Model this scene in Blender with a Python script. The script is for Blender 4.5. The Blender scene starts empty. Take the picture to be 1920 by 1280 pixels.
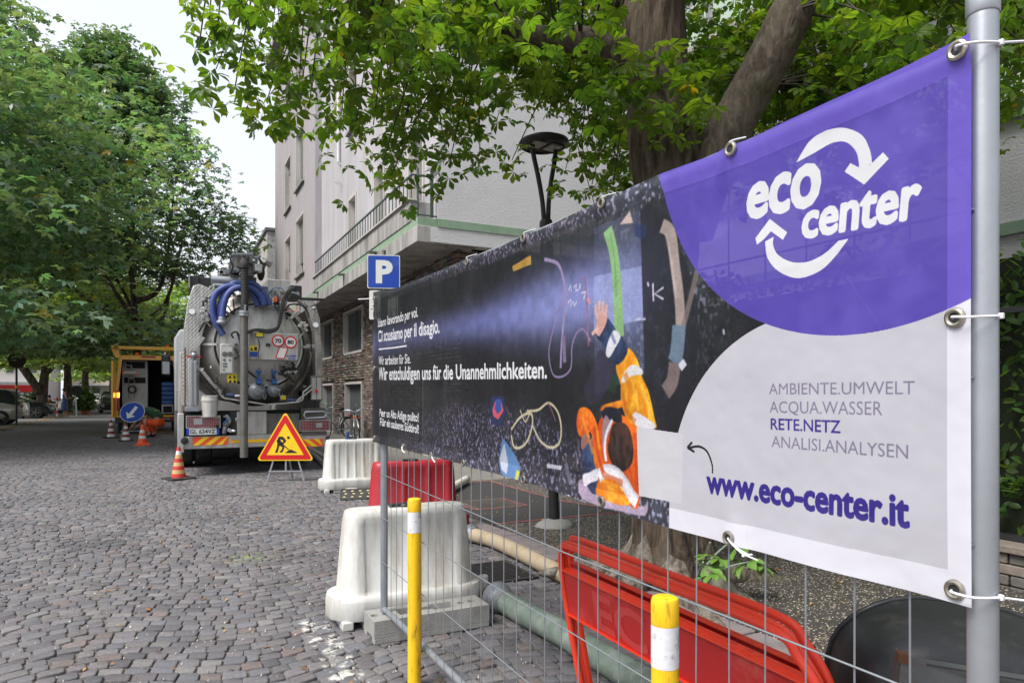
import bpy, bmesh, math, random
import numpy as np
from mathutils import Vector, Matrix, Euler
from mathutils.geometry import tessellate_polygon

# ------------------------------------------------------------------ camera, light, exposure
scene = bpy.context.scene
COL = scene.collection
R = math.radians
# world axes: x runs across the street (to the right), y along the street, z up
CAM_H, F_PX, HORIZON = 1.43, 1280.0, 738.0
CS, SN = 2 / math.sqrt(5), 1 / math.sqrt(5)
cam_data = bpy.data.cameras.new('camera'); cam = bpy.data.objects.new('camera', cam_data); COL.objects.link(cam)
cam_data.sensor_width = 36; cam_data.lens = 24; cam_data.shift_y = (HORIZON - 640) / 1920
cam_data.clip_start = 0.05; cam_data.clip_end = 2000
cam.location = (0, 0, CAM_H); cam.rotation_euler = (R(90), 0, -math.atan2(SN, CS))
scene.camera = cam

world = bpy.data.worlds.new('World'); scene.world = world; world.use_nodes = True
wn, wl = world.node_tree.nodes, world.node_tree.links
wn.clear()
wo = wn.new('ShaderNodeOutputWorld'); bg = wn.new('ShaderNodeBackground'); bg.inputs['Strength'].default_value = 0.12
sky = wn.new('ShaderNodeTexSky'); sky.sky_type = 'NISHITA'; sky.sun_disc = False
sky.sun_elevation = R(54); sky.sun_rotation = R(-105); sky.dust_density = 3; sky.air_density = 1.5
tc = wn.new('ShaderNodeTexCoord'); mp = wn.new('ShaderNodeMapping'); mp.inputs['Scale'].default_value = (1, 1, 2.5)
nz = wn.new('ShaderNodeTexNoise'); nz.inputs['Scale'].default_value = 1.6; nz.inputs['Detail'].default_value = 4
cr = wn.new('ShaderNodeValToRGB')
cr.color_ramp.elements[0].position = .3; cr.color_ramp.elements[0].color = (3.8, 4.0, 4.5, 1)
cr.color_ramp.elements[1].position = .75; cr.color_ramp.elements[1].color = (4.5, 4.65, 4.95, 1)
mx = wn.new('ShaderNodeMix'); mx.data_type = 'RGBA'; mx.inputs[0].default_value = .93
wl.new(tc.outputs['Generated'], mp.inputs['Vector']); wl.new(mp.outputs[0], nz.inputs['Vector']); wl.new(nz.outputs['Fac'], cr.inputs['Fac'])
wl.new(sky.outputs[0], mx.inputs[6]); wl.new(cr.outputs[0], mx.inputs[7]); wl.new(mx.outputs[2], bg.inputs['Color']); wl.new(bg.outputs[0], wo.inputs['Surface'])

sun_data = bpy.data.lights.new('sun', 'SUN'); sun_data.energy = 2.9; sun_data.angle = R(30); sun_data.color = (1, .965, .92)
sun = bpy.data.objects.new('sun', sun_data); COL.objects.link(sun)
sun.rotation_euler = (R(38), 0, R(-150 + 90)); sun.location = (-6, 4, 20)
def aim_sun(az, el):   # az measured clockwise from +y
    d = Vector((math.sin(az) * math.cos(el), math.cos(az) * math.cos(el), math.sin(el)))
    sun.rotation_euler = d.to_track_quat('Z', 'Y').to_euler()
aim_sun(R(-105), R(54))
scene.view_settings.view_transform = 'Standard'; scene.view_settings.look = 'None'
scene.view_settings.gamma = 1; scene.view_settings.use_curve_mapping = False
scene.view_settings.exposure = 1.0
try:
    scene.cycles.max_bounces = 8; scene.cycles.transparent_max_bounces = 12
except Exception: pass

# ------------------------------------------------------------------ helpers
rnd = random.Random(7)
nr = np.random.default_rng(7)
def P3(px, py, z):                       # photo measurement -> place, at a surveyed distance
    X = (px - 960) / F_PX * z
    return Vector((X * CS + z * SN, -X * SN + z * CS, CAM_H + (HORIZON - py) / F_PX * z))
def PX(px, py, x):                       # ... on the plane x = const
    k = (px - 960) / F_PX; return P3(px, py, x / (CS * k + SN))
def PY(px, py, y):                       # ... on the plane y = const
    k = (px - 960) / F_PX; return P3(px, py, y / (CS - SN * k))

MATS = {}
def srgb(r, g, b):
    f = lambda c: (c / 255 / 12.92) if c / 255 <= .04045 else ((c / 255 + .055) / 1.055) ** 2.4
    return (f(r), f(g), f(b))
def pm(name, col, rough=.6, metal=0., var=.12, vs=4., bump=.15, bs=60., dirt=None, da=.0, ds=2.5, coord='Object', spec=.5, coat=0., emit=None, streak=False, bdist=.01, df=None):
    if name in MATS: return MATS[name]
    m = bpy.data.materials.new(name); m.use_nodes = True; MATS[name] = m
    n, l = m.node_tree.nodes, m.node_tree.links
    b = n['Principled BSDF']; b.inputs['Roughness'].default_value = rough; b.inputs['Metallic'].default_value = metal
    b.inputs['Specular IOR Level'].default_value = spec
    if coat: b.inputs['Coat Weight'].default_value = coat; b.inputs['Coat Roughness'].default_value = .08
    t = n.new('ShaderNodeTexCoord'); src = t.outputs[coord]
    if coord == 'World':
        pass
    ns = n.new('ShaderNodeTexNoise'); ns.inputs['Scale'].default_value = vs; ns.inputs['Detail'].default_value = 6; ns.inputs['Roughness'].default_value = .65
    l.new(src, ns.inputs['Vector'])
    mr = n.new('ShaderNodeMapRange'); mr.inputs['From Min'].default_value = .25; mr.inputs['From Max'].default_value = .75
    mr.inputs['To Min'].default_value = 1 - var; mr.inputs['To Max'].default_value = 1 + var
    l.new(ns.outputs['Fac'], mr.inputs['Value'])
    vm = n.new('ShaderNodeVectorMath'); vm.operation = 'SCALE'; vm.inputs[0].default_value = col[:3]
    l.new(mr.outputs[0], vm.inputs['Scale']); out = vm.outputs[0]
    if dirt is not None:
        mp = n.new('ShaderNodeMapping'); mp.inputs['Scale'].default_value = (1, 1, .18) if streak else (1, 1, 1)
        l.new(src, mp.inputs['Vector'])
        nd = n.new('ShaderNodeTexNoise'); nd.inputs['Scale'].default_value = ds; nd.inputs['Detail'].default_value = 9; nd.inputs['Roughness'].default_value = .7
        l.new(mp.outputs[0], nd.inputs['Vector'])
        cr = n.new('ShaderNodeMapRange'); cr.inputs['From Min'].default_value = .62 - .3 * da; cr.inputs['From Max'].default_value = .80 - .25 * da
        l.new(nd.outputs['Fac'], cr.inputs['Value'])
        mm = n.new('ShaderNodeMath'); mm.operation = 'MULTIPLY'; mm.inputs[1].default_value = min(1, .35 + da) if df is None else df; l.new(cr.outputs[0], mm.inputs[0])
        mix = n.new('ShaderNodeMix'); mix.data_type = 'RGBA'; l.new(mm.outputs[0], mix.inputs[0]); l.new(out, mix.inputs[6]); mix.inputs[7].default_value = (*dirt[:3], 1)
        out = mix.outputs[2]
        ra = n.new('ShaderNodeMapRange'); ra.inputs['To Min'].default_value = rough; ra.inputs['To Max'].default_value = min(1, rough + .3); l.new(mm.outputs[0], ra.inputs['Value']); l.new(ra.outputs[0], b.inputs['Roughness'])
    l.new(out, b.inputs['Base Color'])
    if bump:
        nb = n.new('ShaderNodeTexNoise'); nb.inputs['Scale'].default_value = bs; nb.inputs['Detail'].default_value = 5; l.new(src, nb.inputs['Vector'])
        bp = n.new('ShaderNodeBump'); bp.inputs['Strength'].default_value = bump; bp.inputs['Distance'].default_value = bdist; l.new(nb.outputs['Fac'], bp.inputs['Height']); l.new(bp.outputs[0], b.inputs['Normal'])
    if emit: b.inputs['Emission Color'].default_value = (*emit[:3], 1); b.inputs['Emission Strength'].default_value = emit[3]
    return m
def attr_mat(name, rough=.8, var=.15, vs=30, bump=.3, bs=80, spec=.4, trans=0., bdist=.01, tint_c=(3.3, 3.15, .8)):
    """base colour read from the mesh colour attribute Col, with grain"""
    if name in MATS: return MATS[name]
    m = bpy.data.materials.new(name); m.use_nodes = True; MATS[name] = m
    n, l = m.node_tree.nodes, m.node_tree.links
    b = n['Principled BSDF']; b.inputs['Roughness'].default_value = rough; b.inputs['Specular IOR Level'].default_value = spec
    a = n.new('ShaderNodeAttribute'); a.attribute_name = 'Col'
    t = n.new('ShaderNodeTexCoord')
    ns = n.new('ShaderNodeTexNoise'); ns.inputs['Scale'].default_value = vs; ns.inputs['Detail'].default_value = 5; l.new(t.outputs['Object'], ns.inputs['Vector'])
    mr = n.new('ShaderNodeMapRange'); mr.inputs['From Min'].default_value = .25; mr.inputs['From Max'].default_value = .75; mr.inputs['To Min'].default_value = 1 - var; mr.inputs['To Max'].default_value = 1 + var
    l.new(ns.outputs['Fac'], mr.inputs['Value'])
    vm = n.new('ShaderNodeVectorMath'); vm.operation = 'SCALE'; l.new(a.outputs['Color'], vm.inputs[0]); l.new(mr.outputs[0], vm.inputs['Scale'])
    l.new(vm.outputs[0], b.inputs['Base Color'])
    if bump:
        nb = n.new('ShaderNodeTexNoise'); nb.inputs['Scale'].default_value = bs; nb.inputs['Detail'].default_value = 4; l.new(t.outputs['Object'], nb.inputs['Vector'])
        bp = n.new('ShaderNodeBump'); bp.inputs['Strength'].default_value = bump; bp.inputs['Distance'].default_value = bdist; l.new(nb.outputs['Fac'], bp.inputs['Height']); l.new(bp.outputs[0], b.inputs['Normal'])
    if trans:
        tr = n.new('ShaderNodeBsdfTranslucent'); tint = n.new('ShaderNodeVectorMath'); tint.operation = 'MULTIPLY'; tint.inputs[1].default_value = tint_c
        l.new(vm.outputs[0], tint.inputs[0]); l.new(tint.outputs[0], tr.inputs['Color'])
        mx = n.new('ShaderNodeMixShader'); mx.inputs[0].default_value = trans
        o = [x for x in n if x.type == 'OUTPUT_MATERIAL'][0]
        l.new(b.outputs[0], mx.inputs[1]); l.new(tr.outputs[0], mx.inputs[2]); l.new(mx.outputs[0], o.inputs['Surface'])
    return m

def tag(o, label=None, cat=None, group=None, kind=None):
    if label: o['label'] = label
    if cat: o['category'] = cat
    if group: o['group'] = group
    if kind: o['kind'] = kind
    return o
def thing(name, label, cat, loc=(0, 0, 0), rot=(0, 0, 0), group=None):
    o = bpy.data.objects.new(name, None); COL.objects.link(o); o.empty_display_size = .2
    o.location = loc; o.rotation_euler = rot if not isinstance(rot, (int, float)) else (0, 0, rot)
    return tag(o, label, cat, group)
def local(parent):
    """matrix world -> local of a top-level thing"""
    return Matrix.LocRotScale(parent.location, parent.rotation_euler, parent.scale).inverted()
def copy_tree(o, parent=None):
    c = o.copy(); COL.objects.link(c)
    if parent is not None: c.parent = parent
    for ch in [x for x in ALL_CHILDREN.get(o.name, [])]:
        copy_tree(ch, c)
    return c
ALL_CHILDREN = {}

def frame_of(d):
    d = d.normalized(); up = Vector((0, 0, 1)) if abs(d.z) < .95 else Vector((1, 0, 0))
    a = d.cross(up).normalized(); return a, a.cross(d).normalized()
class MB:
    def __init__(s): s.v = []; s.f = []; s.mi = []; s.cur = 0
    def add(s, vs, fs):
        n = len(s.v); s.v += [tuple(v) for v in vs]; s.f += [tuple(i + n for i in f) for f in fs]; s.mi += [s.cur] * len(fs); return s
    def box(s, c, d, rot=None):
        c = Vector(c); h = [x / 2 for x in d]; vs = []
        for z in (-1, 1):
            for y in (-1, 1):
                for x in (-1, 1):
                    v = Vector((x * h[0], y * h[1], z * h[2]))
                    if rot is not None: v = rot @ v
                    vs.append(c + v)
        return s.add(vs, [(0, 2, 3, 1), (4, 5, 7, 6), (0, 1, 5, 4), (2, 6, 7, 3), (0, 4, 6, 2), (1, 3, 7, 5)])
    def b2(s, p, q):
        return s.box([(a + b) / 2 for a, b in zip(p, q)], [abs(b - a) for a, b in zip(p, q)])
    def beam(s, a, b, w, h, up=None):
        a, b = Vector(a), Vector(b); d = b - a
        if up is None: u, v = frame_of(d)
        else: u = d.cross(Vector(up)).normalized(); v = u.cross(d).normalized()
        vs = []
        for p in (a, b):
            for i, j in ((-1, -1), (1, -1), (1, 1), (-1, 1)): vs.append(p + u * i * w / 2 + v * j * h / 2)
        return s.add(vs, [(3, 2, 1, 0), (4, 5, 6, 7), (0, 1, 5, 4), (1, 2, 6, 5), (2, 3, 7, 6), (3, 0, 4, 7)])
    def tube(s, pts, r, n=8, cap=True, closed=False):
        pts = [Vector(p) for p in pts]; N = len(pts); rs = r if hasattr(r, '__len__') else [r] * N
        vs = []; u = None
        for i, p in enumerate(pts):
            if closed: t = pts[(i + 1) % N] - pts[i - 1]
            else: t = pts[min(i + 1, N - 1)] - pts[max(i - 1, 0)]
            t = t.normalized() if t.length > 1e-9 else Vector((0, 0, 1))
            if u is None: u, v = frame_of(t)
            else:
                u = (u - t * u.dot(t))
                u = u.normalized() if u.length > 1e-6 else frame_of(t)[0]
                v = u.cross(t).normalized()
            for k in range(n):
                a = 2 * math.pi * k / n; vs.append(p + (u * math.cos(a) + v * math.sin(a)) * rs[i])
        fs = []
        for i in range(N if closed else N - 1):
            j = (i + 1) % N
            for k in range(n):
                fs.append((i * n + k, i * n + (k + 1) % n, j * n + (k + 1) % n, j * n + k))
        if cap and not closed:
            fs.append(tuple(range(n))[::-1]); fs.append(tuple((N - 1) * n + k for k in range(n)))
        return s.add(vs, fs)
    def cyl(s, a, b, r, n=16, r2=None): return s.tube([a, b], [r, r if r2 is None else r2], n)
    def lathe(s, prof, o=(0, 0, 0), d=(0, 0, 1), n=24, a0=0, a1=2 * math.pi):
        o = Vector(o); d = Vector(d).normalized(); u, v = frame_of(d); full = abs(a1 - a0 - 2 * math.pi) < 1e-6
        m = n if full else n + 1; vs = []
        for r, z in prof:
            for k in range(m):
                a = a0 + (a1 - a0) * k / n; vs.append(o + d * z + (u * math.cos(a) + v * math.sin(a)) * r)
        fs = []
        for i in range(len(prof) - 1):
            for k in range(n if not full else m):
                k2 = (k + 1) % m if full else k + 1
                fs.append((i * m + k, i * m + k2, (i + 1) * m + k2, (i + 1) * m + k))
        return s.add(vs, fs)
    def prism(s, poly, ext):
        """closed flat polygon (3-D points) extruded by the vector ext"""
        poly = [Vector(p) for p in poly]; ext = Vector(ext); n = len(poly)
        tris = tessellate_polygon([poly])
        fs = [tuple(t) for t in tris] + [tuple(i + n for i in reversed(t)) for t in tris]
        fs += [(i, (i + 1) % n, (i + 1) % n + n, i + n) for i in range(n)]
        return s.add(poly + [p + ext for p in poly], fs)
    def poly(s, poly):
        poly = [Vector(p) for p in poly]; return s.add(poly, [tuple(t) for t in tessellate_polygon([poly])])
    def ball(s, c, r, n=12, sc=(1, 1, 1)):
        c = Vector(c); m = n // 2; vs = []
        for i in range(m + 1):
            th = math.pi * i / m
            for k in range(n):
                a = 2 * math.pi * k / n
                vs.append(c + Vector((r * sc[0] * math.sin(th) * math.cos(a), r * sc[1] * math.sin(th) * math.sin(a), r * sc[2] * math.cos(th))))
        return s.add(vs, [(i * n + k, (i + 1) * n + k, (i + 1) * n + (k + 1) % n, i * n + (k + 1) % n) for i in range(m) for k in range(n)])
    def loft(s, rings, cap=True):
        n = len(rings[0]); vs = [p for r in rings for p in r]
        fs = [(i * n + k, i * n + (k + 1) % n, (i + 1) * n + (k + 1) % n, (i + 1) * n + k) for i in range(len(rings) - 1) for k in range(n)]
        if cap: fs.append(tuple(range(n))[::-1]); fs.append(tuple((len(rings) - 1) * n + k for k in range(n)))
        return s.add(vs, fs)
    def build(s, name, mats, parent=None, bevel=0, seg=2, ang=35, world=False, flat=False, label=None):
        me = bpy.data.meshes.new(name); vs = s.v
        if world and parent is not None:
            M = local(parent); vs = [tuple(M @ Vector(v)) for v in vs]
        me.from_pydata(vs, [], s.f)
        mats = mats if isinstance(mats, (list, tuple)) else [mats]
        for m in mats: me.materials.append(m)
        if len(mats) > 1: me.polygons.foreach_set('material_index', s.mi)
        b = bmesh.new(); b.from_mesh(me); bmesh.ops.recalc_face_normals(b, faces=b.faces); b.to_mesh(me); b.free()
        if not flat:
            me.polygons.foreach_set('use_smooth', [True] * len(me.polygons)); me.set_sharp_from_angle(angle=R(ang))
        o = bpy.data.objects.new(name, me); COL.objects.link(o)
        if parent is not None:
            o.parent = parent; ALL_CHILDREN.setdefault(parent.name, []).append(o)
        if bevel:
            md = o.modifiers.new('bevel', 'BEVEL'); md.width = bevel; md.segments = seg; md.limit_method = 'ANGLE'; md.angle_limit = R(40); md.harden_normals = False
        if label: o['label'] = label
        return o
def cut(o, cutter):
    """subtract the solid held in an MB from the object's mesh, for good"""
    c = cutter.build('cutter', MATS['joint_dirt'] if 'joint_dirt' in MATS else pm('tmp', (.1, .1, .1)))
    c.parent = o.parent
    md = o.modifiers.new('cut', 'BOOLEAN'); md.operation = 'DIFFERENCE'; md.object = c; md.solver = 'EXACT'
    for x in list(o.modifiers):
        if x.type == 'BEVEL': x.show_viewport = False
    dg = bpy.context.evaluated_depsgraph_get(); me = bpy.data.meshes.new_from_object(o.evaluated_get(dg))
    for x in list(o.modifiers):
        if x.type == 'BEVEL': x.show_viewport = True
    o.modifiers.remove(md); o.data = me; bpy.data.objects.remove(c)
def arc(c, r, a0, a1, n, u=(1, 0, 0), v=(0, 0, 1)):
    c, u, v = Vector(c), Vector(u), Vector(v)
    return [c + u * r * math.cos(R(a0 + (a1 - a0) * i / n)) + v * r * math.sin(R(a0 + (a1 - a0) * i / n)) for i in range(n + 1)]
def smooth_path(pts, k=6):
    pts = [Vector(p) for p in pts]; out = []
    for i in range(len(pts) - 1):
        p0 = pts[max(i - 1, 0)]; p1 = pts[i]; p2 = pts[i + 1]; p3 = pts[min(i + 2, len(pts) - 1)]
        for j in range(k):
            t = j / k
            out.append(.5 * ((2 * p1) + (p2 - p0) * t + (2 * p0 - 5 * p1 + 4 * p2 - p3) * t * t + (3 * p1 - p0 - 3 * p2 + p3) * t ** 3))
    out.append(pts[-1]); return out
def np_mesh(name, V, loops, starts, mats, cols=None, smooth=False, parent=None):
    me = bpy.data.meshes.new(name); me.vertices.add(len(V)); me.vertices.foreach_set('co', np.ascontiguousarray(V, dtype=np.float32).ravel())
    me.loops.add(len(loops)); me.loops.foreach_set('vertex_index', np.asarray(loops, dtype=np.int32))
    me.polygons.add(len(starts)); me.polygons.foreach_set('loop_start', np.asarray(starts, dtype=np.int32))
    me.update(calc_edges=True)
    for m in (mats if isinstance(mats, (list, tuple)) else [mats]): me.materials.append(m)
    if cols is not None:
        a = me.color_attributes.new('Col', 'FLOAT_COLOR', 'POINT'); c = np.ones((len(V), 4), np.float32); c[:, :3] = cols; a.data.foreach_set('color', c.ravel())
    if smooth: me.polygons.foreach_set('use_smooth', [True] * len(starts))
    o = bpy.data.objects.new(name, me); COL.objects.link(o)
    if parent is not None: o.parent = parent; ALL_CHILDREN.setdefault(parent.name, []).append(o)
    return o
def text_tris(txt, size=1., bold=0., shear=0., spacing=1.):
    """triangles of a line of lettering, baseline at y = 0, starting at x = 0"""
    cu = bpy.data.curves.new('t', 'FONT'); cu.body = txt; cu.size = size; cu.offset = bold; cu.shear = shear; cu.space_character = spacing; cu.resolution_u = 3
    cu.fill_mode = 'FRONT' if hasattr(cu, 'fill_mode') else cu.fill_mode
    ob = bpy.data.objects.new('t', cu); COL.objects.link(ob)
    dg = bpy.context.evaluated_depsgraph_get(); dg.update(); me = bpy.data.meshes.new_from_object(ob.evaluated_get(dg))
    me.calc_loop_triangles(); V = np.array([v.co[:2] for v in me.vertices]) if len(me.vertices) else np.zeros((0, 2))
    T = np.array([t.vertices[:] for t in me.loop_triangles]) if len(me.loop_triangles) else np.zeros((0, 3), int)
    bpy.data.objects.remove(ob); bpy.data.curves.remove(cu); bpy.data.meshes.remove(me)
    return V, T
def sign_text(name, txt, o, ux, uy, w=None, h=None, mat=None, parent=None, bold=0., world=False, shear=0.):
    """flat lettering fitted to the width w and height h, lower left corner at o, on the axes ux, uy"""
    V, T = text_tris(txt, 1., bold, shear); o, ux, uy = Vector(o), Vector(ux), Vector(uy)
    x0, x1, y0, y1 = V[:, 0].min(), V[:, 0].max(), V[:, 1].min(), V[:, 1].max()
    sy = h / (y1 - y0); sx = (w / (x1 - x0)) if w else sy
    mb = MB(); mb.add([o + ux * float((x - x0) * sx) + uy * float((y - y0) * sy) for x, y in V], [tuple(int(i) for i in t) for t in T])
    return mb.build(name, mat, parent, world=world, flat=True)
# ------------------------------------------------------------------ materials
pm('joint_dirt', (.125, .112, .098), .95, var=.35, vs=25, bump=.6, bs=150, dirt=(.40, .35, .29), da=.35, ds=5)
pm('galv', (.27, .29, .32), .45, .55, var=.12, vs=14, bump=.05, bs=90, dirt=(.30, .29, .28), da=.35, ds=9)
pm('galv_light', (.36, .38, .41), .40, .6, var=.1, vs=10, bump=.03)
pm('steel', (.52, .50, .46), .36, .8, var=.12, vs=3, bump=.05, dirt=(.20, .165, .125), da=.55, ds=3.5, streak=True)
pm('steel_dark', (.16, .155, .145), .5, .6, var=.2, vs=6, dirt=(.10, .08, .06), da=.4)
pm('alu', (.46, .455, .44), .45, .55, var=.14, vs=3, dirt=(.17, .15, .12), da=.5, ds=4, streak=True)
pm('black_rubber', (.018, .018, .019), .75, var=.3, vs=9, dirt=(.09, .08, .07), da=.35)
pm('black_plastic', (.02, .02, .022), .4, var=.2)
pm('dark_inside', (.012, .012, .014), .8, var=.3)
pm('white_plastic', (.54, .54, .52), .45, var=.06, vs=2.5, bump=.08, bs=35, dirt=(.33, .29, .24), da=.55, ds=7, streak=True)
pm('red_plastic', (.34, .012, .022), .42, var=.12, vs=3, bump=.05, dirt=(.22, .06, .06), da=.3, ds=6)
pm('concrete', (.27, .265, .25), .9, var=.16, vs=6, bump=.5, bs=90, dirt=(.18, .175, .16), da=.4, ds=5)
pm('concrete_light', (.36, .35, .33), .9, var=.12, vs=3, bump=.4, bs=60, dirt=(.15, .145, .13), da=.5, ds=4)
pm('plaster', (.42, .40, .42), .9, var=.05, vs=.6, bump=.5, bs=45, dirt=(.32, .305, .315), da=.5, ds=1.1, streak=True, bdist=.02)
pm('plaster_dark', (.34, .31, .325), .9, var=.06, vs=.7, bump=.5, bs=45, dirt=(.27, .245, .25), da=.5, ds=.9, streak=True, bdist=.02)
pm('plaster_white', (.54, .53, .54), .9, var=.04, vs=.6, bump=.6, bs=40, dirt=(.42, .42, .40), da=.3, ds=.8, bdist=.02)
pm('stucco_fascia', (.33, .315, .305), .9, var=.08, vs=1, bump=.4, bs=50, dirt=(.13, .125, .115), da=.6, ds=2.2, streak=True)
pm('green_paint', (.20, .30, .20), .7, var=.12, vs=4, dirt=(.30, .32, .28), da=.5, ds=6)
pm('frame_stone', (.46, .43, .40), .8, var=.06, vs=3, dirt=(.3, .28, .25), da=.35, ds=5, streak=True)
pm('shutter', (.50, .50, .50), .5, var=.05)
pm('iron_green', (.045, .075, .07), .5, var=.2, vs=10)
pm('glass_dark', (.035, .04, .045), .08, var=.2, spec=.9, bump=0)
pm('door_grey', (.075, .082, .088), .6, var=.1, vs=2)
pm('window_dark', (.055, .062, .068), .45, var=.12, vs=1)
pm('iron_dark', (.03, .03, .033), .45, .3, var=.2, vs=12, bump=.1)
pm('rim', (.4, .4, .42), .3, .8)
pm('yellow_post', (.78, .47, .01), .42, var=.07, vs=5, bump=.12, bs=40, dirt=(.03, .022, .015), da=.26, ds=40, streak=True, df=1.)
pm('white_post', (.62, .62, .64), .45, var=.05, dirt=(.10, .08, .05), da=.26, ds=30, df=.9)
pm('red_paint', (.72, .045, .018), .38, var=.16, vs=5, bump=.08, bs=30, dirt=(.30, .035, .02), da=.25, ds=9, spec=.45)
pm('red_panel', (.42, .012, .012), .42, var=.16, vs=2, bump=.06, dirt=(.55, .14, .12), da=.22, ds=3)
pm('hose_green', (.17, .22, .18), .5, var=.18, vs=8, bump=.2, bs=30, dirt=(.32, .35, .31), da=.5, ds=9)
pm('hose_cream', (.40, .325, .22), .75, var=.15, vs=6, bump=.3, bs=50, dirt=(.22, .16, .09), da=.4, ds=6)
pm('hose_white', (.52, .49, .44), .7, var=.1, vs=6, dirt=(.3, .27, .22), da=.4, ds=6)
pm('hose_blue', (.035, .06, .22), .55, var=.15, vs=4, dirt=(.13, .14, .2), da=.35, ds=5)
pm('orange_glow', (.8, .12, .01), .25, var=.05, bump=0)
pm('lamp_lit', (.9, .3, .02), .3, emit=(1, .32, .03, 3.0), bump=0)
pm('red_lens', (.35, .01, .01), .2, var=.1, bump=0)
pm('clear_lens', (.6, .6, .62), .15, bump=0)
pm('sign_blue', (.008, .05, .34), .35, var=.05, vs=2, bump=0, dirt=(.05, .1, .4), da=.2)
pm('sign_white', (.62, .62, .60), .4, var=.04, bump=0)
pm('sign_red', (.55, .008, .012), .35, var=.05, bump=0)
pm('sign_yellow', (.82, .53, .01), .35, var=.04, bump=0)
pm('sign_black', (.012, .012, .012), .5, bump=0)
pm('sticker_yellow', (.75, .6, .01), .4, bump=0)
pm('plate_white', (.6, .6, .6), .4, bump=0, dirt=(.35, .34, .33), da=.2)
pm('van_yellow', (.85, .42, .012), .3, var=.06, vs=1, bump=0, coat=.5)
pm('white_cabinet', (.48, .49, .48), .5, var=.08, dirt=(.3, .3, .29), da=.3)
pm('blue_plastic', (.02, .11, .36), .45, var=.1)
pm('cone_orange', (.75, .085, .02), .5, var=.08, dirt=(.4, .07, .03), da=.2)
pm('cone_red', (.5, .03, .02), .5, var=.1, dirt=(.25, .04, .03), da=.25)
pm('cone_white', (.62, .62, .6), .45, var=.08, dirt=(.4, .38, .35), da=.25)
pm('cone_gold', (.52, .34, .14), .45, var=.15, dirt=(.3, .18, .08), da=.3)
pm('skin', (.45, .24, .16), .55, bump=0)
pm('hair_dark', (.012, .009, .008), .7)
pm('shirt_green', (.025, .08, .035), .85, var=.15)
pm('hi_vis_orange', (.80, .10, .015), .7, var=.08)
pm('cloth_blue', (.035, .06, .16), .85, var=.15)
pm('cloth_brown', (.25, .06, .03), .85)
pm('cloth_white', (.6, .6, .62), .85)
pm('bark', (.058, .050, .042), .95, var=.5, vs=7, bump=1., bs=16, dirt=(.12, .115, .10), da=.45, ds=5, bdist=.05)
pm('bark_pale', (.27, .25, .21), .95, var=.4, vs=8, bump=1., bs=14, dirt=(.09, .065, .04), da=.5, ds=5, bdist=.05)
pm('bark_limb', (.075, .066, .056), .9, var=.3, vs=5, bump=.8, bs=25, dirt=(.14, .13, .115), da=.4, ds=4, bdist=.02)
pm('twig', (.05, .042, .032), .9)
pm('tray_black', (.028, .029, .031), .38, .3, var=.25, vs=4, bump=.15, bs=25, dirt=(.10, .085, .075), da=.3, ds=7)
pm('rust', (.12, .05, .025), .85, var=.3, vs=12)
pm('wood', (.30, .20, .11), .8, var=.2)
attr_mat('leaf', .45, .12, 6, .15, 40, .4, trans=.52)
attr_mat('leaf_far', .38, .1, 2, 0, 40, .6, trans=.36, tint_c=(2.6, 2.6, .8))
attr_mat('stone', .78, .22, 34, .6, 130, .35, bdist=.006)
attr_mat('brick_attr', .9, .2, 20, .6, 60, .2, bdist=.01)

def bark_mat(name, c0, c1, sc, stretch=.22, bd=.04):
    m = MATS[name]; m.node_tree.nodes.clear(); n, l = m.node_tree.nodes, m.node_tree.links
    o = n.new('ShaderNodeOutputMaterial'); b = n.new('ShaderNodeBsdfPrincipled'); b.inputs['Roughness'].default_value = .92; b.inputs['Specular IOR Level'].default_value = .2; l.new(b.outputs[0], o.inputs['Surface'])
    t = n.new('ShaderNodeTexCoord'); mp = n.new('ShaderNodeMapping'); mp.inputs['Scale'].default_value = (1, 1, stretch); l.new(t.outputs['Object'], mp.inputs['Vector'])
    w = n.new('ShaderNodeTexNoise'); w.inputs['Scale'].default_value = sc; w.inputs['Detail'].default_value = 9; w.inputs['Roughness'].default_value = .72; w.inputs['Distortion'].default_value = .6; l.new(mp.outputs[0], w.inputs['Vector'])
    v = n.new('ShaderNodeTexVoronoi'); v.feature = 'DISTANCE_TO_EDGE'; v.inputs['Scale'].default_value = sc * 1.3; l.new(mp.outputs[0], v.inputs['Vector'])
    cr = n.new('ShaderNodeValToRGB'); e = cr.color_ramp.elements; e[0].position = .36; e[0].color = (*c0, 1); e[1].position = .68; e[1].color = (*c1, 1); l.new(w.outputs['Fac'], cr.inputs['Fac'])
    g = n.new('ShaderNodeTexNoise'); g.inputs['Scale'].default_value = 2.2; g.inputs['Detail'].default_value = 4; l.new(t.outputs['Object'], g.inputs['Vector'])
    gm = n.new('ShaderNodeMapRange'); gm.inputs['From Min'].default_value = .5; gm.inputs['From Max'].default_value = .68; gm.inputs['To Max'].default_value = .55; l.new(g.outputs['Fac'], gm.inputs['Value'])
    mx = n.new('ShaderNodeMix'); mx.data_type = 'RGBA'; mx.inputs[7].default_value = (.075, .075, .035, 1); l.new(gm.outputs[0], mx.inputs[0]); l.new(cr.outputs[0], mx.inputs[6]); l.new(mx.outputs[2], b.inputs['Base Color'])
    a = n.new('ShaderNodeMath'); a.operation = 'MULTIPLY'; l.new(v.outputs['Distance'], a.inputs[0]); a.inputs[1].default_value = 1.6; s = n.new('ShaderNodeMath'); l.new(a.outputs[0], s.inputs[0]); l.new(w.outputs['Fac'], s.inputs[1])
    bp = n.new('ShaderNodeBump'); bp.inputs['Strength'].default_value = .9; bp.inputs['Distance'].default_value = bd; l.new(s.outputs[0], bp.inputs['Height']); l.new(bp.outputs[0], b.inputs['Normal'])
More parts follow.
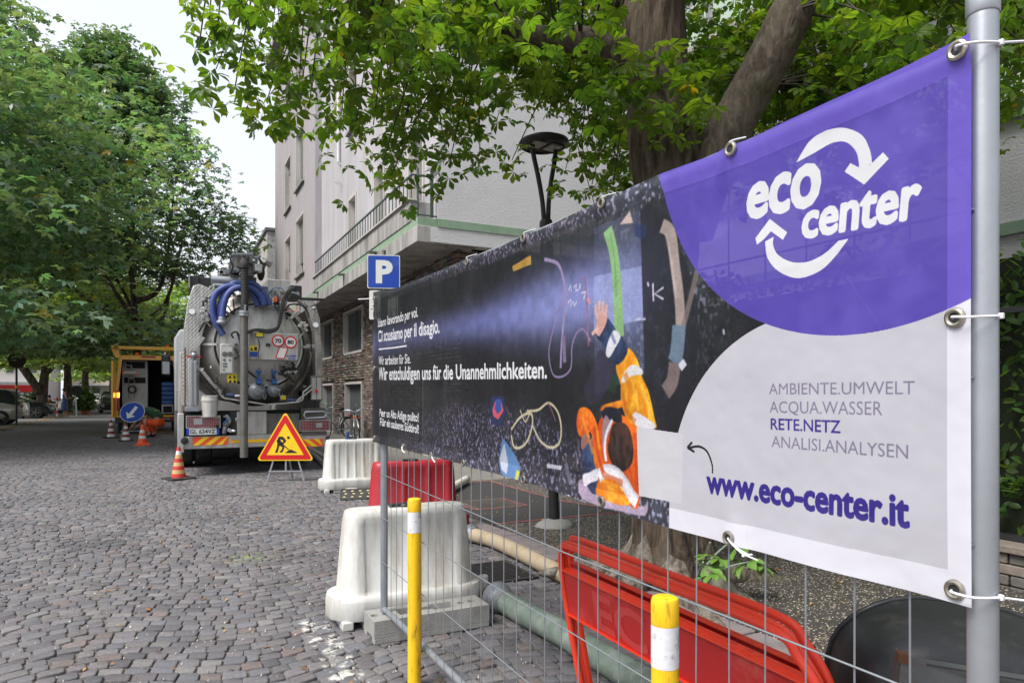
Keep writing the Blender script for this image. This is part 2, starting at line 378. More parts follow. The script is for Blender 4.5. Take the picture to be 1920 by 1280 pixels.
bark_mat('bark', (.018, .013, .010), (.17, .13, .098), 8, .25, .06)
bark_mat('bark_limb', (.045, .035, .028), (.16, .13, .105), 16, .4, .012)
bark_mat('bark_pale', (.07, .05, .035), (.34, .31, .26), 11, .5)
# ------------------------------------------------------------------ ground
KX = 2.76                                        # road side face of the kerb
def pav_h(y): return .10 if y < 6.3 else (.10 - .095 * min(1, (y - 6.3) / 1.5))
pm('ground_far', (.10, .095, .085), .95, var=.25, vs=.6, bump=.3, bs=8)
tag(MB().b2((-160, -40, -.12), (160, 260, -.06)).build('ground', MATS['ground_far'], flat=True), kind='structure')
road = tag(MB().b2((-6.1, -4, -.055), (KX + .19, 24, -.014)).build('road', MATS['joint_dirt'], flat=True), kind='structure')

def far_cobble():
    m = bpy.data.materials.new('far_cobble'); m.use_nodes = True; n, l = m.node_tree.nodes, m.node_tree.links; b = n['Principled BSDF']; b.inputs['Roughness'].default_value = .75
    t = n.new('ShaderNodeTexCoord'); v = n.new('ShaderNodeTexVoronoi'); v.inputs['Scale'].default_value = 9.5; l.new(t.outputs['Object'], v.inputs['Vector'])
    v2 = n.new('ShaderNodeTexVoronoi'); v2.feature = 'DISTANCE_TO_EDGE'; v2.inputs['Scale'].default_value = 9.5; l.new(t.outputs['Object'], v2.inputs['Vector'])
    cr = n.new('ShaderNodeValToRGB'); e = cr.color_ramp.elements; e[0].color = (.10, .097, .105, 1); e[1].color = (.17, .16, .162, 1)
    sp = n.new('ShaderNodeSeparateColor'); l.new(v.outputs['Color'], sp.inputs[0]); l.new(sp.outputs[0], cr.inputs['Fac'])
    mr = n.new('ShaderNodeMapRange'); mr.inputs['From Max'].default_value = .09; mr.inputs['To Min'].default_value = .55; l.new(v2.outputs['Distance'], mr.inputs['Value'])
    vm = n.new('ShaderNodeVectorMath'); vm.operation = 'SCALE'; l.new(cr.outputs[0], vm.inputs[0]); l.new(mr.outputs[0], vm.inputs['Scale']); l.new(vm.outputs[0], b.inputs['Base Color'])
    bp = n.new('ShaderNodeBump'); bp.inputs['Strength'].default_value = .6; bp.inputs['Distance'].default_value = .02; l.new(mr.outputs[0], bp.inputs['Height']); l.new(bp.outputs[0], b.inputs['Normal'])
    return m
MATS['far_cobble'] = far_cobble()
tag(MB().b2((-6.1, 24, -.055), (KX + .19, 110, -.004)).build('road_far', MATS['far_cobble'], flat=True), kind='structure')
tag(MB().b2((-30, 110, -.055), (40, 118, -.004)).build('cross_road', MATS['far_cobble'], flat=True), kind='structure')

# paint on the stones: a worn white parking line and a patch of green marking spray
def paint_nodes(m):
    n, l = m.node_tree.nodes, m.node_tree.links; b = n['Principled BSDF']; src = b.inputs['Base Color'].links[0].from_socket
    g = n.new('ShaderNodeNewGeometry'); sp = n.new('ShaderNodeSeparateXYZ'); l.new(g.outputs['Position'], sp.inputs[0])
    def band(sock, c, w, soft):
        s = n.new('ShaderNodeMath'); s.operation = 'SUBTRACT'; s.inputs[1].default_value = c; l.new(sock, s.inputs[0])
        a = n.new('ShaderNodeMath'); a.operation = 'ABSOLUTE'; l.new(s.outputs[0], a.inputs[0])
        r = n.new('ShaderNodeMapRange'); r.inputs['From Min'].default_value = w; r.inputs['From Max'].default_value = w + soft; r.inputs['To Min'].default_value = 1; r.inputs['To Max'].default_value = 0; l.new(a.outputs[0], r.inputs['Value']); return r.outputs[0]
    def mul(a, b2):
        k = n.new('ShaderNodeMath'); k.operation = 'MULTIPLY'; l.new(a, k.inputs[0]); l.new(b2, k.inputs[1]); return k.outputs[0]
    def nzm(scale, lo, hi):
        z = n.new('ShaderNodeTexNoise'); z.inputs['Scale'].default_value = scale; z.inputs['Detail'].default_value = 6; z.inputs['Roughness'].default_value = .7; l.new(g.outputs['Position'], z.inputs['Vector'])
        r = n.new('ShaderNodeMapRange'); r.inputs['From Min'].default_value = lo; r.inputs['From Max'].default_value = hi; l.new(z.outputs['Fac'], r.inputs['Value']); return r.outputs[0]
    white = mul(mul(band(sp.outputs['X'], .80, .075, .02), band(sp.outputs['Y'], 3.25, 1.15, .08)), nzm(9, .50, .60))
    green = mul(mul(band(sp.outputs['X'], .62, .02, .26), band(sp.outputs['Y'], 6.35, .02, .24)), nzm(11, .48, .68))
    for mask, c in ((white, (.55, .54, .50)), (green, (.32, .44, .10))):
        mx = n.new('ShaderNodeMix'); mx.data_type = 'RGBA'; l.new(mask, mx.inputs[0]); l.new(src, mx.inputs[6]); mx.inputs[7].default_value = (*c, 1); src = mx.outputs[2]
    # faint dark stains of oil and water
    st = nzm(.9, .52, .72); k = n.new('ShaderNodeMapRange'); k.inputs['To Min'].default_value = 1; k.inputs['To Max'].default_value = .62; l.new(st, k.inputs['Value'])
    vm = n.new('ShaderNodeVectorMath'); vm.operation = 'SCALE'; l.new(src, vm.inputs[0]); l.new(k.outputs[0], vm.inputs['Scale']); l.new(vm.outputs[0], b.inputs['Base Color'])
paint_nodes(MATS['stone'])

def stones():
    pitch = .100
    pal = np.array([(.205, .198, .205), (.205, .188, .196), (.235, .195, .182), (.182, .184, .198), (.255, .246, .24), (.155, .15, .156), (.215, .203, .20)]) * np.array([.64, .632, .65])
    f = lambda x, y: .155 * math.cos(2 * math.pi * (x + .35) / 1.95 + .35 * math.sin(y * .45)) + .03 * math.sin(y * 1.7 + x * 2.1) + .02 * math.sin(x * 5.1 + y)
    quads = []; cols = []; y = .5; row = 0
    while y < 24.5:
        xmin = max(-6.08, -.182 * y - 2.4); x = xmin - rnd.random() * .13; py_ = pitch * rnd.uniform(.94, 1.06)
        while x < KX - .04:
            w = rnd.uniform(.086, .130) * (1 if rnd.random() < .9 else .8); x2 = min(x + w, KX - .012)
            if KX - .012 - x2 < .05: x2 = KX - .012
            x0, x1 = max(x, xmin), x2
            if x1 - x0 > .03:
                g = rnd.uniform(.003, .0062); j = lambda: rnd.uniform(-.007, .007); sh = rnd.uniform(-.008, .008)
                dx = -.35 * pitch * (f(x0 + .05, y) - f(x0 - .05, y)) / .1
                quads.append([(x0 + g + j(), y + g + f(x0, y) + j() * .6 + sh), (x1 - g + j(), y + g + f(x1, y) + j() * .6 + sh), (x1 - g + j() + dx, y + py_ - g + f(x1, y + py_) + j() * .6 + sh), (x0 + g + j() + dx, y + py_ - g + f(x0, y + py_) + j() * .6 + sh)])
                cols.append(pal[rnd.choices(range(7), (5, 4, .7, 2.4, 1.2, 2.4, 3))[0]] * rnd.uniform(.80, 1.16))
            x = x2
        y += py_
    return np.array(quads), np.array(cols)
def stone_mesh(Q, C, detail):
    """Q (N,4,2): corner points. Every stone: sides, a worn round edge, a slightly tilted top"""
    N = len(Q); cen = Q.mean(1, keepdims=True)
    if detail:
        a = Q; b = np.roll(Q, -1, 1); t = .05 + nr.random((N, 4, 1)) * .10
        ring = np.stack([a + (b - a) * t, b + (a - b) * t], 2).reshape(N, 8, 2); m = 8
    else: ring = Q; m = 4
    z0 = nr.normal(0, .0022, (N, 1)); tilt = nr.normal(0, .035, (N, 2))
    def lvl(r, z): 
        zz = z + z0 + ((r - cen) * tilt[:, None, :]).sum(-1)
        return np.concatenate([r, zz[..., None]], -1)
    r1 = cen + (ring - cen) * 1.0; r2 = cen + (ring - cen) * .965; r3 = cen + (ring - cen) * .87
    rings = [lvl(r1, -.03), lvl(r1, -.006), lvl(r2, -.0012), lvl(r3, .0006)]
    V = np.stack(rings, 1).reshape(N, 4 * m, 3)
    loops = []; sizes = []
    for k in range(3):
        for i in range(m):
            loops += [k * m + i, k * m + (i + 1) % m, (k + 1) * m + (i + 1) % m, (k + 1) * m + i]; sizes.append(4)
    loops += [3 * m + i for i in range(m)]; sizes.append(m)
    L = (np.array(loops)[None] + (np.arange(N) * 4 * m)[:, None]).ravel(); S = np.tile(np.array(sizes), N)
    starts = np.concatenate([[0], np.cumsum(S)[:-1]])
    cc = np.repeat(C, 4 * m, 0); return V.reshape(-1, 3), L, starts, cc
Q, C = stones(); cen = Q.mean(1)
zd = cen[:, 0] * SN + cen[:, 1] * CS; Xd = cen[:, 0] * CS - cen[:, 1] * SN; py = HORIZON + F_PX * CAM_H / np.maximum(zd, .3); px = 960 + F_PX * Xd / np.maximum(zd, .3)
vis = (zd > .5) & (py < 1290) & (px > -20) & (px < 1000); order = np.argsort(np.where(vis, zd, 1e9)); near = set(order[:300].tolist())
nm = np.zeros(len(Q), bool); nm[list(near)] = True
for i in order[:300]:
    V, L, S, cc = stone_mesh(Q[i:i + 1], C[i:i + 1], True)
    c0 = Vector((*cen[i], 0)); V = V - np.array(c0)
    o = np_mesh('cobblestone', V, L, S, MATS['stone'], cc, False, road); o.location = c0
hi = (~nm) & (cen[:, 1] < 9); lo = (~nm) & (cen[:, 1] >= 9)
V1, L1, S1, c1 = stone_mesh(Q[hi], C[hi], True); V2, L2, S2, c2 = stone_mesh(Q[lo], C[lo], False)
cob = np_mesh('cobblestones', np.concatenate([V1, V2]), np.concatenate([L1, L2 + len(V1)]), np.concatenate([S1, S2 + len(L1)]), MATS['stone'], np.concatenate([c1, c2]), False, road)
tag(cob, kind='stuff')

# kerb of long stones, dropping to street level beyond the sign post
pm('kerb_stone', (.20, .17, .17), .85, var=.18, vs=9, bump=.4, bs=70, dirt=(.10, .09, .085), da=.35, ds=8)
kerb = tag(MB().b2((KX + .005, -3, -.05), (KX + .185, 12.9, -.02)).build('kerb', MATS['joint_dirt'], flat=True), kind='structure')
y = -2.6
while y < 12.6:
    L = rnd.uniform(.82, 1.05); h0, h1 = pav_h(y) + .004, pav_h(y + L) + .004; e = .012
    p = [(KX, y + e, -.03), (KX + .18, y + e, -.03), (KX + .18, y + L - e, -.03), (KX, y + L - e, -.03), (KX + .004, y + e, h0), (KX + .18, y + e, h0), (KX + .18, y + L - e, h1), (KX + .004, y + L - e, h1)]
    MB().add(p, [(3, 2, 1, 0), (4, 5, 6, 7), (0, 1, 5, 4), (1, 2, 6, 5), (2, 3, 7, 6), (3, 0, 4, 7)]).build('kerb_stone', MATS['kerb_stone'], kerb, bevel=.008)
    y += L

# right pavement: dark asphalt with pale chippings
def chip_mat(name, base, specks, dens):
    m = pm(name, base, .85, var=.25, vs=3, bump=.9, bs=120, bdist=.006); n, l = m.node_tree.nodes, m.node_tree.links; b = n['Principled BSDF']; src = b.inputs['Base Color'].links[0].from_socket
    t = n.new('ShaderNodeTexCoord'); v = n.new('ShaderNodeTexVoronoi'); v.inputs['Scale'].default_value = 75; l.new(t.outputs['Object'], v.inputs['Vector'])
    sp = n.new('ShaderNodeSeparateColor'); l.new(v.outputs['Color'], sp.inputs[0])
    a = n.new('ShaderNodeMath'); a.operation = 'GREATER_THAN'; a.inputs[1].default_value = 1 - dens; l.new(sp.outputs[0], a.inputs[0])
    d = n.new('ShaderNodeMath'); d.operation = 'LESS_THAN'; d.inputs[1].default_value = .42; l.new(v.outputs['Distance'], d.inputs[0])
    k = n.new('ShaderNodeMath'); k.operation = 'MULTIPLY'; l.new(a.outputs[0], k.inputs[0]); l.new(d.outputs[0], k.inputs[1])
    cr = n.new('ShaderNodeValToRGB'); cr.color_ramp.elements[0].color = (*specks[0], 1); cr.color_ramp.elements[1].color = (*specks[1], 1); l.new(sp.outputs[1], cr.inputs['Fac'])
    mx = n.new('ShaderNodeMix'); mx.data_type = 'RGBA'; l.new(k.outputs[0], mx.inputs[0]); l.new(src, mx.inputs[6]); l.new(cr.outputs[0], mx.inputs[7]); l.new(mx.outputs[2], b.inputs['Base Color'])
    return m
chip_mat('chip_asphalt', (.040, .036, .032), ((.22, .16, .11), (.62, .54, .42)), .34)
pm('patch_asphalt', (.030, .029, .029), .85, var=.15, vs=6, bump=.6, bs=160, bdist=.004)
pm('edge_red', (.36, .09, .08), .8, var=.3, vs=20, dirt=(.06, .05, .05), da=.6, ds=12)
pm('paver_grey', (.17, .16, .145), .9, var=.2, vs=5, bump=.6, bs=50, dirt=(.11, .13, .05), da=.35, ds=2)
def strip(name, x0, x1, ys, dz, m, kind='structure', parent=None):
    mb = MB(); vs = []
    for y_ in ys: vs += [(x0, y_, pav_h(y_) + dz), (x1, y_, pav_h(y_) + dz)]
    mb.add(vs, [(2 * i, 2 * i + 1, 2 * i + 3, 2 * i + 2) for i in range(len(ys) - 1)])
    o = mb.build(name, m, parent, flat=True); return tag(o, kind=kind) if kind else o
ysn = [-4, 0, 3, 6.3, 6.5, 6.8, 7.1, 7.4, 7.7, 7.9, 9, 10.3]
pav = strip('pavement', KX + .18, 5.6, ysn, 0, MATS['chip_asphalt'])
tag(MB().b2((KX + .19, 10.3, -.05), (5.35, 13.2, .004)).build('pavement_forecourt', MATS['paver_grey'], flat=True), kind='structure')
tag(MB().b2((KX + .19, 13.2, -.05), (5.35, 110, .004)).build('pavement_far', MATS['paver_grey'], flat=True), kind='structure')
tag(MB().b2((5.6, -6, -.05), (30, 13.19, .06)).build('garden_soil', MATS['joint_dirt'], flat=True), kind='structure')
def flat_patch(name, poly, dz, m):
    mb = MB(); ysp = sorted({p[1] for p in poly}); mb.poly([(a, b, pav_h(b) + dz) for a, b in poly]); return mb.build(name, m, pav, flat=True)
big = [(2.96, 6.31), (3.6, 6.36), (4.6, 6.5), (4.62, 7.2)]
strip('asphalt_patch', 2.96, 4.62, [6.32, 6.5, 6.8, 7.1, 7.4, 7.7, 7.9, 9, 10.1], .004, MATS['patch_asphalt'], None, pav)
strip('red_edge_line', 2.96, 4.64, [6.28, 6.315], .008, MATS['edge_red'], None, pav)
strip('red_edge_line', 4.62, 4.655, [6.3, 6.5, 6.8, 7.1, 7.4, 7.7, 7.9, 10.1], .008, MATS['edge_red'], None, pav)
strip('red_edge_line', 3.6, 4.65, [10.1, 10.14], .008, MATS['edge_red'], None, pav)
strip('red_edge_line', 3.3, 4.05, [7.58, 7.62], .009, MATS['edge_red'], None, pav)
strip('red_edge_line', 4.02, 4.05, [7.62, 7.7, 7.9, 8.4], .009, MATS['edge_red'], None, pav)
strip('red_edge_line', 3.3, 3.33, [7.62, 7.7, 7.9, 8.4], .009, MATS['edge_red'], None, pav)
cover = tag(MB().b2((3.36, 7.66, -.03), (3.99, 8.36, .018)).build('manhole_cover', pm('cast_iron', (.10, .09, .08), .7, .3, var=.3, vs=12, bump=.8, bs=40, dirt=(.16, .14, .11), da=.4), bevel=.004), 'square brown service cover framed by red paint in the dark asphalt', 'manhole cover')
for i in range(9):
    MB().b2((3.40, 7.70 + i * .07, .018), (3.95, 7.735 + i * .07, .024)).build('tread_bar', MATS['cast_iron'], cover)
# slotted gutter grate beside the kerb
g = thing('drain_grate', 'black slotted gutter grate sunk in the cobbles beside the kerb', 'drain grate', (2.33, 4.95, 0))
MB().b2((-.23, -.30, -.02), (.23, -.27, .012)).b2((-.23, .27, -.02), (.23, .30, .012)).b2((-.23, -.27, -.02), (-.205, .27, .012)).b2((.205, -.27, -.02), (.23, .27, .012)).build('grate_frame', MATS['iron_dark'], g)
MB().b2((-.205, -.27, -.021), (.205, .27, -.006)).build('grate_pit', MATS['dark_inside'], g)
gb = None
for i in range(15):
    b = MB().b2((-.205, -.262 + i * .036, -.005), (.205, -.244 + i * .036, .011)).build('grate_bar', MATS['iron_dark'], g) if gb is None else gb.copy()
    if gb is None: gb = b
    else: COL.objects.link(b); b.parent = g; b.location = (0, i * .036, 0)

# left side: flush kerb line, parking strip, pavement
pm('parking_paving', (.13, .125, .125), .9, var=.2, vs=1.5, bump=.5, bs=25, dirt=(.2, .15, .07), da=.3, ds=3)
tag(MB().b2((-6.35, -6, -.05), (-6.1, 110, .012)).build('kerb_left', MATS['kerb_stone'], flat=True), kind='structure')
tag(MB().b2((-20, -6, -.05), (-6.35, 110, .006)).build('parking_strip', MATS['parking_paving'], flat=True), kind='structure')
tag(MB().b2((-60, -6, -.05), (-20, 140, .03)).build('square_paving', MATS['concrete'], flat=True), kind='structure')
pm('zebra_white', (.5, .49, .46), .8, var=.12, dirt=(.25, .23, .2), da=.35)
tag(MB().b2((-6.0, 50.5, -.001), (-2.4, 53.0, .004)).build('crosswalk_marking', MATS['zebra_white'], flat=True), kind='structure')

# leaf litter
def litter(name, n, fx, label, kind='stuff', size=.05, cols=((.28, .14, .05), (.36, .22, .08), (.2, .11, .05))):
    V = []; L = []; C_ = []
    for i in range(n):
        x, y_, z = fx(); a = rnd.random() * 6.28; s = size * rnd.uniform(.4, 1.2); c, d = math.cos(a), math.sin(a); w = rnd.uniform(.25, .5)
        pts = [(-1, 0, .002), (-.3, -w, .006), (.5, -w * .8, .004), (1, 0, .012), (.4, w, .008), (-.4, w * .9, .002)]
        k = len(V)
        for u, v, h in pts: V.append((x + (u * c - v * d) * s / 2, y_ + (u * d + v * c) * s / 2, z + h * rnd.uniform(.6, 1.6)))
        L.append([k + q for q in range(6)]); cc = rnd.choice(cols); C_ += [[q * 1.0 for q in cc]] * 6
    return tag(np_mesh(name, np.array(V), np.array(L).ravel(), np.arange(n) * 6, MATS['brick_attr'], np.array(C_)), kind=kind)
def f1():
    x = rnd.uniform(-.5, 2.7) if rnd.random() < .75 else rnd.uniform(2.5, 2.74); y_ = rnd.uniform(1.5, 9); return x, y_, .004
litter('fallen_leaves', 150, f1, '')
litter("fallen_leaves_pavement", 160, lambda: (lambda yy: (rnd.uniform(2.95, 5.1), yy, pav_h(yy) + .004))(rnd.uniform(1, 9)), "")
litter('leaf_litter_kerb', 1500, lambda: (-6.2 + rnd.gauss(0, .22), rnd.uniform(26, 60), .014), '', size=.11, cols=((.34, .24, .07), (.28, .17, .06), (.4, .3, .12)))
litter('grit', 2600, lambda: (rnd.uniform(-3.0, 2.72), rnd.uniform(1.2, 12), .003), '', size=.016, cols=((.5, .46, .4), (.3, .28, .25), (.5, .46, .4)))
litter('moss_tufts', 260, lambda: (rnd.uniform(-1, 2.7), rnd.uniform(9, 12.5), .003) if rnd.random() < .7 else (rnd.uniform(-4, 2.7), rnd.uniform(2, 12), .003), '', size=.03, cols=((.08, .13, .03), (.10, .16, .04)))
# ------------------------------------------------------------------ corner building
BX, BXB, BY = 4.72, 5.30, 12.72          # upper facade, stone base, south wall
bld = thing('apartment_building', 'pale lilac grey corner apartment block with stone clad base and long balcony', 'building', (9, 24, 0))
def wb(mb, name, m, parent=bld, **k): return mb.build(name, m, bld if parent is bld else parent, world=(parent is bld), **k)
TOP = 17.6
# wall boxes with holes left for the windows (facade plane cut into cells)
def facade(name, x, y0, y1, z0, z1, holes, m, depth=.32):
    ys = sorted({y0, y1, *[h[0] for h in holes], *[h[1] for h in holes]}); zs = sorted({z0, z1, *[h[2] for h in holes], *[h[3] for h in holes]})
    mb = MB()
    for i in range(len(ys) - 1):
        for j in range(len(zs) - 1):
            cy, cz = (ys[i] + ys[i + 1]) / 2, (zs[j] + zs[j + 1]) / 2
            if any(h[0] < cy < h[1] and h[2] < cz < h[3] for h in holes): continue
            mb.add([(x, ys[i], zs[j]), (x, ys[i + 1], zs[j]), (x, ys[i + 1], zs[j + 1]), (x, ys[i], zs[j + 1])], [(0, 1, 2, 3)])
    for a, b, c, d in holes:
        mb.add([(x, a, c), (x, b, c), (x, b, d), (x, a, d), (x + depth, a, c), (x + depth, b, c), (x + depth, b, d), (x + depth, a, d)], [(0, 1, 5, 4), (1, 2, 6, 5), (2, 3, 7, 6), (3, 0, 4, 7)])
    return wb(mb, name, m, flat=True)
def win(x, h, shut=1.0, sill=True, deep=.2):
    a, b, c, d = h; fr = .07
    O = Vector((x, (a + b) / 2, c))
    def q(mb, name, m, parent):
        mb.v = [tuple(Vector(v) - Vector(bld.location)) for v in mb.v]; return mb.build(name, m, parent)
    f = q(MB().b2((x - .03, a - fr, c), (x + deep, a + .006, d + fr)).b2((x - .03, b - .006, c), (x + deep, b + fr, d + fr)).b2((x - .03, a + .006, d - .006), (x + deep, b - .006, d + fr)), 'window', MATS['frame_stone'], bld)
    q(MB().b2((x + deep + .02, a, c), (x + deep + .05, b, d)), 'pane', MATS['glass_dark'], f)
    q(MB().b2((x + deep - .02, (a + b) / 2 - .03, c), (x + deep + .018, (a + b) / 2 + .03, d)).b2((x + deep - .02, a, c), (x + deep + .018, a + .05, d)).b2((x + deep - .02, b - .05, c), (x + deep + .018, b, d)), 'window_frame', MATS['frame_stone'], f)
    if sill: q(MB().b2((x - .10, a - .12, c - .07), (x + .12, b + .12, c)), 'window_sill', MATS['stucco_fascia'], f)
    if shut > 0:
        zb = d - (d - c) * shut; mb = MB(); z = zb; vs = []
        while z < d - .01:
            vs += [(x + deep - .03, z), (x + deep - .06, z + .02)]; z += .05
        for k in range(len(vs) - 1):
            p, r_ = vs[k], vs[k + 1]; mb.add([(p[0], a, p[1]), (p[0], b, p[1]), (r_[0], b, r_[1]), (r_[0], a, r_[1])], [(0, 1, 2, 3)])
        q(mb, 'roller_shutter', MATS['shutter'], f).data.polygons.foreach_set('use_smooth', [False] * 0 or [False] * (len(vs) - 1))
    return f
# facade A: balcony side, B and C: the slightly proud wings behind
A0, A1, B1, C1 = BY, 24.3, 29.6, 35.4
FH = 3.45
hA = []
def yz(x, px0, px1, pyt, pyb):
    p = PX(px0, pyb, x); q = PX(px1, pyt, x); return (min(p.y, q.y), max(p.y, q.y))
a4 = yz(BX, 768, 794, 245, 366); a2 = yz(BX, 655, 668, 360, 426); a3 = yz(BX, 703, 720, 311, 400)
for a, z0, z1 in ((a4, 4.88, 7.10), (a3, 4.88, 7.10), (a2, 4.88, 7.10), (a2, 9.1, 10.9), (a4, 9.1, 10.9), (a2, 12.5, 14.3), (a4, 12.5, 14.3), (a3, 8.45, 10.9), (a3, 12.5, 14.3)):
    if a is a3 and z0 > 5: continue
    hA.append((a[0], a[1], z0, z1))
facade('wall', BX, A0, A1, 4.4, TOP, hA, MATS['plaster'])
for i, h in enumerate(hA): win(BX, h, (1, .8, .75, .5, 1, .4, .6)[i % 7], sill=h[2] > 5)
XB_ = BX - .22
b1 = yz(XB_, 556, 570, 240, 330); hB = [(b1[0], b1[1], 6.05 + k * FH, 8.25 + k * FH) for k in range(3)]
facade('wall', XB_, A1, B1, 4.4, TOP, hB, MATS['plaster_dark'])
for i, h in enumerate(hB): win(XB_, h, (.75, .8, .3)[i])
wb(MB().add([(XB_, A1, 4.4), (BX, A1, 4.4), (BX, A1, TOP), (XB_, A1, TOP)], [(0, 1, 2, 3)]), 'wall_return', MATS['plaster'], flat=True)
XC = XB_ + .02
c1 = yz(XC, 531, 541, 300, 380); hC = [(c1[0], c1[1], 6.05 + k * FH, 8.25 + k * FH) for k in range(3)]
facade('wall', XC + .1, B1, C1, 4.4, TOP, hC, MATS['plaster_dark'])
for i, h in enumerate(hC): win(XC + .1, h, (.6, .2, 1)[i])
wb(MB().add([(XB_, B1, 4.4), (XC + .1, B1, 4.4), (XC + .1, B1, TOP), (XB_, B1, TOP)], [(0, 1, 2, 3)]), 'wall_return', MATS['plaster_dark'], flat=True)
# south wall, roof, back
wb(MB().add([(BX, BY, 4.72), (16, BY, 4.72), (16, BY, TOP), (BX, BY, TOP)], [(0, 1, 2, 3)]), 'wall_south', MATS['plaster_white'], flat=True)
wb(MB().b2((BX - .5, BY - .35, TOP), (16.3, C1 + .3, TOP + .3)), 'roof', MATS['stucco_fascia'])
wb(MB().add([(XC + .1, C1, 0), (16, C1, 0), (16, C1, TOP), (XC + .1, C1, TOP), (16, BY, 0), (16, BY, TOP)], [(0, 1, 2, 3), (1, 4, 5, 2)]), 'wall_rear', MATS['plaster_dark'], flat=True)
# slab edge (fascia), green band, balcony parapet
BO = 4.29
wb(MB().b2((BO, BY, 4.40), (BXB + .3, C1, 4.72)), 'slab_edge', MATS['stucco_fascia'], bevel=.01)
wb(MB().b2((BO + .28, BY - .004, 4.42), (16, BY + .3, 4.715)), 'slab_edge_south', MATS['plaster_white'])
wb(MB().b2((BO + .02, BY + .02, 4.72), (BX + .02, C1, 4.88)).b2((BX, BY - .025, 4.72), (16, BY + .02, 4.88)), 'green_band', MATS['green_paint'])
wb(MB().b2((BO, BY + .42, 4.88), (BO + .12, 23.5, 5.30)).b2((BO + .12, BY + .42, 4.88), (BX - .002, BY + .54, 5.30)).b2((BO + .12, 23.38, 4.88), (BX - .002, 23.5, 5.30)), 'balcony_parapet', MATS['stucco_fascia'], bevel=.008)
wb(MB().b2((BO - .05, BY + .38, 5.30), (BO + .16, 23.55, 5.335)), 'parapet_coping', MATS['frame_stone'], bevel=.006)
rail = wb(MB().b2((BO + .03, BY + .44, 5.82), (BO + .07, 23.48, 5.85)).b2((BO + .07, BY + .44, 5.82), (BX, BY + .47, 5.85)).b2((BO + .38, BY + .03, 5.82), (BO + .41, BY + .44, 5.85)), 'balcony_railing', MATS['iron_green'])
bal = MB().b2((-.006, -.02, 0), (.006, .02, .50)).build('baluster', MATS['iron_green']); bal.parent = rail; base = Vector(bld.location)
k = 0; y = BY + .5
while y < 23.45:
    o = bal if k == 0 else bal.copy()
    if k: COL.objects.link(o); o.parent = rail
    o.location = Vector((BO + .05, y, 5.33)) - base; o.rotation_euler = (R(0), 0, 0); y += .26; k += 1
for px_, py_ in ((590, 0), ()) if False else (): pass
for zz in (4.92, 5.36):      # end frame of the railing over the corner
    wb(MB().b2((BO + .02, BY + .03, zz), (BX, BY + .055, zz + .025)), 'railing_end_bar', MATS['iron_green'])
wb(MB().b2((BX - .14, BY + .02, 4.9), (BX - .08, BY + .06, 5.84)), 'railing_end_post', MATS['iron_green'])
wb(MB().b2((BO + .02, BY + .02, 4.9), (BO + .045, BY + .05, 5.84)), 'railing_end_post', MATS['iron_green'])
for yy in (15.6, 18.9, 22.6, 26):    # rain spouts under the band
    wb(MB().b2((BO - .16, yy, 4.70), (BO + .02, yy + .16, 4.74)).cyl((BO - .012, yy + .08, 4.42), (BO - .012, yy + .08, 4.70), .012, 6), 'rain_spout', MATS['steel_dark'])
for yp, z0, z1 in ((PX(634, 300, BX - .08).y, 8.6, TOP - .1),):
    dp = wb(MB().cyl((BX - .07, yp, z0), (BX - .07, yp, z1), .045, 10).cyl((BX - .07, yp, z0), (BX - .01, yp, z0 - .08), .045, 8), 'drainpipe', MATS['cloth_white'])
# stone clad base
doors = [yz(BXB, 605, 624, 721, 800), yz(BXB, 648, 678, 721, 800)]
wins = [yz(BXB, 601, 623, 596, 668), yz(BXB, 645, 679, 575, 660)]
hb = [(a, b, 0, 1.75) for a, b in doors] + [(a, b, 2.78, 4.12) for a, b in wins] + [(16.0, 18.2, 2.78, 4.12), (13.9, 15.2, 0, 1.75)]
facade('base_wall', BXB + .06, 13.2, C1, 0, 4.42, hb, pm('mortar_dark', (.06, .052, .046), .95, var=.3, vs=8, bump=.5), depth=.25)
wb(MB().add([(BXB + .06, 13.26, 0), (16, 13.26, 0), (16, 13.26, 4.42), (BXB + .06, 13.26, 4.42)], [(0, 1, 2, 3)]), 'base_wall_south', MATS['mortar_dark'], flat=True)
for a, b, c, d in hb:
    isd = c < .1; X = BXB + .03
    q = lambda mb, name, m, par, **kk: (setattr(mb, 'v', [tuple(Vector(v) - base) for v in mb.v]), mb.build(name, m, par, **kk))[1]
    f = q(MB().b2((X - .05, a - .07, c + .02), (X + .2, a + .006, d + .07)).b2((X - .05, b - .006, c + .02), (X + .2, b + .07, d + .07)).b2((X - .05, a + .006, d - .006), (X + .2, b - .006, d + .07)).b2((X - .05, a + .006, c - .05 if not isd else c + .003), (X + .2, b - .006, c + .026)), 'door' if isd else 'window', MATS['frame_stone'], bld)
    if isd:
        m_ = (a + b) / 2
        q(MB().b2((X + .12, a, c + .03), (X + .15, m_ - .01, d)), 'door_leaf', MATS['door_grey'], f); q(MB().b2((X + .12, m_ + .01, c + .03), (X + .15, b, d)), 'door_leaf', MATS['door_grey'], f)
        q(MB().b2((X + .06, m_ + .05, 1.0), (X + .12, m_ + .09, 1.12)), 'handle', MATS['alu'], f)
    else: q(MB().b2((X + .12, a, c + .02), (X + .15, b, d)), 'pane', MATS['window_dark'], f); q(MB().b2((X + .07, (a + b) / 2 - .02, c + .02), (X + .118, (a + b) / 2 + .02, d)), 'window_frame', MATS['door_grey'], f)
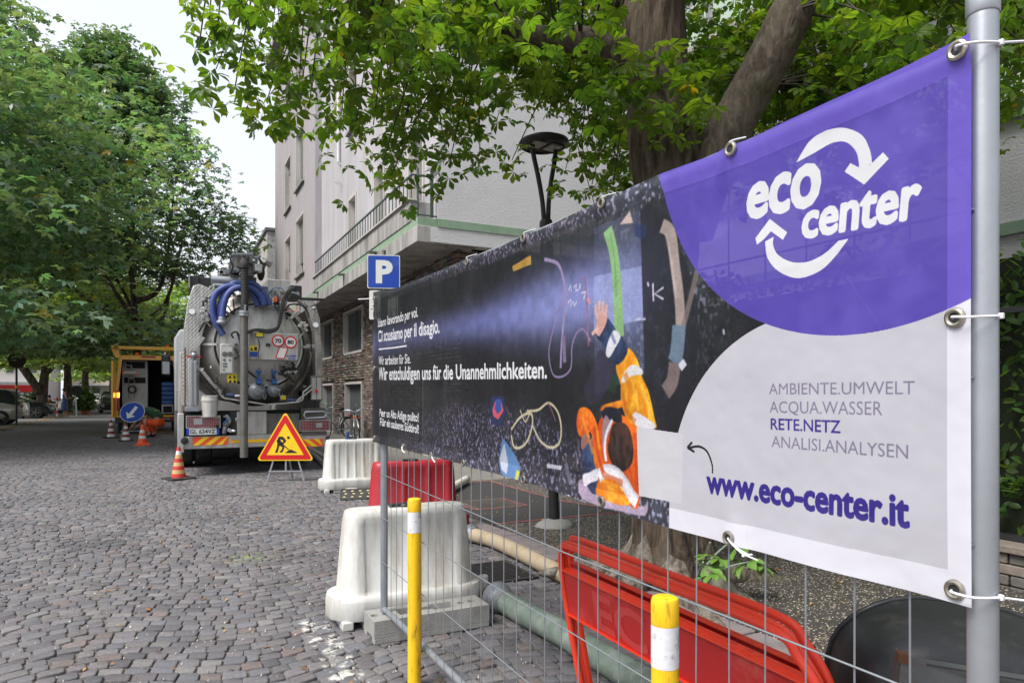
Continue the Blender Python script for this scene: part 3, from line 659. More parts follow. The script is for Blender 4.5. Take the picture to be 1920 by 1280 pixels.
# ledge stones: the 300 nearest as parts, the rest joined
bp = [(.17, .14, .12), (.13, .105, .09), (.21, .175, .15), (.10, .085, .078), (.16, .12, .10), (.24, .21, .185)]
proto = []
for s in range(8):
    mb = MB(); vs = []; w, h, t = 1, 1, 1
    for X_, sc in ((.03, 1.0), (-.02, .98), (-.034, .86)):
        for yy, zz in ((0, 0), (1, 0), (1, 1), (0, 1)):
            vs.append((X_ + rnd.uniform(-.006, .006), .5 + (yy - .5) * sc + rnd.uniform(-.02, .02), .5 + (zz - .5) * sc + rnd.uniform(-.07, .07)))
    F = [(0, 1, 5, 4), (1, 2, 6, 5), (2, 3, 7, 6), (3, 0, 4, 7), (4, 5, 9, 8), (5, 6, 10, 9), (6, 7, 11, 10), (7, 4, 8, 11), (8, 9, 10, 11)]
    mb.add(vs, F); me = bpy.data.meshes.new('stone'); me.from_pydata(mb.v, [], mb.f); me.materials.append(MATS['brick_attr'])
    a = me.color_attributes.new('Col', 'FLOAT_COLOR', 'POINT'); c = np.ones((12, 4), np.float32); c[:, :3] = bp[s % 6]; a.data.foreach_set('color', c.ravel()); proto.append((me, mb))
lst = []
z = .0
while z < 4.38:
    h = rnd.uniform(.055, .10); y = 13.2 - rnd.random() * .2
    while y < C1:
        w = rnd.uniform(.18, .42)
        if not any(a - .075 < y + w and y < b + .075 and c - .05 < z + h and z < d + .075 for a, b, c, d in hb): lst.append(('W', y, z, w, h))
        else:
            pass
        y += w
    x = BXB + .02
    while x < 11 and z > 2.5:
        w = rnd.uniform(.16, .3); lst.append(('S', x, z, w, h)); x += w
    z += h
def keep(t):
    P = Vector((BXB, t[1], t[2])) if t[0] == 'W' else Vector((t[1], 13.2, t[2])); zc = P.x * SN + P.y * CS; X_ = P.x * CS - P.y * SN; pxx = 960 + F_PX * X_ / zc; pyy = HORIZON - F_PX * (P.z - CAM_H) / zc
    if t[0] == 'S': return pyy < 482 and pxx < 940
    return 598 < pxx < 706
inview = sorted([t for t in lst if keep(t)], key=lambda t: t[1] if t[0] == 'W' else 0)
single = set(map(id, inview[:300])); V = []; L = []; Cc = []
for t in lst:
    pi = rnd.randrange(8); me, mb = proto[pi]
    ww, hh = t[3] - .012, t[4] - .012
    if id(t) in single:
        o = bpy.data.objects.new('stone', me); COL.objects.link(o); o.parent = bld
        o.location = (Vector((BXB + .03, t[1], t[2])) if t[0] == 'W' else Vector((t[1] + ww, 13.23, t[2]))) - base; o.scale = (rnd.uniform(.8, 1.5), ww, hh)
        if t[0] == 'S': o.rotation_euler = (0, 0, R(90))
    else:
        k = len(V); sx = rnd.uniform(.8, 1.5)
        for v in mb.v:
            p = (v[0] * sx, v[1] * ww, v[2] * hh)
            if t[0] == 'W': V.append((BXB + .03 + p[0], t[1] + p[1], t[2] + p[2]))
            else: V.append((t[1] + ww - p[1], 13.23 + p[0], t[2] + p[2]))
        for f in mb.f: L.append([k + i for i in f])
        col = [q_ * rnd.uniform(.8, 1.15) for q_ in bp[pi % 6]]; Cc += [col] * 12
o = np_mesh('stones', np.array(V) - np.array(base), np.array(L).ravel(), np.arange(len(L)) * 4, MATS['brick_attr'], np.array(Cc), False, bld); tag(o, kind='stuff')
# wall light + cable on the facade
wb(MB().b2((BX - .25, PX(640, 400, BX).y, 7.95), (BX, PX(640, 400, BX).y + .03, 7.98)).b2((BX - .2, PX(640, 400, BX).y - .1, 7.87), (BX - .02, PX(640, 400, BX).y - .07, 7.89)), 'wall_bracket', MATS['cloth_white'])
# block behind, end of the street
bb = thing('rear_building', 'plain pale grey block rising behind the end of the lilac facade', 'building', (12, 60, 0))
wb(MB().b2((6.0, 50, 0), (24, 72, 12.75)), 'wall', MATS['plaster_white'], bb) if False else MB().b2((-6.0, -10, 0), (12, 12, 12.75)).build('wall', MATS['concrete_light'], bb)
MB().b2((-6.15, -10.15, 12.75), (12.1, 12.1, 12.95)).build('roof_edge', MATS['steel_dark'], bb)
# second building on the right, behind the hedge
rb = thing('side_building', 'white rendered building with green band behind the hedge at the right edge', 'building', (10.0, 3, 0))
MB().b2((-1.2, -8, 0), (6, 8.4, 4.62)).build('wall', MATS['plaster_white'], rb)
MB().b2((-1.3, -8.1, 3.28), (-1.2, 8.4, 3.42)).b2((-1.3, -8.1, 4.62), (6, 8.5, 4.78)).build('green_band', MATS['green_paint'], rb)
MB().b2((.2, -8, 4.78), (6, 8.3, 14)).build('upper_wall', MATS['plaster_white'], rb)
pm('panel_green', (.34, .42, .35), .6, var=.05)
for j in range(3):
    for i in range(12): MB().b2((-1.05, -7.5 + i * 1.3, 4.9 + j * 3.1), (-1.0, -6.4 + i * 1.3, 5.75 + j * 3.1)).build('balcony_panel', MATS['panel_green'], rb)
    MB().b2((-1.2, -8, 4.7 + j * 3.1 + (0.08 if j == 0 else 0)), (.2, 8.3, 4.88 + j * 3.1)).build('balcony_slab', MATS['stucco_fascia'], rb)
# ------------------------------------------------------------------ leaves
def leaf_near():
    """horse chestnut leaf: stalk and 5-7 drooping toothed leaflets"""
    V = []; F = []
    n = rnd.choice((5, 6, 7)); 
    for i in range(n):
        a = R((i - (n - 1) / 2) * (250 / n)) + R(rnd.uniform(-6, 6)); ln = (1 - .10 * abs(i - (n - 1) / 2)) * rnd.uniform(.85, 1.1); w = ln * .25; dr = R(rnd.uniform(14, 42)); fo = rnd.uniform(.03, .09)
        
        def pt(t, s):
            x, y = t * ln, s * w; z = -math.sin(dr) * ln * t * t * .9 - (fo * ln * (1 - abs(s)) if abs(s) < .5 else 0)
            return (x * math.cos(a) * math.cos(dr * .5) - y * math.sin(a), x * math.sin(a) * math.cos(dr * .5) + y * math.cos(a), z)
        k = len(V)
        V += [pt(.03, 0), pt(.32, .34), pt(.32, 0), pt(.32, -.34), pt(.66, 1.0), pt(.66, 0), pt(.66, -1.0), pt(.86, .66), pt(.86, -.66), pt(1, 0)]
        F += [(k, k + 2, k + 1), (k, k + 3, k + 2), (k + 1, k + 2, k + 5, k + 4), (k + 2, k + 3, k + 6, k + 5), (k + 4, k + 5, k + 9, k + 7), (k + 5, k + 6, k + 8, k + 9)]
    return V, F
def leaf_far():
    V = []; F = []; n = 5
    for i in range(n):
        a = R((i - 2) * 50 + rnd.uniform(-8, 8)); ln = rnd.uniform(.8, 1.1); w = .24; dr = rnd.uniform(.1, .5)
        c, s = math.cos(a), math.sin(a); k = len(V)
        for x, y, z in ((0, 0, 0), (.6 * ln, w, -dr * .3), (ln, 0, -dr), (.6 * ln, -w, -dr * .3)): V.append((x * c - y * s, x * s + y * c, z))
        F.append((k, k + 3, k + 2, k + 1))
    return V, F
LN = [leaf_near() for _ in range(6)]; LF = [leaf_far() for _ in range(5)]
def rots(n, tilt=.55):
    az = nr.uniform(0, 2 * np.pi, n); tx = nr.normal(0, tilt, n); ty = nr.normal(0, tilt, n)
    cz, sz = np.cos(az), np.sin(az); Rz = np.zeros((n, 3, 3)); Rz[:, 0, 0] = cz; Rz[:, 0, 1] = -sz; Rz[:, 1, 0] = sz; Rz[:, 1, 1] = cz; Rz[:, 2, 2] = 1
    cx, sx = np.cos(tx), np.sin(tx); Rx = np.zeros((n, 3, 3)); Rx[:, 0, 0] = 1; Rx[:, 1, 1] = cx; Rx[:, 1, 2] = -sx; Rx[:, 2, 1] = sx; Rx[:, 2, 2] = cx
    cy, sy = np.cos(ty), np.sin(ty); Ry = np.zeros((n, 3, 3)); Ry[:, 1, 1] = 1; Ry[:, 0, 0] = cy; Ry[:, 0, 2] = sy; Ry[:, 2, 0] = -sy; Ry[:, 2, 2] = cy
    return Rx @ Ry @ Rz
def scatter(name, protos, pos, scale, cols, mat, parent, tilt=.55):
    Vs = []; Ls = []; Ss = []; Cs = []; nv = 0; nl = 0; which = nr.integers(0, len(protos), len(pos)); Rm = rots(len(pos), tilt) * scale[:, None, None]
    for j, (V, F) in enumerate(protos):
        idx = np.where(which == j)[0]
        if not len(idx): continue
        V = np.array(V); k = len(V); N = len(idx)
        W_ = np.einsum('nij,kj->nki', Rm[idx], V) + pos[idx][:, None, :]
        lp = np.concatenate([np.array(f) for f in F]); sz = np.array([len(f) for f in F])
        Ls.append((lp[None] + (np.arange(N) * k)[:, None] + nv).ravel()); S = np.tile(sz, N); Ss.append(np.concatenate([[0], np.cumsum(S)[:-1]]) + nl)
        Vs.append(W_.reshape(-1, 3)); Cs.append(np.repeat(cols[idx], k, 0)); nv += N * k; nl += len(Ls[-1])
    return np_mesh(name, np.concatenate(Vs), np.concatenate(Ls), np.concatenate(Ss), mat, np.concatenate(Cs), False, parent)
def leaf_cols(n, base, var=.25, autumn=.015):
    b = np.array(base) * nr.uniform(1 - var, 1 + var, (n, 1)); b[:, 0] *= nr.uniform(.8, 1.3, n)
    m = nr.random(n) < autumn; b[m] = np.array((.30, .20, .02)); return b

# ------------------------------------------------------------------ the chestnut behind the banner
T = Vector((3.2, 3.88, 0))
tree = thing('chestnut_tree', 'big forked horse chestnut with mossy dark trunk rising right behind the banner', 'tree', T)
def limb(name, pts, rs, m, n=10, rough=.0, k=5, parent=tree, world=True):
    P = smooth_path(pts, k); t = np.linspace(0, len(rs) - 1, len(P)); r = [float(np.interp(q, range(len(rs)), rs)) for q in t]
    mb = MB(); mb.tube(P, r, n)
    if rough:
        out = []
        for v in mb.v:
            v = Vector(v); a = math.atan2(v.y - T.y, v.x - T.x); w = rough * (.6 * math.sin(a * 5 + v.z * 1.3) + .5 * math.sin(a * 9 - v.z * 2.1) + .4 * math.sin(v.z * 6 + a * 3)) + rnd.uniform(-.3, .3) * rough
            c = Vector((v.x - T.x, v.y - T.y, 0)); out.append(tuple(v + (c.normalized() * w if c.length > .01 else Vector())))
        mb.v = out
    return mb.build(name, m, parent, world=world, ang=180), P
limb('trunk', [(3.24, 3.86, -.1), (3.23, 3.87, .12), (3.21, 3.88, .45), (3.19, 3.88, 1.0), (3.17, 3.88, 1.9), (3.17, 3.87, 2.7), (3.15, 3.88, 3.2), (3.10, 3.92, 3.8), (3.10, 3.95, 4.6), (3.05, 4.0, 5.8)], [.48, .38, .28, .235, .21, .225, .245, .22, .20, .15], MATS['bark'], 28, .016, 6)
for a_ in range(9):     # root flare
    a = a_ * .7 + rnd.uniform(-.2, .2); L_ = rnd.uniform(.35, .8)
    d = Vector((math.cos(a), math.sin(a), 0)); s_ = Vector((-d.y, d.x, 0)) * rnd.uniform(-.1, .1)
    limb('root', [T + d * .12 + Vector((0, 0, .55)), T + d * .26 + Vector((0, 0, .22)), T + d * (.30 + L_ * .4) + s_ + Vector((0, 0, .12)), T + d * (.3 + L_) + s_ * 3 + Vector((0, 0, .07))], [.08, .12, .075, .02], MATS['bark_pale'], 8, .0, 5)
SK = []
def sk(P, r0, r1):
    for i, p in enumerate(P): SK.append((p, r0 + (r1 - r0) * i / len(P)))
_, P = limb('branch', [(3.30, 3.82, 2.6), (3.45, 3.76, 3.02), (3.62, 3.62, 3.45), (3.80, 3.44, 3.9), (3.98, 3.25, 4.5), (4.2, 3.1, 5.4), (4.6, 3.0, 6.4)], [.20, .175, .155, .15, .14, .10, .05], MATS['bark_limb'], 14, .006, 6); sk(P, .13, .05)
_, P = limb('branch', [(3.05, 3.93, 3.75), (2.80, 4.05, 3.93), (2.53, 4.21, 3.97), (2.24, 4.47, 4.08), (2.05, 4.58, 4.32), (1.6, 4.8, 4.7), (1.0, 5.0, 5.0), (.5, 5.1, 5.2)], [.12, .10, .085, .075, .065, .05, .03, .015], MATS['bark_limb'], 10, .004, 6); sk(P, .08, .02)
_, P = limb('branch', [(3.15, 4.0, 4.3), (3.4, 4.7, 4.75), (3.6, 5.5, 4.9), (3.7, 6.3, 4.8)], [.1, .07, .045, .02], MATS['bark_limb'], 8); sk(P, .06, .02)
_, P = limb('branch', [(3.6, 3.62, 3.5), (4.3, 4.1, 3.95), (5.2, 4.5, 4.3), (6.2, 4.8, 4.4)], [.09, .065, .05, .02], MATS['bark_limb'], 8); sk(P, .06, .02)
_, P = limb('branch', [(3.08, 3.95, 4.6), (2.5, 4.9, 5.1), (1.9, 5.7, 5.2), (1.4, 6.4, 5.0)], [.09, .06, .04, .02], MATS['bark_limb'], 8); sk(P, .06, .02)
_, P = limb('branch', [(4.1, 3.15, 4.9), (5.0, 3.2, 5.3), (6.0, 3.3, 5.3), (7.0, 3.3, 5.1)], [.08, .06, .04, .02], MATS['bark_limb'], 8); sk(P, .06, .02)
_, P = limb('branch', [(3.06, 4.0, 5.6), (3.3, 4.8, 6.4), (3.6, 5.8, 6.9), (4.0, 6.6, 7.0)], [.08, .06, .04, .02], MATS['bark_limb'], 8); sk(P, .06, .02)
_, P = limb('branch', [(3.06, 4.0, 5.6), (2.2, 4.3, 6.2), (1.4, 4.6, 6.4), (.8, 4.8, 6.3)], [.07, .05, .04, .02], MATS['bark_limb'], 8); sk(P, .06, .02)
def sky_h(x, y):       # pruned underside of the crown
    d = math.hypot((x - 3.2) / 3.0, (y - 3.9) / 2.4)
    return 3.42 + .16 * math.sin(x * 2.3 + 1) + .14 * math.sin(y * 3.1 + x) + .28 * max(0, 1 - abs(d - .35) * 3)
tips = []
while len(tips) < 900:
    x, y, z = rnd.uniform(-.1, 7.6), rnd.uniform(.8, 7.4), rnd.uniform(3.3, 7.6)
    e = ((x - 3.4) / (3.5 if x < 3.4 else 4.2)) ** 2 + ((y - 3.9) / (2.5 + .22 * max(0, z - 3.8))) ** 2
    if e > 1 or z < sky_h(x, y): continue
    zc = x * SN + y * CS; Xc = x * CS - y * SN
    if zc < 3.3: continue
    pxx = 960 + F_PX * Xc / zc; pyy = HORIZON - F_PX * (z - CAM_H) / zc
    if pyy < -330 or pxx < 380 or pxx > 2300: continue
    if 925 < pxx < 1095 and pyy > 195: continue
    if pxx > 1850 and pyy > 190: continue
    if e < .12 and z < 4.6: continue
    tips.append(Vector((x, y, z)))
# hanging sprays seen against the wall and the sky
for px_, py_, z_ in ((372, 95, 4.45), (405, 130, 4.4), (392, 40, 4.5), (432, 60, 4.6), (455, 25, 4.5), (500, 190, 5.0), (480, 110, 4.9), (560, 175, 5.2), (640, 215, 5.6), (700, 235, 5.7), (718, 305, 5.2), (735, 325, 5.2), (842, 310, 5.6), (900, 290, 6.2), (960, 300, 6.4), (1060, 320, 6.3), (1110, 345, 6.1), (1150, 300, 6.0), (1090, 260, 6.2), (1150, 345, 5.9), (880, 235, 6.2), (790, 235, 6.0),
                     (1165, 195, 4.35), (1200, 150, 4.35), (1265, 160, 4.3), (1290, 195, 4.3), (1235, 215, 4.35), (1150, 150, 4.4), (1310, 150, 4.5), (1400, 190, 6.5), (1440, 150, 6.3), (1360, 230, 6.8), (1500, 120, 6.0), (1590, 110, 5.6), (1660, 90, 5.5), (1750, 80, 5.6), (1895, 120, 5.6), (1900, 180, 5.5), (1905, 60, 5.7),
                     (1700, 20, 5.5), (1650, 130, 5.8), (1540, 190, 6.2), (1470, 215, 6.6)):
    tips.append(P3(px_, py_, z_))
SKP = np.array([tuple(p) for p, _ in SK]); tw = MB(); centers = []
for tp in tips:
    d = np.linalg.norm(SKP - np.array(tp), axis=1); i = int(np.argmin(d + np.maximum(0, SKP[:, 2] - tp.z) * -.3)); s0 = Vector(SKP[i]); L_ = (tp - s0).length
    if L_ > 2.2: s0 = tp + (s0 - tp) * (1.5 / L_) + Vector((0, 0, .25)); L_ = 1.5
    mid = (s0 + tp) / 2 + Vector((rnd.uniform(-.1, .1), rnd.uniform(-.1, .1), .14 * L_)); q = smooth_path([s0, mid, tp], 4)
    tw.tube(q, [max(.003, .008 * min(1, L_)) * (1 - .75 * k / len(q)) + .0015 for k in range(len(q))], 4, cap=False)
    nl = rnd.randint(11, 18); stem = q[len(q) // 2:]
    for _ in range(nl):
        b = stem[rnd.randrange(len(stem))] if rnd.random() < .55 else tp
        centers.append(b + Vector((rnd.gauss(0, .13), rnd.gauss(0, .13), rnd.gauss(-.05, .10))))
tag(tw.build('twigs', MATS['twig'], tree, world=True, ang=180), kind='stuff')
pos = np.array([tuple(c - T) for c in centers]); N = len(pos); sc = nr.uniform(.075, .128, N); cols = leaf_cols(N, (.068, .125, .020), .3, .006)
# the largest 300 in the photo as single leaves
W_ = pos + np.array(T); zc = W_[:, 0] * SN + W_[:, 1] * CS; Xc = W_[:, 0] * CS - W_[:, 1] * SN; pxx = 960 + F_PX * Xc / zc; pyy = HORIZON - F_PX * (W_[:, 2] - CAM_H) / zc
inv = (pxx > 325) & (pxx < 1920) & (pyy > 0) & (pyy < 420); size = np.where(inv, sc / zc, 0); big = np.argsort(-size)[:300]; keepm = np.ones(N, bool); keepm[big] = False
leaf_me = []
for V, F in LN:
    for cc in ((.062, .12, .02), (.085, .14, .02), (.048, .10, .022)):
        me = bpy.data.meshes.new('leaf'); me.from_pydata(V, [], F); me.materials.append(MATS['leaf']); a = me.color_attributes.new('Col', 'FLOAT_COLOR', 'POINT'); c = np.ones((len(V), 4), np.float32); c[:, :3] = cc; a.data.foreach_set('color', c.ravel()); leaf_me.append(me)
for i in big:
    o = bpy.data.objects.new('leaf', rnd.choice(leaf_me)); COL.objects.link(o); o.parent = tree; o.location = pos[i]; o.scale = (sc[i],) * 3; o.rotation_euler = (rnd.gauss(0, .45), rnd.gauss(0, .45), rnd.random() * 6.28)
tag(scatter('foliage', LN, pos[keepm], sc[keepm], cols[keepm], MATS['leaf'], tree, .5), kind='stuff')
# shoots at the foot of the trunk
sh = thing('chestnut_sapling', 'small green shoots sprouting at the foot of the big trunk', 'sapling', (3.02, 3.42, .1))
mb = MB(); stems = [((0, 0, 0), (.05, -.05, .25), (.0, -.15, .40)), ((0, 0, 0), (.12, .0, .22), (.25, -.06, .36)), ((0, 0, 0), (-.05, -.1, .2), (-.1, -.2, .3)), ((0, 0, 0), (.1, -.12, .2), (.3, -.2, .26))]
for s in stems: mb.tube(smooth_path(s, 4), .006, 5)
mb.build('stem', MATS['hose_green'], sh)
for k, s in enumerate(stems):
    for j in range(2):
        V, F = LN[(k + j) % 6]; l_ = MB().add(V, F).build('leaf', pm('leaf_young', ((.10, .20, .03), (.05, .11, .025))[0] if k == 0 else (.05, .11, .025), .5, bump=0), sh, flat=True); l_.location = Vector(s[2]) + Vector((rnd.uniform(-.06, .06), rnd.uniform(-.06, .06), rnd.uniform(-.1, .02))); l_.scale = (.14,) * 3; l_.rotation_euler = (rnd.uniform(-.3, .6), rnd.uniform(-.3, .3), rnd.random() * 6)

# ------------------------------------------------------------------ trees along the left side and beyond
def big_tree(x, y, h, r, trunk_r, crown0, n_clump, label, base=(.030, .058, .022), per=30, leafs=.15, fork=False, lean=0., shape='egg', off=(0, 0)):
    t = thing('street_tree', label, 'tree', (x, y, 0), 0, 'big leafy trees along the left side of the street')
    tp = [(0, 0, -.1), (.02, 0, .3), (.05 + lean * .3, .0, crown0 * .6), (lean, 0, crown0 + 1.2), (lean * 1.3 + off[0] * .6, off[1] * .6, h * .75)]
    mb = MB(); P = smooth_path(tp, 5); mb.tube(P, [max(.05, trunk_r * (1.35 - 1.15 * (k / len(P)) ** .6)) if k > 2 else trunk_r * (1.7 - .15 * k) for k in range(len(P))], 12)
    mb.build('trunk', MATS['bark'], t, ang=180)
    br = MB(); brs = 7
    for i in range(brs):
        a = i * 2.4 + x; z0 = crown0 * rnd.uniform(.7, 1.0) + i * .35; rr = r * rnd.uniform(.55, .8); L3 = [(lean, 0, z0), (lean + math.cos(a) * rr * .4, math.sin(a) * rr * .4, z0 + 1.0), (lean + math.cos(a) * rr + off[0], math.sin(a) * rr + off[1], z0 + 2.2 + i * .6)]
        MB().tube(smooth_path(L3, 4), [trunk_r * .5, trunk_r * .42, trunk_r * .38, trunk_r * .3, trunk_r * .25, trunk_r * .2, .08, .05, .03], 7).build('branch', MATS['bark'], t, ang=180)
    if fork: MB().tube(smooth_path([(0, 0, 1.5), (-.8, -.5, 3.0), (-1.6, -.8, 4.6)], 5), [trunk_r * .8, trunk_r * .7] + [trunk_r * .55] * 9, 10).build('branch', MATS['bark'], t, ang=180)
    cs = []; H = h - crown0
    while len(cs) < n_clump:
        u = nr.normal(size=3); u /= np.linalg.norm(u); q = nr.random() ** .33 if nr.random() < .35 else rnd.uniform(.78, 1.0)
        w = u[2] * q; zz = crown0 + H * (w + 1) / 2; f = (1.0 - (.72 if shape == 'cone' else .35) * max(0, w)) if shape in ('egg', 'cone') else 1
        lump = 1 + .13 * math.sin(3 * math.atan2(u[1], u[0]) + x + zz) + .10 * math.sin(zz * 1.7 + y)
        if w < -.55: zz = crown0 + rnd.uniform(-.3, 1.2); q = math.sqrt(rnd.random()); u = np.array([math.cos(len(cs)), math.sin(len(cs)), 0])
        rr = r * f * lump; cs.append((lean + off[0] + u[0] * q * rr, off[1] + u[1] * q * rr, zz))
    cs = np.array(cs); k = per; spread = np.array([.62, .62, .20]) * (r / 5.5)
    pos = np.repeat(cs, k, 0) + nr.normal(size=(len(cs) * k, 3)) * spread; pos[:, 2] -= .12 * ((pos[:, 0] - np.repeat(cs[:, 0], k)) ** 2 + (pos[:, 1] - np.repeat(cs[:, 1], k)) ** 2)
    cb = np.repeat(nr.uniform(.65, 1.35, (len(cs), 1)), k, 0)
    ok = pos[:, 2] > crown0 - .6; pos = pos[ok]; cb = cb[ok]
    n = len(pos); tag(scatter('foliage', LF, pos, nr.uniform(leafs * .7, leafs * 1.2, n), leaf_cols(n, base, .22, .004) * cb, MATS['leaf_far'], t, .38), kind='stuff')
    return t
big_tree(-7.2, 24.0, 12.6, 6.6, .30, 3.3, 560, 'nearest tree on the left, its pale lit crown hanging into the left edge', (.108, .185, .128), 34, .20, shape='egg')
big_tree(-1.5, 37.0, 18.3, 5.4, .34, 3.9, 700, 'tallest dark tree standing behind the yellow van', (.070, .128, .086), 30, .22, shape='cone', off=(-1.2, 0))
big_tree(-8.6, 36.0, 20.5, 6.0, .36, 3.6, 460, 'tall tree whose dark trunk stands at the left edge behind the white car', (.074, .132, .086), 30, .22)
big_tree(-7.3, 51.5, 15, 6.0, .42, 3.6, 330, 'forked tree rising behind the black parked car', (.12, .18, .05), 30, .24, fork=True, lean=.4)
big_tree(-7.1, 62.0, 14, 6.0, .45, 3.8, 260, 'straight tree right behind the woman in the blue dress', (.09, .15, .03), 28, .27)
big_tree(-7.0, 73.0, 14, 6.0, .45, 4.0, 240, 'tree farther off between the woman and the open van', (.10, .165, .03), 28, .29)
big_tree(-16, 60.0, 14, 6.5, .42, 3.8, 260, 'tree of the second row beyond the parked cars at the left', (.08, .13, .03), 28, .27)
big_tree(3.0, 88.0, 15, 7.0, .4, 3.8, 260, 'bright tree closing the far end of the street behind the van', (.12, .20, .04), 28, .33)
big_tree(-6.5, 96.0, 15, 7.0, .4, 3.6, 230, 'farthest pale green tree down the street', (.12, .20, .04), 28, .33)
big_tree(-26, 78.0, 16, 8.0, .42, 3.8, 280, 'far tree across the square behind the parked cars', (.08, .14, .03), 28, .33)

# ------------------------------------------------------------------ hedge, railing and low stone wall at the right
hd = thing('hedge', 'glossy green laurel hedge behind the iron railing at the right edge', 'hedge', (5.75, 3.5, .1))
n = 9000; p = np.stack([nr.uniform(-.32, .42, n), nr.uniform(-4.8, 4.9, n), nr.uniform(.2, 2.6, n)], 1)
p[:, 0] = np.where(nr.random(n) < .75, -.32 + nr.random(n) * .18 + .08 * np.sin(p[:, 1] * 5) * np.sin(p[:, 2] * 6), p[:, 0]); p[:, 2] += .15 * np.sin(p[:, 1] * 3) * (p[:, 2] > 2)
def leaf_laurel():
    V = [(0, 0, 0), (.35, .22, .03), (.38, 0, -.03), (.35, -.22, .03), (.72, .2, .02), (.74, 0, -.04), (.72, -.2, .02), (1, 0, -.05)]; return V, [(0, 2, 1), (0, 3, 2), (1, 2, 5, 4), (2, 3, 6, 5), (4, 5, 7), (5, 6, 7)]
tag(scatter('foliage', [leaf_laurel()], p, nr.uniform(.07, .12, n), leaf_cols(n, (.06, .12, .034), .35, 0), MATS['leaf'], hd, .9), kind='stuff')
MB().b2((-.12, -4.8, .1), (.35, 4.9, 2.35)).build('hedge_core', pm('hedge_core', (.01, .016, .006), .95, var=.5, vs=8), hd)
for i in range(12): MB().tube([(.0, -4.5 + i * .8, 0), (.02, -4.4 + i * .8, .6)], .03, 6).build('stem', MATS['bark'], hd)
fr = thing('iron_railing', 'dark iron railing in front of the hedge at the right edge', 'railing', (5.30, 3.5, .28))
MB().b2((-.02, -4.8, 1.72), (.02, 4.9, 1.76)).b2((-.02, -4.8, .12), (.02, 4.9, .16)).build('rail', MATS['iron_dark'], fr)
pr = None
for i in range(24):
    b = MB().b2((-.01, -.01, .0), (.01, .01, 1.72)).build('bar', MATS['iron_dark'], fr) if pr is None else pr.copy()
    if pr is not None: COL.objects.link(b); b.parent = fr
    else: pr = b
    b.location = (0, -4.7 + i * .41, 0)
lw = thing('low_stone_wall', 'low dry laid stone wall under the hedge at the right edge', 'wall', (5.3, 3.5, .05))
MB().b2((-.10, -5, -.05), (.25, 5, .30)).build('wall_core', MATS['mortar_dark'], lw)
for row in range(4):
    y = -5 + rnd.random() * .2
    while y < 4.9:
        w = rnd.uniform(.22, .42); b = MB().b2((-.15 - rnd.random() * .02, y + .006, row * .075 - .01), (.0, y + w - .006, row * .075 + .058)).build('stone', pm('wall_stone_%d' % rnd.randrange(3), rnd.choice(((.16, .14, .12), (.12, .11, .10), (.2, .165, .14))), .9, var=.25, vs=12, bump=.7, bs=40), lw, bevel=.008); y += w
y = -5
while y < 4.9: 
    w = rnd.uniform(.5, .8); MB().b2((-.2, y + .006, .292), (.27, y + w - .006, .345)).build('coping_stone', MATS['wall_stone_0'] if 'wall_stone_0' in MATS else MATS['concrete'], lw, bevel=.008); y += w
# ------------------------------------------------------------------ fence panel and banner
FX = 1.135
fence = thing('construction_fence', 'galvanised mesh fence panel carrying the long advertising banner', 'fence', (FX, 2.35, 0))
def ftop(y): return 2.03 + .02 * (y - .6)
YN, YF = .625, 3.97
MB().tube([(0, YN - 2.35, .04), (.0, YN - 2.35, 2.055)], .0215, 20).build('pole', MATS['galv_light'], fence)
MB().tube([(0, YF - 2.35, .04), (0, YF - 2.35, 2.03)], .0215, 16).build('pole', MATS['galv'], fence)
MB().tube([(0, YN - 2.35, .195), (0, YF - 2.35, .155)], .017, 14).build('bottom_tube', MATS['galv'], fence)
MB().tube([(0, YN - 2.35, 1.965), (0, YF - 2.35, 2.0)], .017, 12).build('top_tube', MATS['galv'], fence)
MB().lathe([(.0, .012), (.019, .010), (.0235, .0), (.0235, -.03), (.0222, -.032)], (0, YN - 2.35, 2.052), n=20).build('pole_cap', MATS['galv_light'], fence)
MB().tube(smooth_path([(-.002, YN - 2.35 + .0, 2.055), (.01, YN - 2.37, 2.075), (.05, YN - 2.43, 2.10), (.12, YN - 2.56, 2.14)], 5), .006, 8).build('hook_wire', MATS['galv_light'], fence)
pr = None; ny = 30; off = -.02
for i in range(1, 32):
    y = YN + i * (YF - YN) / 32
    o = MB().tube([(off, 0, .16), (off + rnd.uniform(-.002, .002), 0, .7), (off + rnd.uniform(-.003, .003), 0, 1.2), (off, 0, 1.97)], .0019, 6).build('wire', MATS['galv'], fence)
    o.location = (0, y - 2.35, 0)
for h in (.435, .695, .95, 1.21, 1.47, 1.73): MB().tube([(off - .003, YN - 2.35, h - .015), (off - .006, -.5, h - .012 + rnd.uniform(-.01, .01)), (off - .005, .6, h + rnd.uniform(-.008, .008)), (off - .003, YF - 2.35, h + .008)], .0022, 6).build('cross_wire', MATS['galv'], fence)

BXP = 1.098                                       # plane of the cloth
def BP(px, py):
    p = PX(px, py, 1.12); return (p.y, p.z)
tp = [BP(*q) for q in ((706, 548), (754, 540), (815, 516), (895, 484), (1004, 440), (1100, 398), (1202, 353), (1260, 328.5), (1395, 278), (1540, 213), (1690, 141), (1836, 68))]
bt = [BP(*q) for q in ((707, 828), (764, 841), (820, 855), (895, 876), (1000, 903), (1060, 922), (1200, 967), (1380, 1018), (1595, 1074), (1720, 1105), (1834, 1136))]
tp.sort(); bt.sort(); Y0, Y1 = BP(1835, 70)[0], BP(706, 548)[0]
ftp = lambda y: float(np.interp(y, [a for a, _ in tp], [b for _, b in tp])); fbt = lambda y: float(np.interp(y, [a for a, _ in bt], [b for _, b in bt]))
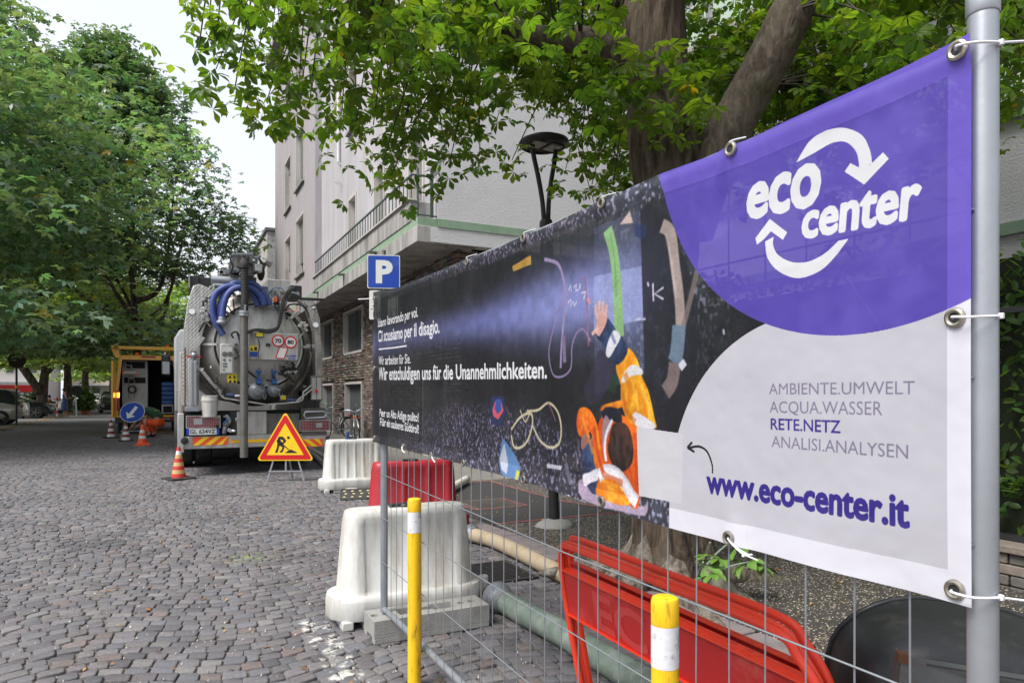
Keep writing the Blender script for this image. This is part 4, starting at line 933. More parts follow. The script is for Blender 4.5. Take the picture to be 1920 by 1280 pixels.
# the print, drawn into a picture in memory: 1 texel = 0.9 mm, rows from the bottom
TX = .0009; IY0, IZ0 = Y0 - .01, 1.04; NW, NH = int((Y1 - Y0 + .02) / TX), int(1.06 / TX)
IMG = np.zeros((NH, NW, 3), np.float32)
gy, gz = np.meshgrid(IY0 + (np.arange(NW) + .5) * TX, IZ0 + (np.arange(NH) + .5) * TX)
def vnoise(w, h, cx, cy, seed):
    g = np.random.default_rng(seed).random((cy + 2, cx + 2)).astype(np.float32); u = np.linspace(0, cx, w, endpoint=False); v = np.linspace(0, cy, h, endpoint=False)
    iu, iv = u.astype(int), v.astype(int); fu, fv = u - iu, v - iv; fu = fu * fu * (3 - 2 * fu); fv = fv * fv * (3 - 2 * fv)
    a = g[iv][:, iu]; b = g[iv][:, iu + 1]; c = g[iv + 1][:, iu]; d = g[iv + 1][:, iu + 1]
    return (a * (1 - fu) + b * fu) * (1 - fv)[:, None] + (c * (1 - fu) + d * fu) * fv[:, None]
def mixc(mask, col):
    global IMG
    IMG += (np.array(col, np.float32) - IMG) * mask[..., None]
sst = lambda a, b, x: (lambda t: t * t * (3 - 2 * t))(np.clip((x - a) / (b - a), 0, 1))
n1 = vnoise(NW, NH, 26, 8, 1); n2 = vnoise(NW, NH, 110, 34, 2); n3 = vnoise(NW, NH, 700, 260, 3); n4 = vnoise(NW, NH, 300, 200, 4); n5 = vnoise(NW, NH, 520, 110, 5)
IMG[:] = np.array((.115, .115, .14)); IMG += ((n1 - .5) * .05 + (n2 - .5) * .03 + (n3 - .5) * .03)[..., None]
# beam of light
def bline(pts):
    q = sorted(BP(*p) for p in pts); return np.interp(gy, [a for a, _ in q], [b for _, b in q])
up = bline([(706, 618), (800, 600), (900, 572), (1000, 530), (1100, 490), (1200, 468)]); dn = bline([(706, 672), (800, 650), (900, 640), (1000, 634), (1100, 625), (1200, 618)])
t = (gz - dn) / (up - dn); beam = np.exp(-((t - .48) / .52) ** 2) * (.55 + .45 * sst(3.4, 1.9, gy)); mixc(np.clip(beam * (.95 + .06 * n2 - .10 * n3), 0, 1) * .92 * sst(1.28, 1.5, gy), (.51, .54, .83))
mixc(np.clip(beam * sst(2.5, 1.7, gy) * sst(1.28, 1.5, gy), 0, 1) * .45, (.68, .70, .92))
# gravel, brighter to the right and at the bottom and top
lowz = bline([(706, 800), (850, 740), (1000, 745), (1100, 800), (1200, 860)]); g_ = sst(.0, .10, lowz - gz) * sst(4.1, 2.4, gy); sp = sst(.56, .78, n5) * (.3 + .9 * n3)
mixc(np.clip(g_ * .35 * n4, 0, 1), (.35, .34, .45)); mixc(np.clip(g_ * sp * .85, 0, 1), (.62, .59, .74))
hiz = bline([(706, 560), (900, 515), (1060, 455), (1260, 385), (1300, 370)]); g2 = sst(.0, .06, gz - hiz) * sst(4.1, 3.2, gy) + .0; mixc(np.clip(g2 * sp * .9, 0, 1), (.70, .64, .76)); mixc(np.clip(g2 * .25 * n4, 0, 1), (.35, .36, .48))
rz = sst(1.75, 1.35, gy) * sst(.25, .6, n1); mixc(np.clip(rz * sst(.62, .8, n5) * .6, 0, 1), (.72, .72, .85)); mixc(np.clip(rz * .3 * n2, 0, 1), (.35, .42, .50))
def fill(poly, col, al=1., world=False):
    P = np.array([p if world else BP(*p) for p in poly]); X = (P[:, 0] - IY0) / TX; Z = (P[:, 1] - IZ0) / TX
    x0, x1, z0, z1 = max(0, int(X.min()) - 1), min(NW, int(X.max()) + 2), max(0, int(Z.min()) - 1), min(NH, int(Z.max()) + 2)
    if x1 <= x0 or z1 <= z0: return
    gx, gzz = np.meshgrid(np.arange(x0, x1) + .5, np.arange(z0, z1) + .5); ins = np.zeros(gx.shape, bool); j = len(P) - 1
    for i in range(len(P)):
        c = ((Z[i] > gzz) != (Z[j] > gzz)); 
        with np.errstate(divide='ignore', invalid='ignore'): c &= gx < (X[j] - X[i]) * (gzz - Z[i]) / (Z[j] - Z[i] + 1e-12) + X[i]
        ins ^= c; j = i
    sub = IMG[z0:z1, x0:x1]; m = (ins * al)[..., None]; sub += (np.array(col, np.float32) - sub) * m
def stroke(pts, w, col, al=1., w2=None, k=8, smooth=True):
    P = [Vector((*BP(*p), 0)) for p in pts]; P = smooth_path(P, k) if smooth and len(P) > 2 else P; n_ = len(P)
    Lf = []; Rt = []
    for i, p in enumerate(P):
        d = (P[min(i + 1, n_ - 1)] - P[max(i - 1, 0)]).normalized(); nn = Vector((-d.y, d.x, 0)); ww = w + ((w2 - w) * i / (n_ - 1) if w2 is not None else 0); Lf.append(p + nn * ww / 2); Rt.append(p - nn * ww / 2)
    for i in range(n_ - 1): fill([(q.x, q.y) for q in (Lf[i], Lf[i + 1], Rt[i + 1], Rt[i])], col, al, True)
def shade(poly, c1, c2, seed, al=1., sc=(60, 40)):
    """fill with a mottled cloth look"""
    global IMG
    keep_ = IMG.copy(); fillS(poly, c1, al); m = (np.abs(IMG - keep_).sum(-1) > 1e-4)
    nn = vnoise(NW, NH, sc[0] * 2, sc[1] // 2, seed) * .6 + vnoise(NW, NH, sc[0] * 6, sc[1] * 2, seed + 50) * .4
    yy, zz = gy[m], gz[m]
    if len(yy):
        gr = (zz - zz.min()) / (np.ptp(zz) + 1e-6) * .5 + (yy.max() - yy) / (np.ptp(yy) + 1e-6) * .5
        t_ = sst(.30, .72, nn[m] * .7 + (1 - gr) * .42 - .05); IMG[m] += ((np.array(c2, np.float32) - np.array(c1, np.float32)) * t_[:, None]) * al; IMG[m] *= (.86 + .26 * gr)[:, None]
def fillS(poly, col, al=1.):
    P = [Vector((*BP(*p), 0)) for p in poly]; n_ = len(P); out = []
    for i in range(n_):
        p0, p1, p2, p3 = P[i - 1], P[i], P[(i + 1) % n_], P[(i + 2) % n_]
        for j in range(6):
            t = j / 6; out.append(.5 * ((2 * p1) + (p2 - p0) * t + (2 * p0 - 5 * p1 + 4 * p2 - p3) * t * t + (3 * p1 - p0 - 3 * p2 + p3) * t ** 3))
    fill([(q.x, q.y) for q in out], col, al, True)
# pipe, lining, straps
fill([(1128, 430), (1215, 395), (1222, 700), (1130, 740)], (.42, .46, .62), .35); fill([(1128, 520), (1217, 500), (1220, 600), (1128, 620)], (.70, .74, .95), .55)
fill([(1215, 395), (1262, 370), (1310, 520), (1330, 640), (1300, 760), (1240, 830), (1222, 700)], (.10, .11, .15), .8)
stroke([(1155, 432), (1166, 480), (1172, 540), (1174, 600), (1176, 632)], .040, (.56, .74, .50)); stroke([(1176, 632), (1170, 680), (1160, 735)], .035, (.10, .22, .12), .8)
stroke([(1255, 425), (1272, 440), (1280, 500), (1288, 560), (1291, 620)], .035, (.66, .60, .58)); stroke([(1325, 500), (1310, 560), (1294, 620)], .018, (.52, .46, .45), .8)
stroke([(1288, 610), (1284, 660), (1278, 680)], .05, (.42, .50, .58)); stroke([(1280, 680), (1275, 715), (1262, 735)], .045, (.48, .42, .42))
stroke([(1290, 690), (1300, 678)], .02, (.85, .85, .9)); fill([(1176, 423), (1195, 398), (1202, 420)], (.80, .72, .70)); fill([(1200, 420), (1228, 425), (1225, 450), (1205, 445)], (.12, .20, .40), .6)
fill([(970, 500), (1007, 480), (1007, 497), (972, 510)], (.80, .62, .28), .9)
stroke([(1030, 487), (1055, 495), (1066, 520), (1072, 560), (1068, 610), (1065, 650), (1064, 690)], .012, (.62, .56, .72)); stroke([(1066, 560), (1050, 610), (1040, 660), (1048, 700), (1066, 706), (1084, 690), (1086, 650), (1095, 625), (1108, 618), (1122, 640)], .007, (.58, .50, .68)); stroke([(1069, 630), (1072, 680)], .020, (.50, .44, .58))
stroke([(1110, 520), (1115, 580), (1118, 650)], .007, (.62, .42, .50)); stroke([(1115, 560), (1122, 570)], .01, (.8, .6, .65))
for pts in ([(1078, 545), (1082, 535), (1083, 548)], [(1088, 540), (1094, 534), (1092, 546), (1098, 544)], [(1101, 532), (1100, 543)], [(1077, 568), (1083, 562), (1083, 576)], [(1086, 566), (1090, 574), (1094, 566)], [(1104, 550), (1112, 548), (1108, 562)], [(1228, 530), (1230, 538)], [(1238, 532), (1239, 566)], [(1258, 540), (1241, 552), (1258, 562)]): stroke(pts, .006, (.86, .84, .92), smooth=False)
for pts in ([(1205, 600), (1216, 599)], [(1218, 600), (1224, 598)], [(1372, 618), (1374, 628)]): stroke(pts, .006, (.8, .8, .88), smooth=False)
# hose coil and small things on the gravel
stroke([(968, 805), (985, 782), (1006, 775), (1008, 800), (995, 832), (975, 838), (968, 815)], .010, (.78, .74, .62)); stroke([(998, 770), (1020, 768), (1040, 755), (1058, 770), (1066, 800), (1062, 830), (1045, 838), (1025, 825), (1008, 795)], .009, (.78, .74, .62)); stroke([(1040, 755), (1050, 775), (1055, 790)], .006, (.5, .3, .4))
stroke([(985, 768), (995, 790), (1006, 768)], .007, (.75, .7, .6)); fill([(928, 770), (932, 742), (955, 742), (958, 772), (948, 800), (933, 795)], (.15, .18, .36), .9); fill([(933, 768), (938, 752), (950, 752), (954, 770), (944, 786), (935, 780)], (.85, .35, .40)); fill([(937, 766), (940, 748), (949, 748), (950, 768), (943, 776)], (.20, .35, .65))
fill([(944, 862), (952, 820), (975, 850), (988, 875), (985, 905), (960, 900), (948, 885)], (.35, .52, .72)); fill([(946, 858), (955, 830), (963, 868), (960, 888), (950, 880)], (.75, .78, .85)); fill([(980, 880), (987, 882), (980, 906), (976, 904)], (.80, .78, .25))
fill([(1038, 868), (1068, 872), (1066, 880), (1038, 876)], (.78, .78, .84)); stroke([(1075, 868), (1080, 890), (1088, 905)], .02, (.45, .45, .55), .8)
# the worker
OR, YE, NA, WH = (.93, .45, .10), (.97, .70, .13), (.18, .24, .40), (.88, .87, .90)
Zc = lambda L: [(920 + a / 2.37, 420 + b / 2.37) for a, b in L]
fillS(Zc([(430, 1130), (520, 1180), (700, 1250), (730, 1215), (715, 1290), (560, 1260), (440, 1215)]), (.74, .66, .76), .8)
fillS(Zc([(490, 640), (520, 560), (590, 620), (570, 700), (520, 780), (470, 800), (450, 730)]), (.20, .17, .26), .75)
shade(Zc([(512, 880), (560, 830), (620, 850), (690, 900), (695, 1230), (640, 1245), (560, 1200), (500, 1120), (495, 1000)]), (.95, .43, .08), (.78, .26, .04), 14)
shade(Zc([(415, 880), (425, 825), (450, 812), (480, 832), (505, 890), (515, 960), (530, 1040), (545, 1090), (500, 1095), (478, 1020), (455, 960), (425, 935)]), (.98, .55, .12), (.88, .34, .06), 11)
shade(Zc([(590, 650), (598, 590), (640, 552), (668, 575), (690, 620), (705, 680), (735, 745), (762, 860), (768, 905), (700, 905), (640, 870), (612, 790), (608, 710)]), (1.0, .76, .16), (.93, .55, .07), 12)
shade(Zc([(520, 830), (530, 805), (575, 790), (625, 780), (640, 800), (590, 820), (550, 818)]), (.95, .58, .14), (.85, .40, .06), 13)
shade(Zc([(540, 815), (600, 822), (612, 880), (560, 870), (530, 860)]), (.14, .13, .20), (.09, .09, .14), 19)
shade(Zc([(500, 470), (545, 415), (590, 470), (640, 545), (625, 600), (590, 625), (555, 590), (530, 530), (510, 510)]), (.20, .28, .44), (.11, .15, .27), 15)
fillS(Zc([(545, 575), (560, 510), (585, 472), (610, 500), (590, 545), (562, 592)]), (.90, .90, .93)); fillS(Zc([(612, 700), (625, 660), (660, 625), (700, 640), (706, 668), (660, 675), (628, 702)]), (.90, .89, .90)); fillS(Zc([(662, 850), (680, 835), (740, 870), (765, 890), (755, 912), (700, 908), (670, 885)]), (.90, .89, .92))
fillS(Zc([(500, 480), (505, 440), (518, 400), (540, 392), (552, 420), (545, 450), (530, 480), (515, 500)]), (.86, .66, .62))
for f_ in ([(510, 420), (500, 375), (506, 366)], [(520, 405), (517, 355), (523, 350)], [(533, 402), (534, 358), (540, 354)], [(543, 412), (549, 370), (548, 360)], [(512, 470), (495, 480), (484, 492)]): stroke(Zc(f_), .014, (.90, .72, .68), w2=.010)
shade(Zc([(436, 1010), (440, 960), (465, 930), (482, 960), (490, 1050), (512, 1120), (515, 1180), (485, 1195), (452, 1140), (440, 1080)]), (.24, .32, .50), (.12, .17, .30), 16); fillS(Zc([(442, 1112), (470, 1100), (505, 1085), (512, 1130), (480, 1145), (450, 1158)]), (.90, .89, .93)); fillS(Zc([(434, 960), (450, 930), (478, 928), (486, 955), (462, 975), (440, 1000)]), (.66, .45, .40), .9)
shade(Zc([(556, 960), (575, 890), (612, 880), (645, 905), (665, 980), (662, 1050), (635, 1090), (600, 1095), (572, 1065), (552, 1010)]), (.30, .19, .16), (.13, .10, .11), 17, 1., (160, 80))
fillS(Zc([(528, 900), (540, 850), (556, 862), (566, 900), (545, 960), (538, 1040), (528, 990)]), (.62, .56, .64), .9); stroke(Zc([(572, 868), (545, 930), (538, 1000), (545, 1052)]), .011, (.93, .91, .94)); stroke(Zc([(470, 925), (478, 940), (470, 960)]), .008, (.12, .1, .1))
shade(Zc([(500, 1190), (515, 1130), (540, 1110), (580, 1130), (620, 1180), (650, 1235), (600, 1245), (540, 1215)]), (.97, .72, .16), (.88, .46, .06), 18)
for k_, cc_ in ((.040, (.84, .82, .87)), (.022, (.95, .94, .97))): stroke(Zc([(515, 1120), (540, 1095), (585, 1105), (625, 1150), (655, 1200), (682, 1232)]), k_, cc_)
for pts, w_, c_, a_ in (([(1185, 700), (1195, 730), (1190, 760)], .02, (.85, .45, .05), .6), ([(1215, 720), (1228, 755), (1232, 785)], .012, (1, .85, .35), .6), ([(1180, 730), (1188, 770), (1205, 790)], .014, (.75, .35, .05), .5), ([(1205, 730), (1210, 770)], .012, (1, .88, .4), .5),
        ([(1205, 810), (1208, 860), (1206, 920)], .022, (.78, .28, .04), .6), ([(1140, 870), (1150, 890), (1180, 905)], .02, (.75, .26, .04), .55), ([(1105, 780), (1115, 810), (1125, 850)], .014, (1, .62, .25), .6), ([(1128, 800), (1134, 850), (1146, 885)], .012, (.7, .22, .04), .6), ([(1150, 900), (1170, 915), (1190, 938)], .014, (.85, .45, .06), .5),
        ([(1165, 800), (1172, 830), (1170, 860)], .014, (.30, .24, .22), .5), ([(1160, 625), (1168, 645)], .012, (.30, .38, .58), .6), ([(1262, 440), (1274, 500), (1282, 560)], .008, (.80, .74, .72), .6), ([(1160, 440), (1168, 500), (1170, 560)], .006, (.40, .60, .34), .7)):
    stroke(pts, w_, c_, a_)
def blur(A, r, ax):
    c = np.cumsum(np.concatenate([np.repeat(A.take([0], ax), r + 1, ax), A, np.repeat(A.take([-1], ax), r, ax)], ax), ax, dtype=np.float64); n_ = A.shape[ax]
    return ((c.take(range(2 * r + 1, 2 * r + 1 + n_), ax) - c.take(range(0, n_), ax)) / (2 * r + 1)).astype(np.float32)
IMG = blur(blur(IMG, 2, 0), 2, 1); IMG = blur(blur(IMG, 1, 0), 1, 1)
IMG *= (1 + (n3 - .5) * .12 + (n2 - .5) * .10)[..., None]
# big plain areas on the right: violet disc, pale ground
vc, vr = (.8267, 2.0771), .5405; wc, wr = (.9246, 1.1908), .3968
white = (np.hypot(gy - wc[0], gz - wc[1]) < wr) | ((gy < wc[0] + .02) & (gz < 1.72)); white |= (gy < 1.325) & (gz < 1.18); mixc(white.astype(np.float32), (.815, .81, .85))
fill([(1207, 800), (1296, 812), (1293, 942), (1212, 928)], (.85, .845, .875))
viol = np.hypot(gy - vc[0], gz - vc[1]) < vr; mixc(viol.astype(np.float32), (.345, .28, .70)); mixc(viol * np.clip((n1 - .45) * .9 + (n2 - .6) * .5, 0, .35), (.47, .42, .83))
# logo
def bpoly(p): return [BP(*q) for q in p]
LG = (.93, .93, .95)
def ribbon(pts, w0, w1, col):
    # the outer and inner outlines are given as measured pairs
    a = smooth_path([Vector((*BP(*p), 0)) for p in pts[0]], 8); b = smooth_path([Vector((*BP(*p), 0)) for p in pts[1]], 8)
    for i in range(min(len(a), len(b)) - 1): fill([(q.x, q.y) for q in (a[i], a[i + 1], b[i + 1], b[i])], col, 1, True)
ribbon(([(1511, 308), (1535, 270), (1565, 250), (1598, 244), (1630, 257), (1645, 285), (1649, 310)], [(1512, 308), (1545, 290), (1575, 273), (1600, 270), (1618, 285), (1624, 305), (1624, 322)]), 0, 0, LG)
fill([(1598, 325), (1609, 309), (1626, 318), (1646, 312), (1669, 289), (1680, 301), (1634, 349)], LG)
ribbon(([(1604, 450), (1580, 482), (1550, 510), (1510, 523), (1475, 510), (1455, 485), (1451, 455)], [(1586, 453), (1560, 477), (1530, 492), (1500, 493), (1475, 480), (1466, 462), (1467, 446)]), 0, 0, LG)
fill([(1436, 461), (1433, 449), (1460, 413), (1492, 438), (1484, 452), (1462, 436), (1450, 450)], LG)
def line_text(txt, p0, p1, hx, col, bold=.0, shear=0., cap=None):
    """lettering on the cloth: baseline from p0 to p1 (measured), hx: measured heights of the tallest glyph at both ends"""
    V, Tt = text_tris(txt, 1., 0, shear); x0, x1 = V[:, 0].min(), V[:, 0].max(); zmax = V[:, 1].max() if cap is None else cap
    a, b = Vector(BP(*p0)), Vector(BP(*p1)); ha = BP(p0[0], p0[1] - hx[0])[1] - a.y; hb = BP(p1[0], p1[1] - hx[1])[1] - b.y
    W2 = []
    for x, z in V:
        t_ = (x - x0) / (x1 - x0); q = a.lerp(b, t_); W2.append((q.x, q.y + z / zmax * (ha + (hb - ha) * t_)))
    W2 = np.array(W2); gx_ = (W2[:, 0] - IY0) / TX; gz_ = (W2[:, 1] - IZ0) / TX; rr = int(round(bold * abs(ha + hb) / 2 / zmax / TX * .9)); pad = rr + 3
    x0, z0 = max(0, int(gx_.min()) - pad), max(0, int(gz_.min()) - pad); wd, hg_ = int(gx_.max()) + pad + 1 - x0, int(gz_.max()) + pad + 1 - z0; SS = 2
    M_ = np.zeros((hg_ * SS, wd * SS), bool)
    for tr in Tt:
        X = (gx_[tr] - x0) * SS; Z = (gz_[tr] - z0) * SS; a0, a1, b0, b1 = int(X.min()), int(X.max()) + 2, int(Z.min()), int(Z.max()) + 2
        ux, uz = np.meshgrid(np.arange(a0, a1) + .5, np.arange(b0, b1) + .5); d_ = [(X[(i + 1) % 3] - X[i]) * (uz - Z[i]) - (Z[(i + 1) % 3] - Z[i]) * (ux - X[i]) for i in range(3)]
        ins = ((d_[0] >= -.01) & (d_[1] >= -.01) & (d_[2] >= -.01)) | ((d_[0] <= .01) & (d_[1] <= .01) & (d_[2] <= .01)); M_[b0:b1, a0:a1] |= ins[:M_.shape[0] - b0, :M_.shape[1] - a0]
    R2 = max(0, int(round(bold * abs(ha + hb) / 2 / zmax / TX * SS))); O_ = M_.copy()
    for dy in range(-R2, R2 + 1):
        for dx in range(-R2, R2 + 1):
            if (dx * dx + dy * dy) <= R2 * R2 + .5 and (dx or dy): O_ |= np.roll(np.roll(M_, dy, 0), dx, 1)
    al = O_.reshape(hg_, SS, wd, SS).mean((1, 3))[..., None].astype(np.float32); sub_ = IMG[z0:z0 + hg_, x0:x0 + wd]; al = al[:sub_.shape[0], :sub_.shape[1]]; sub_ += (np.array(col, np.float32) - sub_) * al
TW = (.93, .93, .95); VI = (.22, .17, .55); GR = (.53, .51, .60)
line_text('Stiamo lavorando per voi.', (716, 614), (793, 594), (15, 19), TW, .016)
line_text('Ci scusiamo per il disagio.', (718, 641), (832, 624), (20, 27), TW, .022)
stroke([(719, 655), (745, 652), (772, 648.5)], .008, TW)
line_text('Wir arbeiten f\u00fcr Sie.', (719, 684), (779, 681), (16, 18), TW, .012)
line_text('Wir entschuldigen uns f\u00fcr die Unannehmlichkeiten.', (720, 712), (1036, 708.5), (23, 32), TW, .026)
line_text('Per un Alto Adige pulito!', (723, 780), (792, 790), (14, 16), TW, .022)
line_text('F\u00fcr ein sauberes S\u00fcdtirol!', (724, 797), (792, 812), (14, 16), TW, .022)
line_text('eco', (1420, 411), (1551, 383), (56, 76), LG, .034, .12)
line_text('center', (1521, 448), (1738, 408), (52, 70), LG, .034, .12)
line_text('AMBIENTE.UMWELT', (1455, 739), (1729, 739), (20, 25), GR, .004)
line_text('ACQUA.WASSER', (1456, 773), (1668, 778), (21, 26), GR, .004)
line_text('RETE.NETZ', (1458, 804), (1588, 811), (20, 23), (.25, .20, .56), .014)
line_text('ANALISI.ANALYSEN', (1459, 837), (1717, 859), (21, 26), GR, .004)
line_text('www.eco-center.it', (1340, 921), (1717, 986), (39, 55), VI, .034)
stroke([(1350, 886), (1349, 868), (1340, 845), (1325, 836), (1306, 839)], .004, (.13, .12, .16), w2=.006); stroke([(1313, 828), (1304, 838)], .006, (.13, .12, .16)); stroke([(1304, 838), (1317, 846)], .006, (.13, .12, .16))
# hems and weave
topz = np.interp(gy[0], [a for a, _ in tp], [b for _, b in tp])[None]; botz = np.interp(gy[0], [a for a, _ in bt], [b for _, b in bt])[None]
inner = (gz < topz - .048) & (gz > botz + .05) & (gy > Y0 + .036) & (gy < Y1 - .05)
wv = .5 + .5 * np.sin(gy * 2 * np.pi / .0052) * np.sin(gz * 2 * np.pi / .0052)
IMG *= np.where(inner, .84 + .10 * wv, 1.03 + .0 * wv)[..., None]
IMG += np.where(inner, 0, .035)[..., None] * (IMG < .5)
for t_ in range(60):                             # fine creases and scratches
    a = (rnd.uniform(IY0, IY0 + NW * TX), rnd.uniform(IZ0, 2.1)); b = (a[0] + rnd.uniform(-.12, .12), a[1] + rnd.uniform(-.15, .05)); w_ = .0012
    fill([(a[0], a[1]), (a[0] + w_, a[1]), (b[0] + w_, b[1]), (b[0], b[1])], (.6, .6, .7), .18, True)
IMG = np.clip(IMG, 0, 1)
im = bpy.data.images.new('banner_print', NW, NH); buf = np.ones((NH, NW, 4), np.float32); buf[..., :3] = IMG; im.pixels.foreach_set(buf.ravel()); im.update(); im.pack()
m = bpy.data.materials.new('banner_cloth'); m.use_nodes = True; MATS['banner_cloth'] = m; n, l = m.node_tree.nodes, m.node_tree.links; b = n['Principled BSDF']
ti = n.new('ShaderNodeTexImage'); ti.image = im; ti.interpolation = 'Linear'; ti.extension = 'EXTEND'; l.new(ti.outputs[0], b.inputs['Base Color']); b.inputs['Roughness'].default_value = .42; b.inputs['Specular IOR Level'].default_value = .4
tcc = n.new('ShaderNodeTexCoord'); nb = n.new('ShaderNodeTexNoise'); nb.inputs['Scale'].default_value = 5; nb.inputs['Detail'].default_value = 3; l.new(tcc.outputs['Object'], nb.inputs['Vector']); bp = n.new('ShaderNodeBump'); bp.inputs['Strength'].default_value = .35; bp.inputs['Distance'].default_value = .03; l.new(nb.outputs['Fac'], bp.inputs['Height']); l.new(bp.outputs[0], b.inputs['Normal'])
tr = n.new('ShaderNodeBsdfTranslucent'); l.new(ti.outputs[0], tr.inputs['Color']); ms = n.new('ShaderNodeMixShader'); ms.inputs[0].default_value = .22; out = [x for x in n if x.type == 'OUTPUT_MATERIAL'][0]
tp_ = n.new('ShaderNodeBsdfTransparent'); ms2 = n.new('ShaderNodeMixShader'); ms2.inputs[0].default_value = .07
l.new(b.outputs[0], ms.inputs[1]); l.new(tr.outputs[0], ms.inputs[2]); l.new(ms.outputs[0], ms2.inputs[1]); l.new(tp_.outputs[0], ms2.inputs[2]); l.new(ms2.outputs[0], out.inputs['Surface'])
banner = thing('banner', 'long printed mesh banner, dark photo at left, violet and white company half at right', 'banner', (BXP, 2.35, 1.55))
NU, NV = 420, 60; V = []; F = []; UV = []
GY = [BP(*q)[0] for q in ((1395, 285), (1150, 384), (1000, 448), (890, 492), (1384, 1006), (1147, 938), (1000, 897), (880, 867), (820, 852))]
def wrinkle(y, z, v):
    e = max(0, 1 - v * 6) + max(0, (v - .84) * 6)
    s = .0035 * math.sin(y * 3.1 + z * 2) + .002 * math.sin(y * 11 + z * 5)
    s += e * .003 * math.sin(y * 2 * math.pi / .41) + sum(math.exp(-((y - g_y) / .035) ** 2) * e * .007 for g_y in GY)
    far = max(0, (y - 3.3) / .75); s += far * (.010 * math.exp(-((y - 3.72 - (2.0 - z) * .22) / .06) ** 2) + .007 * math.exp(-((y - 3.9 + (1.6 - z) * .1) / .04) ** 2))
    return s
for i in range(NU + 1):
    y = Y0 + (Y1 - Y0) * i / NU; a, c = fbt(y), ftp(y)
    for j in range(NV + 1):
        v = j / NV; z = a + (c - a) * v; V.append((-wrinkle(y, z, v) - .004 * (v > .95), y - 2.35, z - 1.55)); UV.append(((y - IY0) / TX / NW, (z - IZ0) / TX / NH))
for i in range(NU):
    for j in range(NV): k = i * (NV + 1) + j; F.append((k, k + 1, k + NV + 2, k + NV + 1))
mb = MB().add(V, F); cl = mb.build('cloth', m, banner, ang=180); me = cl.data; uvl = me.uv_layers.new(name='UV'); li = np.empty(len(me.loops), np.int32); me.loops.foreach_get('vertex_index', li); uvl.data.foreach_set('uv', np.array(UV, np.float32)[li].ravel())
pm('brass', (.40, .36, .30), .3, .9, bump=0); pm('tie_white', (.68, .68, .72), .35, bump=0)
pg = None
def grommet(px, py, tie=None):
    y, z = BP(px, py); g = thing_part(y, z)
    return y, z
def thing_part(y, z):
    global pg
    if pg is None:
        o = MB().lathe([(.0075, -.002), (.0085, .0025), (.012, .004), (.0155, .0025), (.0165, -.001)], (0, 0, 0), (-1, 0, 0), 20).build('grommet', MATS['brass'], banner)
        h = MB().lathe([(0, .0006), (.008, .0006)], (0, 0, 0), (-1, 0, 0), 16).build('grommet_hole', MATS['dark_inside'], o); pg = (o, h)
    else:
        o = pg[0].copy(); COL.objects.link(o); h = pg[1].copy(); COL.objects.link(h); h.parent = o
    vv = (z - fbt(y)) / (ftp(y) - fbt(y)); o.location = (-wrinkle(y, z, vv) - .004 * (vv > .95) - .002, y - 2.35, z - 1.55); return o
G = {q: grommet(*q) for q in ((1812, 101), (1806, 597), (1804, 1102), (1395, 285), (1150, 384), (1000, 448), (890, 492), (1384, 1006), (1147, 938), (1000, 897), (880, 867), (820, 852), (764, 836), (708, 560), (709, 690), (709, 820))}
def tie(pts, knot=None, r=.0022):
    MB().tube(smooth_path(pts, 5), r, 6).build('cable_tie', MATS['tie_white'], banner, world=True)
    if knot: MB().box(knot, (.006, .007, .009)).build('cable_tie_head', MATS['tie_white'], banner, world=True, bevel=.001)
for q, zz, tail in (((1812, 101), .004, 1), ((1806, 597), 0, 0), ((1804, 1102), -.012, 1)):
    y, z = G[q]; x0 = BXP - .012
    pts = [(x0 + .006, y, z), (x0 - .004, y - .008, z), (x0 + .004, YN - .012, z - .002), (FX - .004, YN - .0255, z + zz * .3), (FX + .016, YN - .018, z + zz * .4)]
    tie(pts, (FX - .001, YN - .027, z + zz * .3))
    if tail: tie([(FX, YN - .027, z + zz * .3), (FX + .06, YN - .06, z + zz), (FX + .12, YN - .10, z + zz * 1.6)], None, .0019)
y, z = G[(1384, 1006)]; tie([(BXP - .008, y, z), (BXP - .012, y - .012, z - .006), (BXP - .010, y - .045, z - .024), (FX - .03, y - .055, z - .026)], (BXP - .010, y - .048, z - .026)); tie([(BXP - .010, y - .045, z - .025), (BXP - .014, y - .09, z - .028)], None, .0018)
tie([(BXP - .006, y, z), (BXP - .004, y - .02, z - .016), (BXP + .004, y - .05, z - .028)], None, .0018)
y, z = G[(1147, 938)]; tie([(BXP, BP(1110, 940)[0], BP(1110, 940)[1]), (BXP - .005, BP(1080, 927)[0], BP(1080, 927)[1])], None, .0018)
y, z = G[(820, 852)]; tie([(BXP - .008, y, z), (BXP - .012, y - .03, z - .016), (BXP - .008, y - .05, z - .03)], None, .003)
y, z = G[(764, 836)]; tie([(BXP - .008, y, z), (BXP - .012, y - .02, z - .02), (BXP - .008, y - .05, z - .03)], None, .003)
y, z = G[(708, 560)]; tie([(BXP - .008, y, z), (BXP - .03, y + .03, z), (BXP - .07, y + .10, z + .004)], None, .003)
for q in ((1395, 285), (1150, 384), (1000, 448), (890, 492)):
    y, z = G[q]; tie([(BXP - .008, y, z), (BXP - .010, y + .01, z + .02), (FX, y + .01, z + .038)], None, .0018)
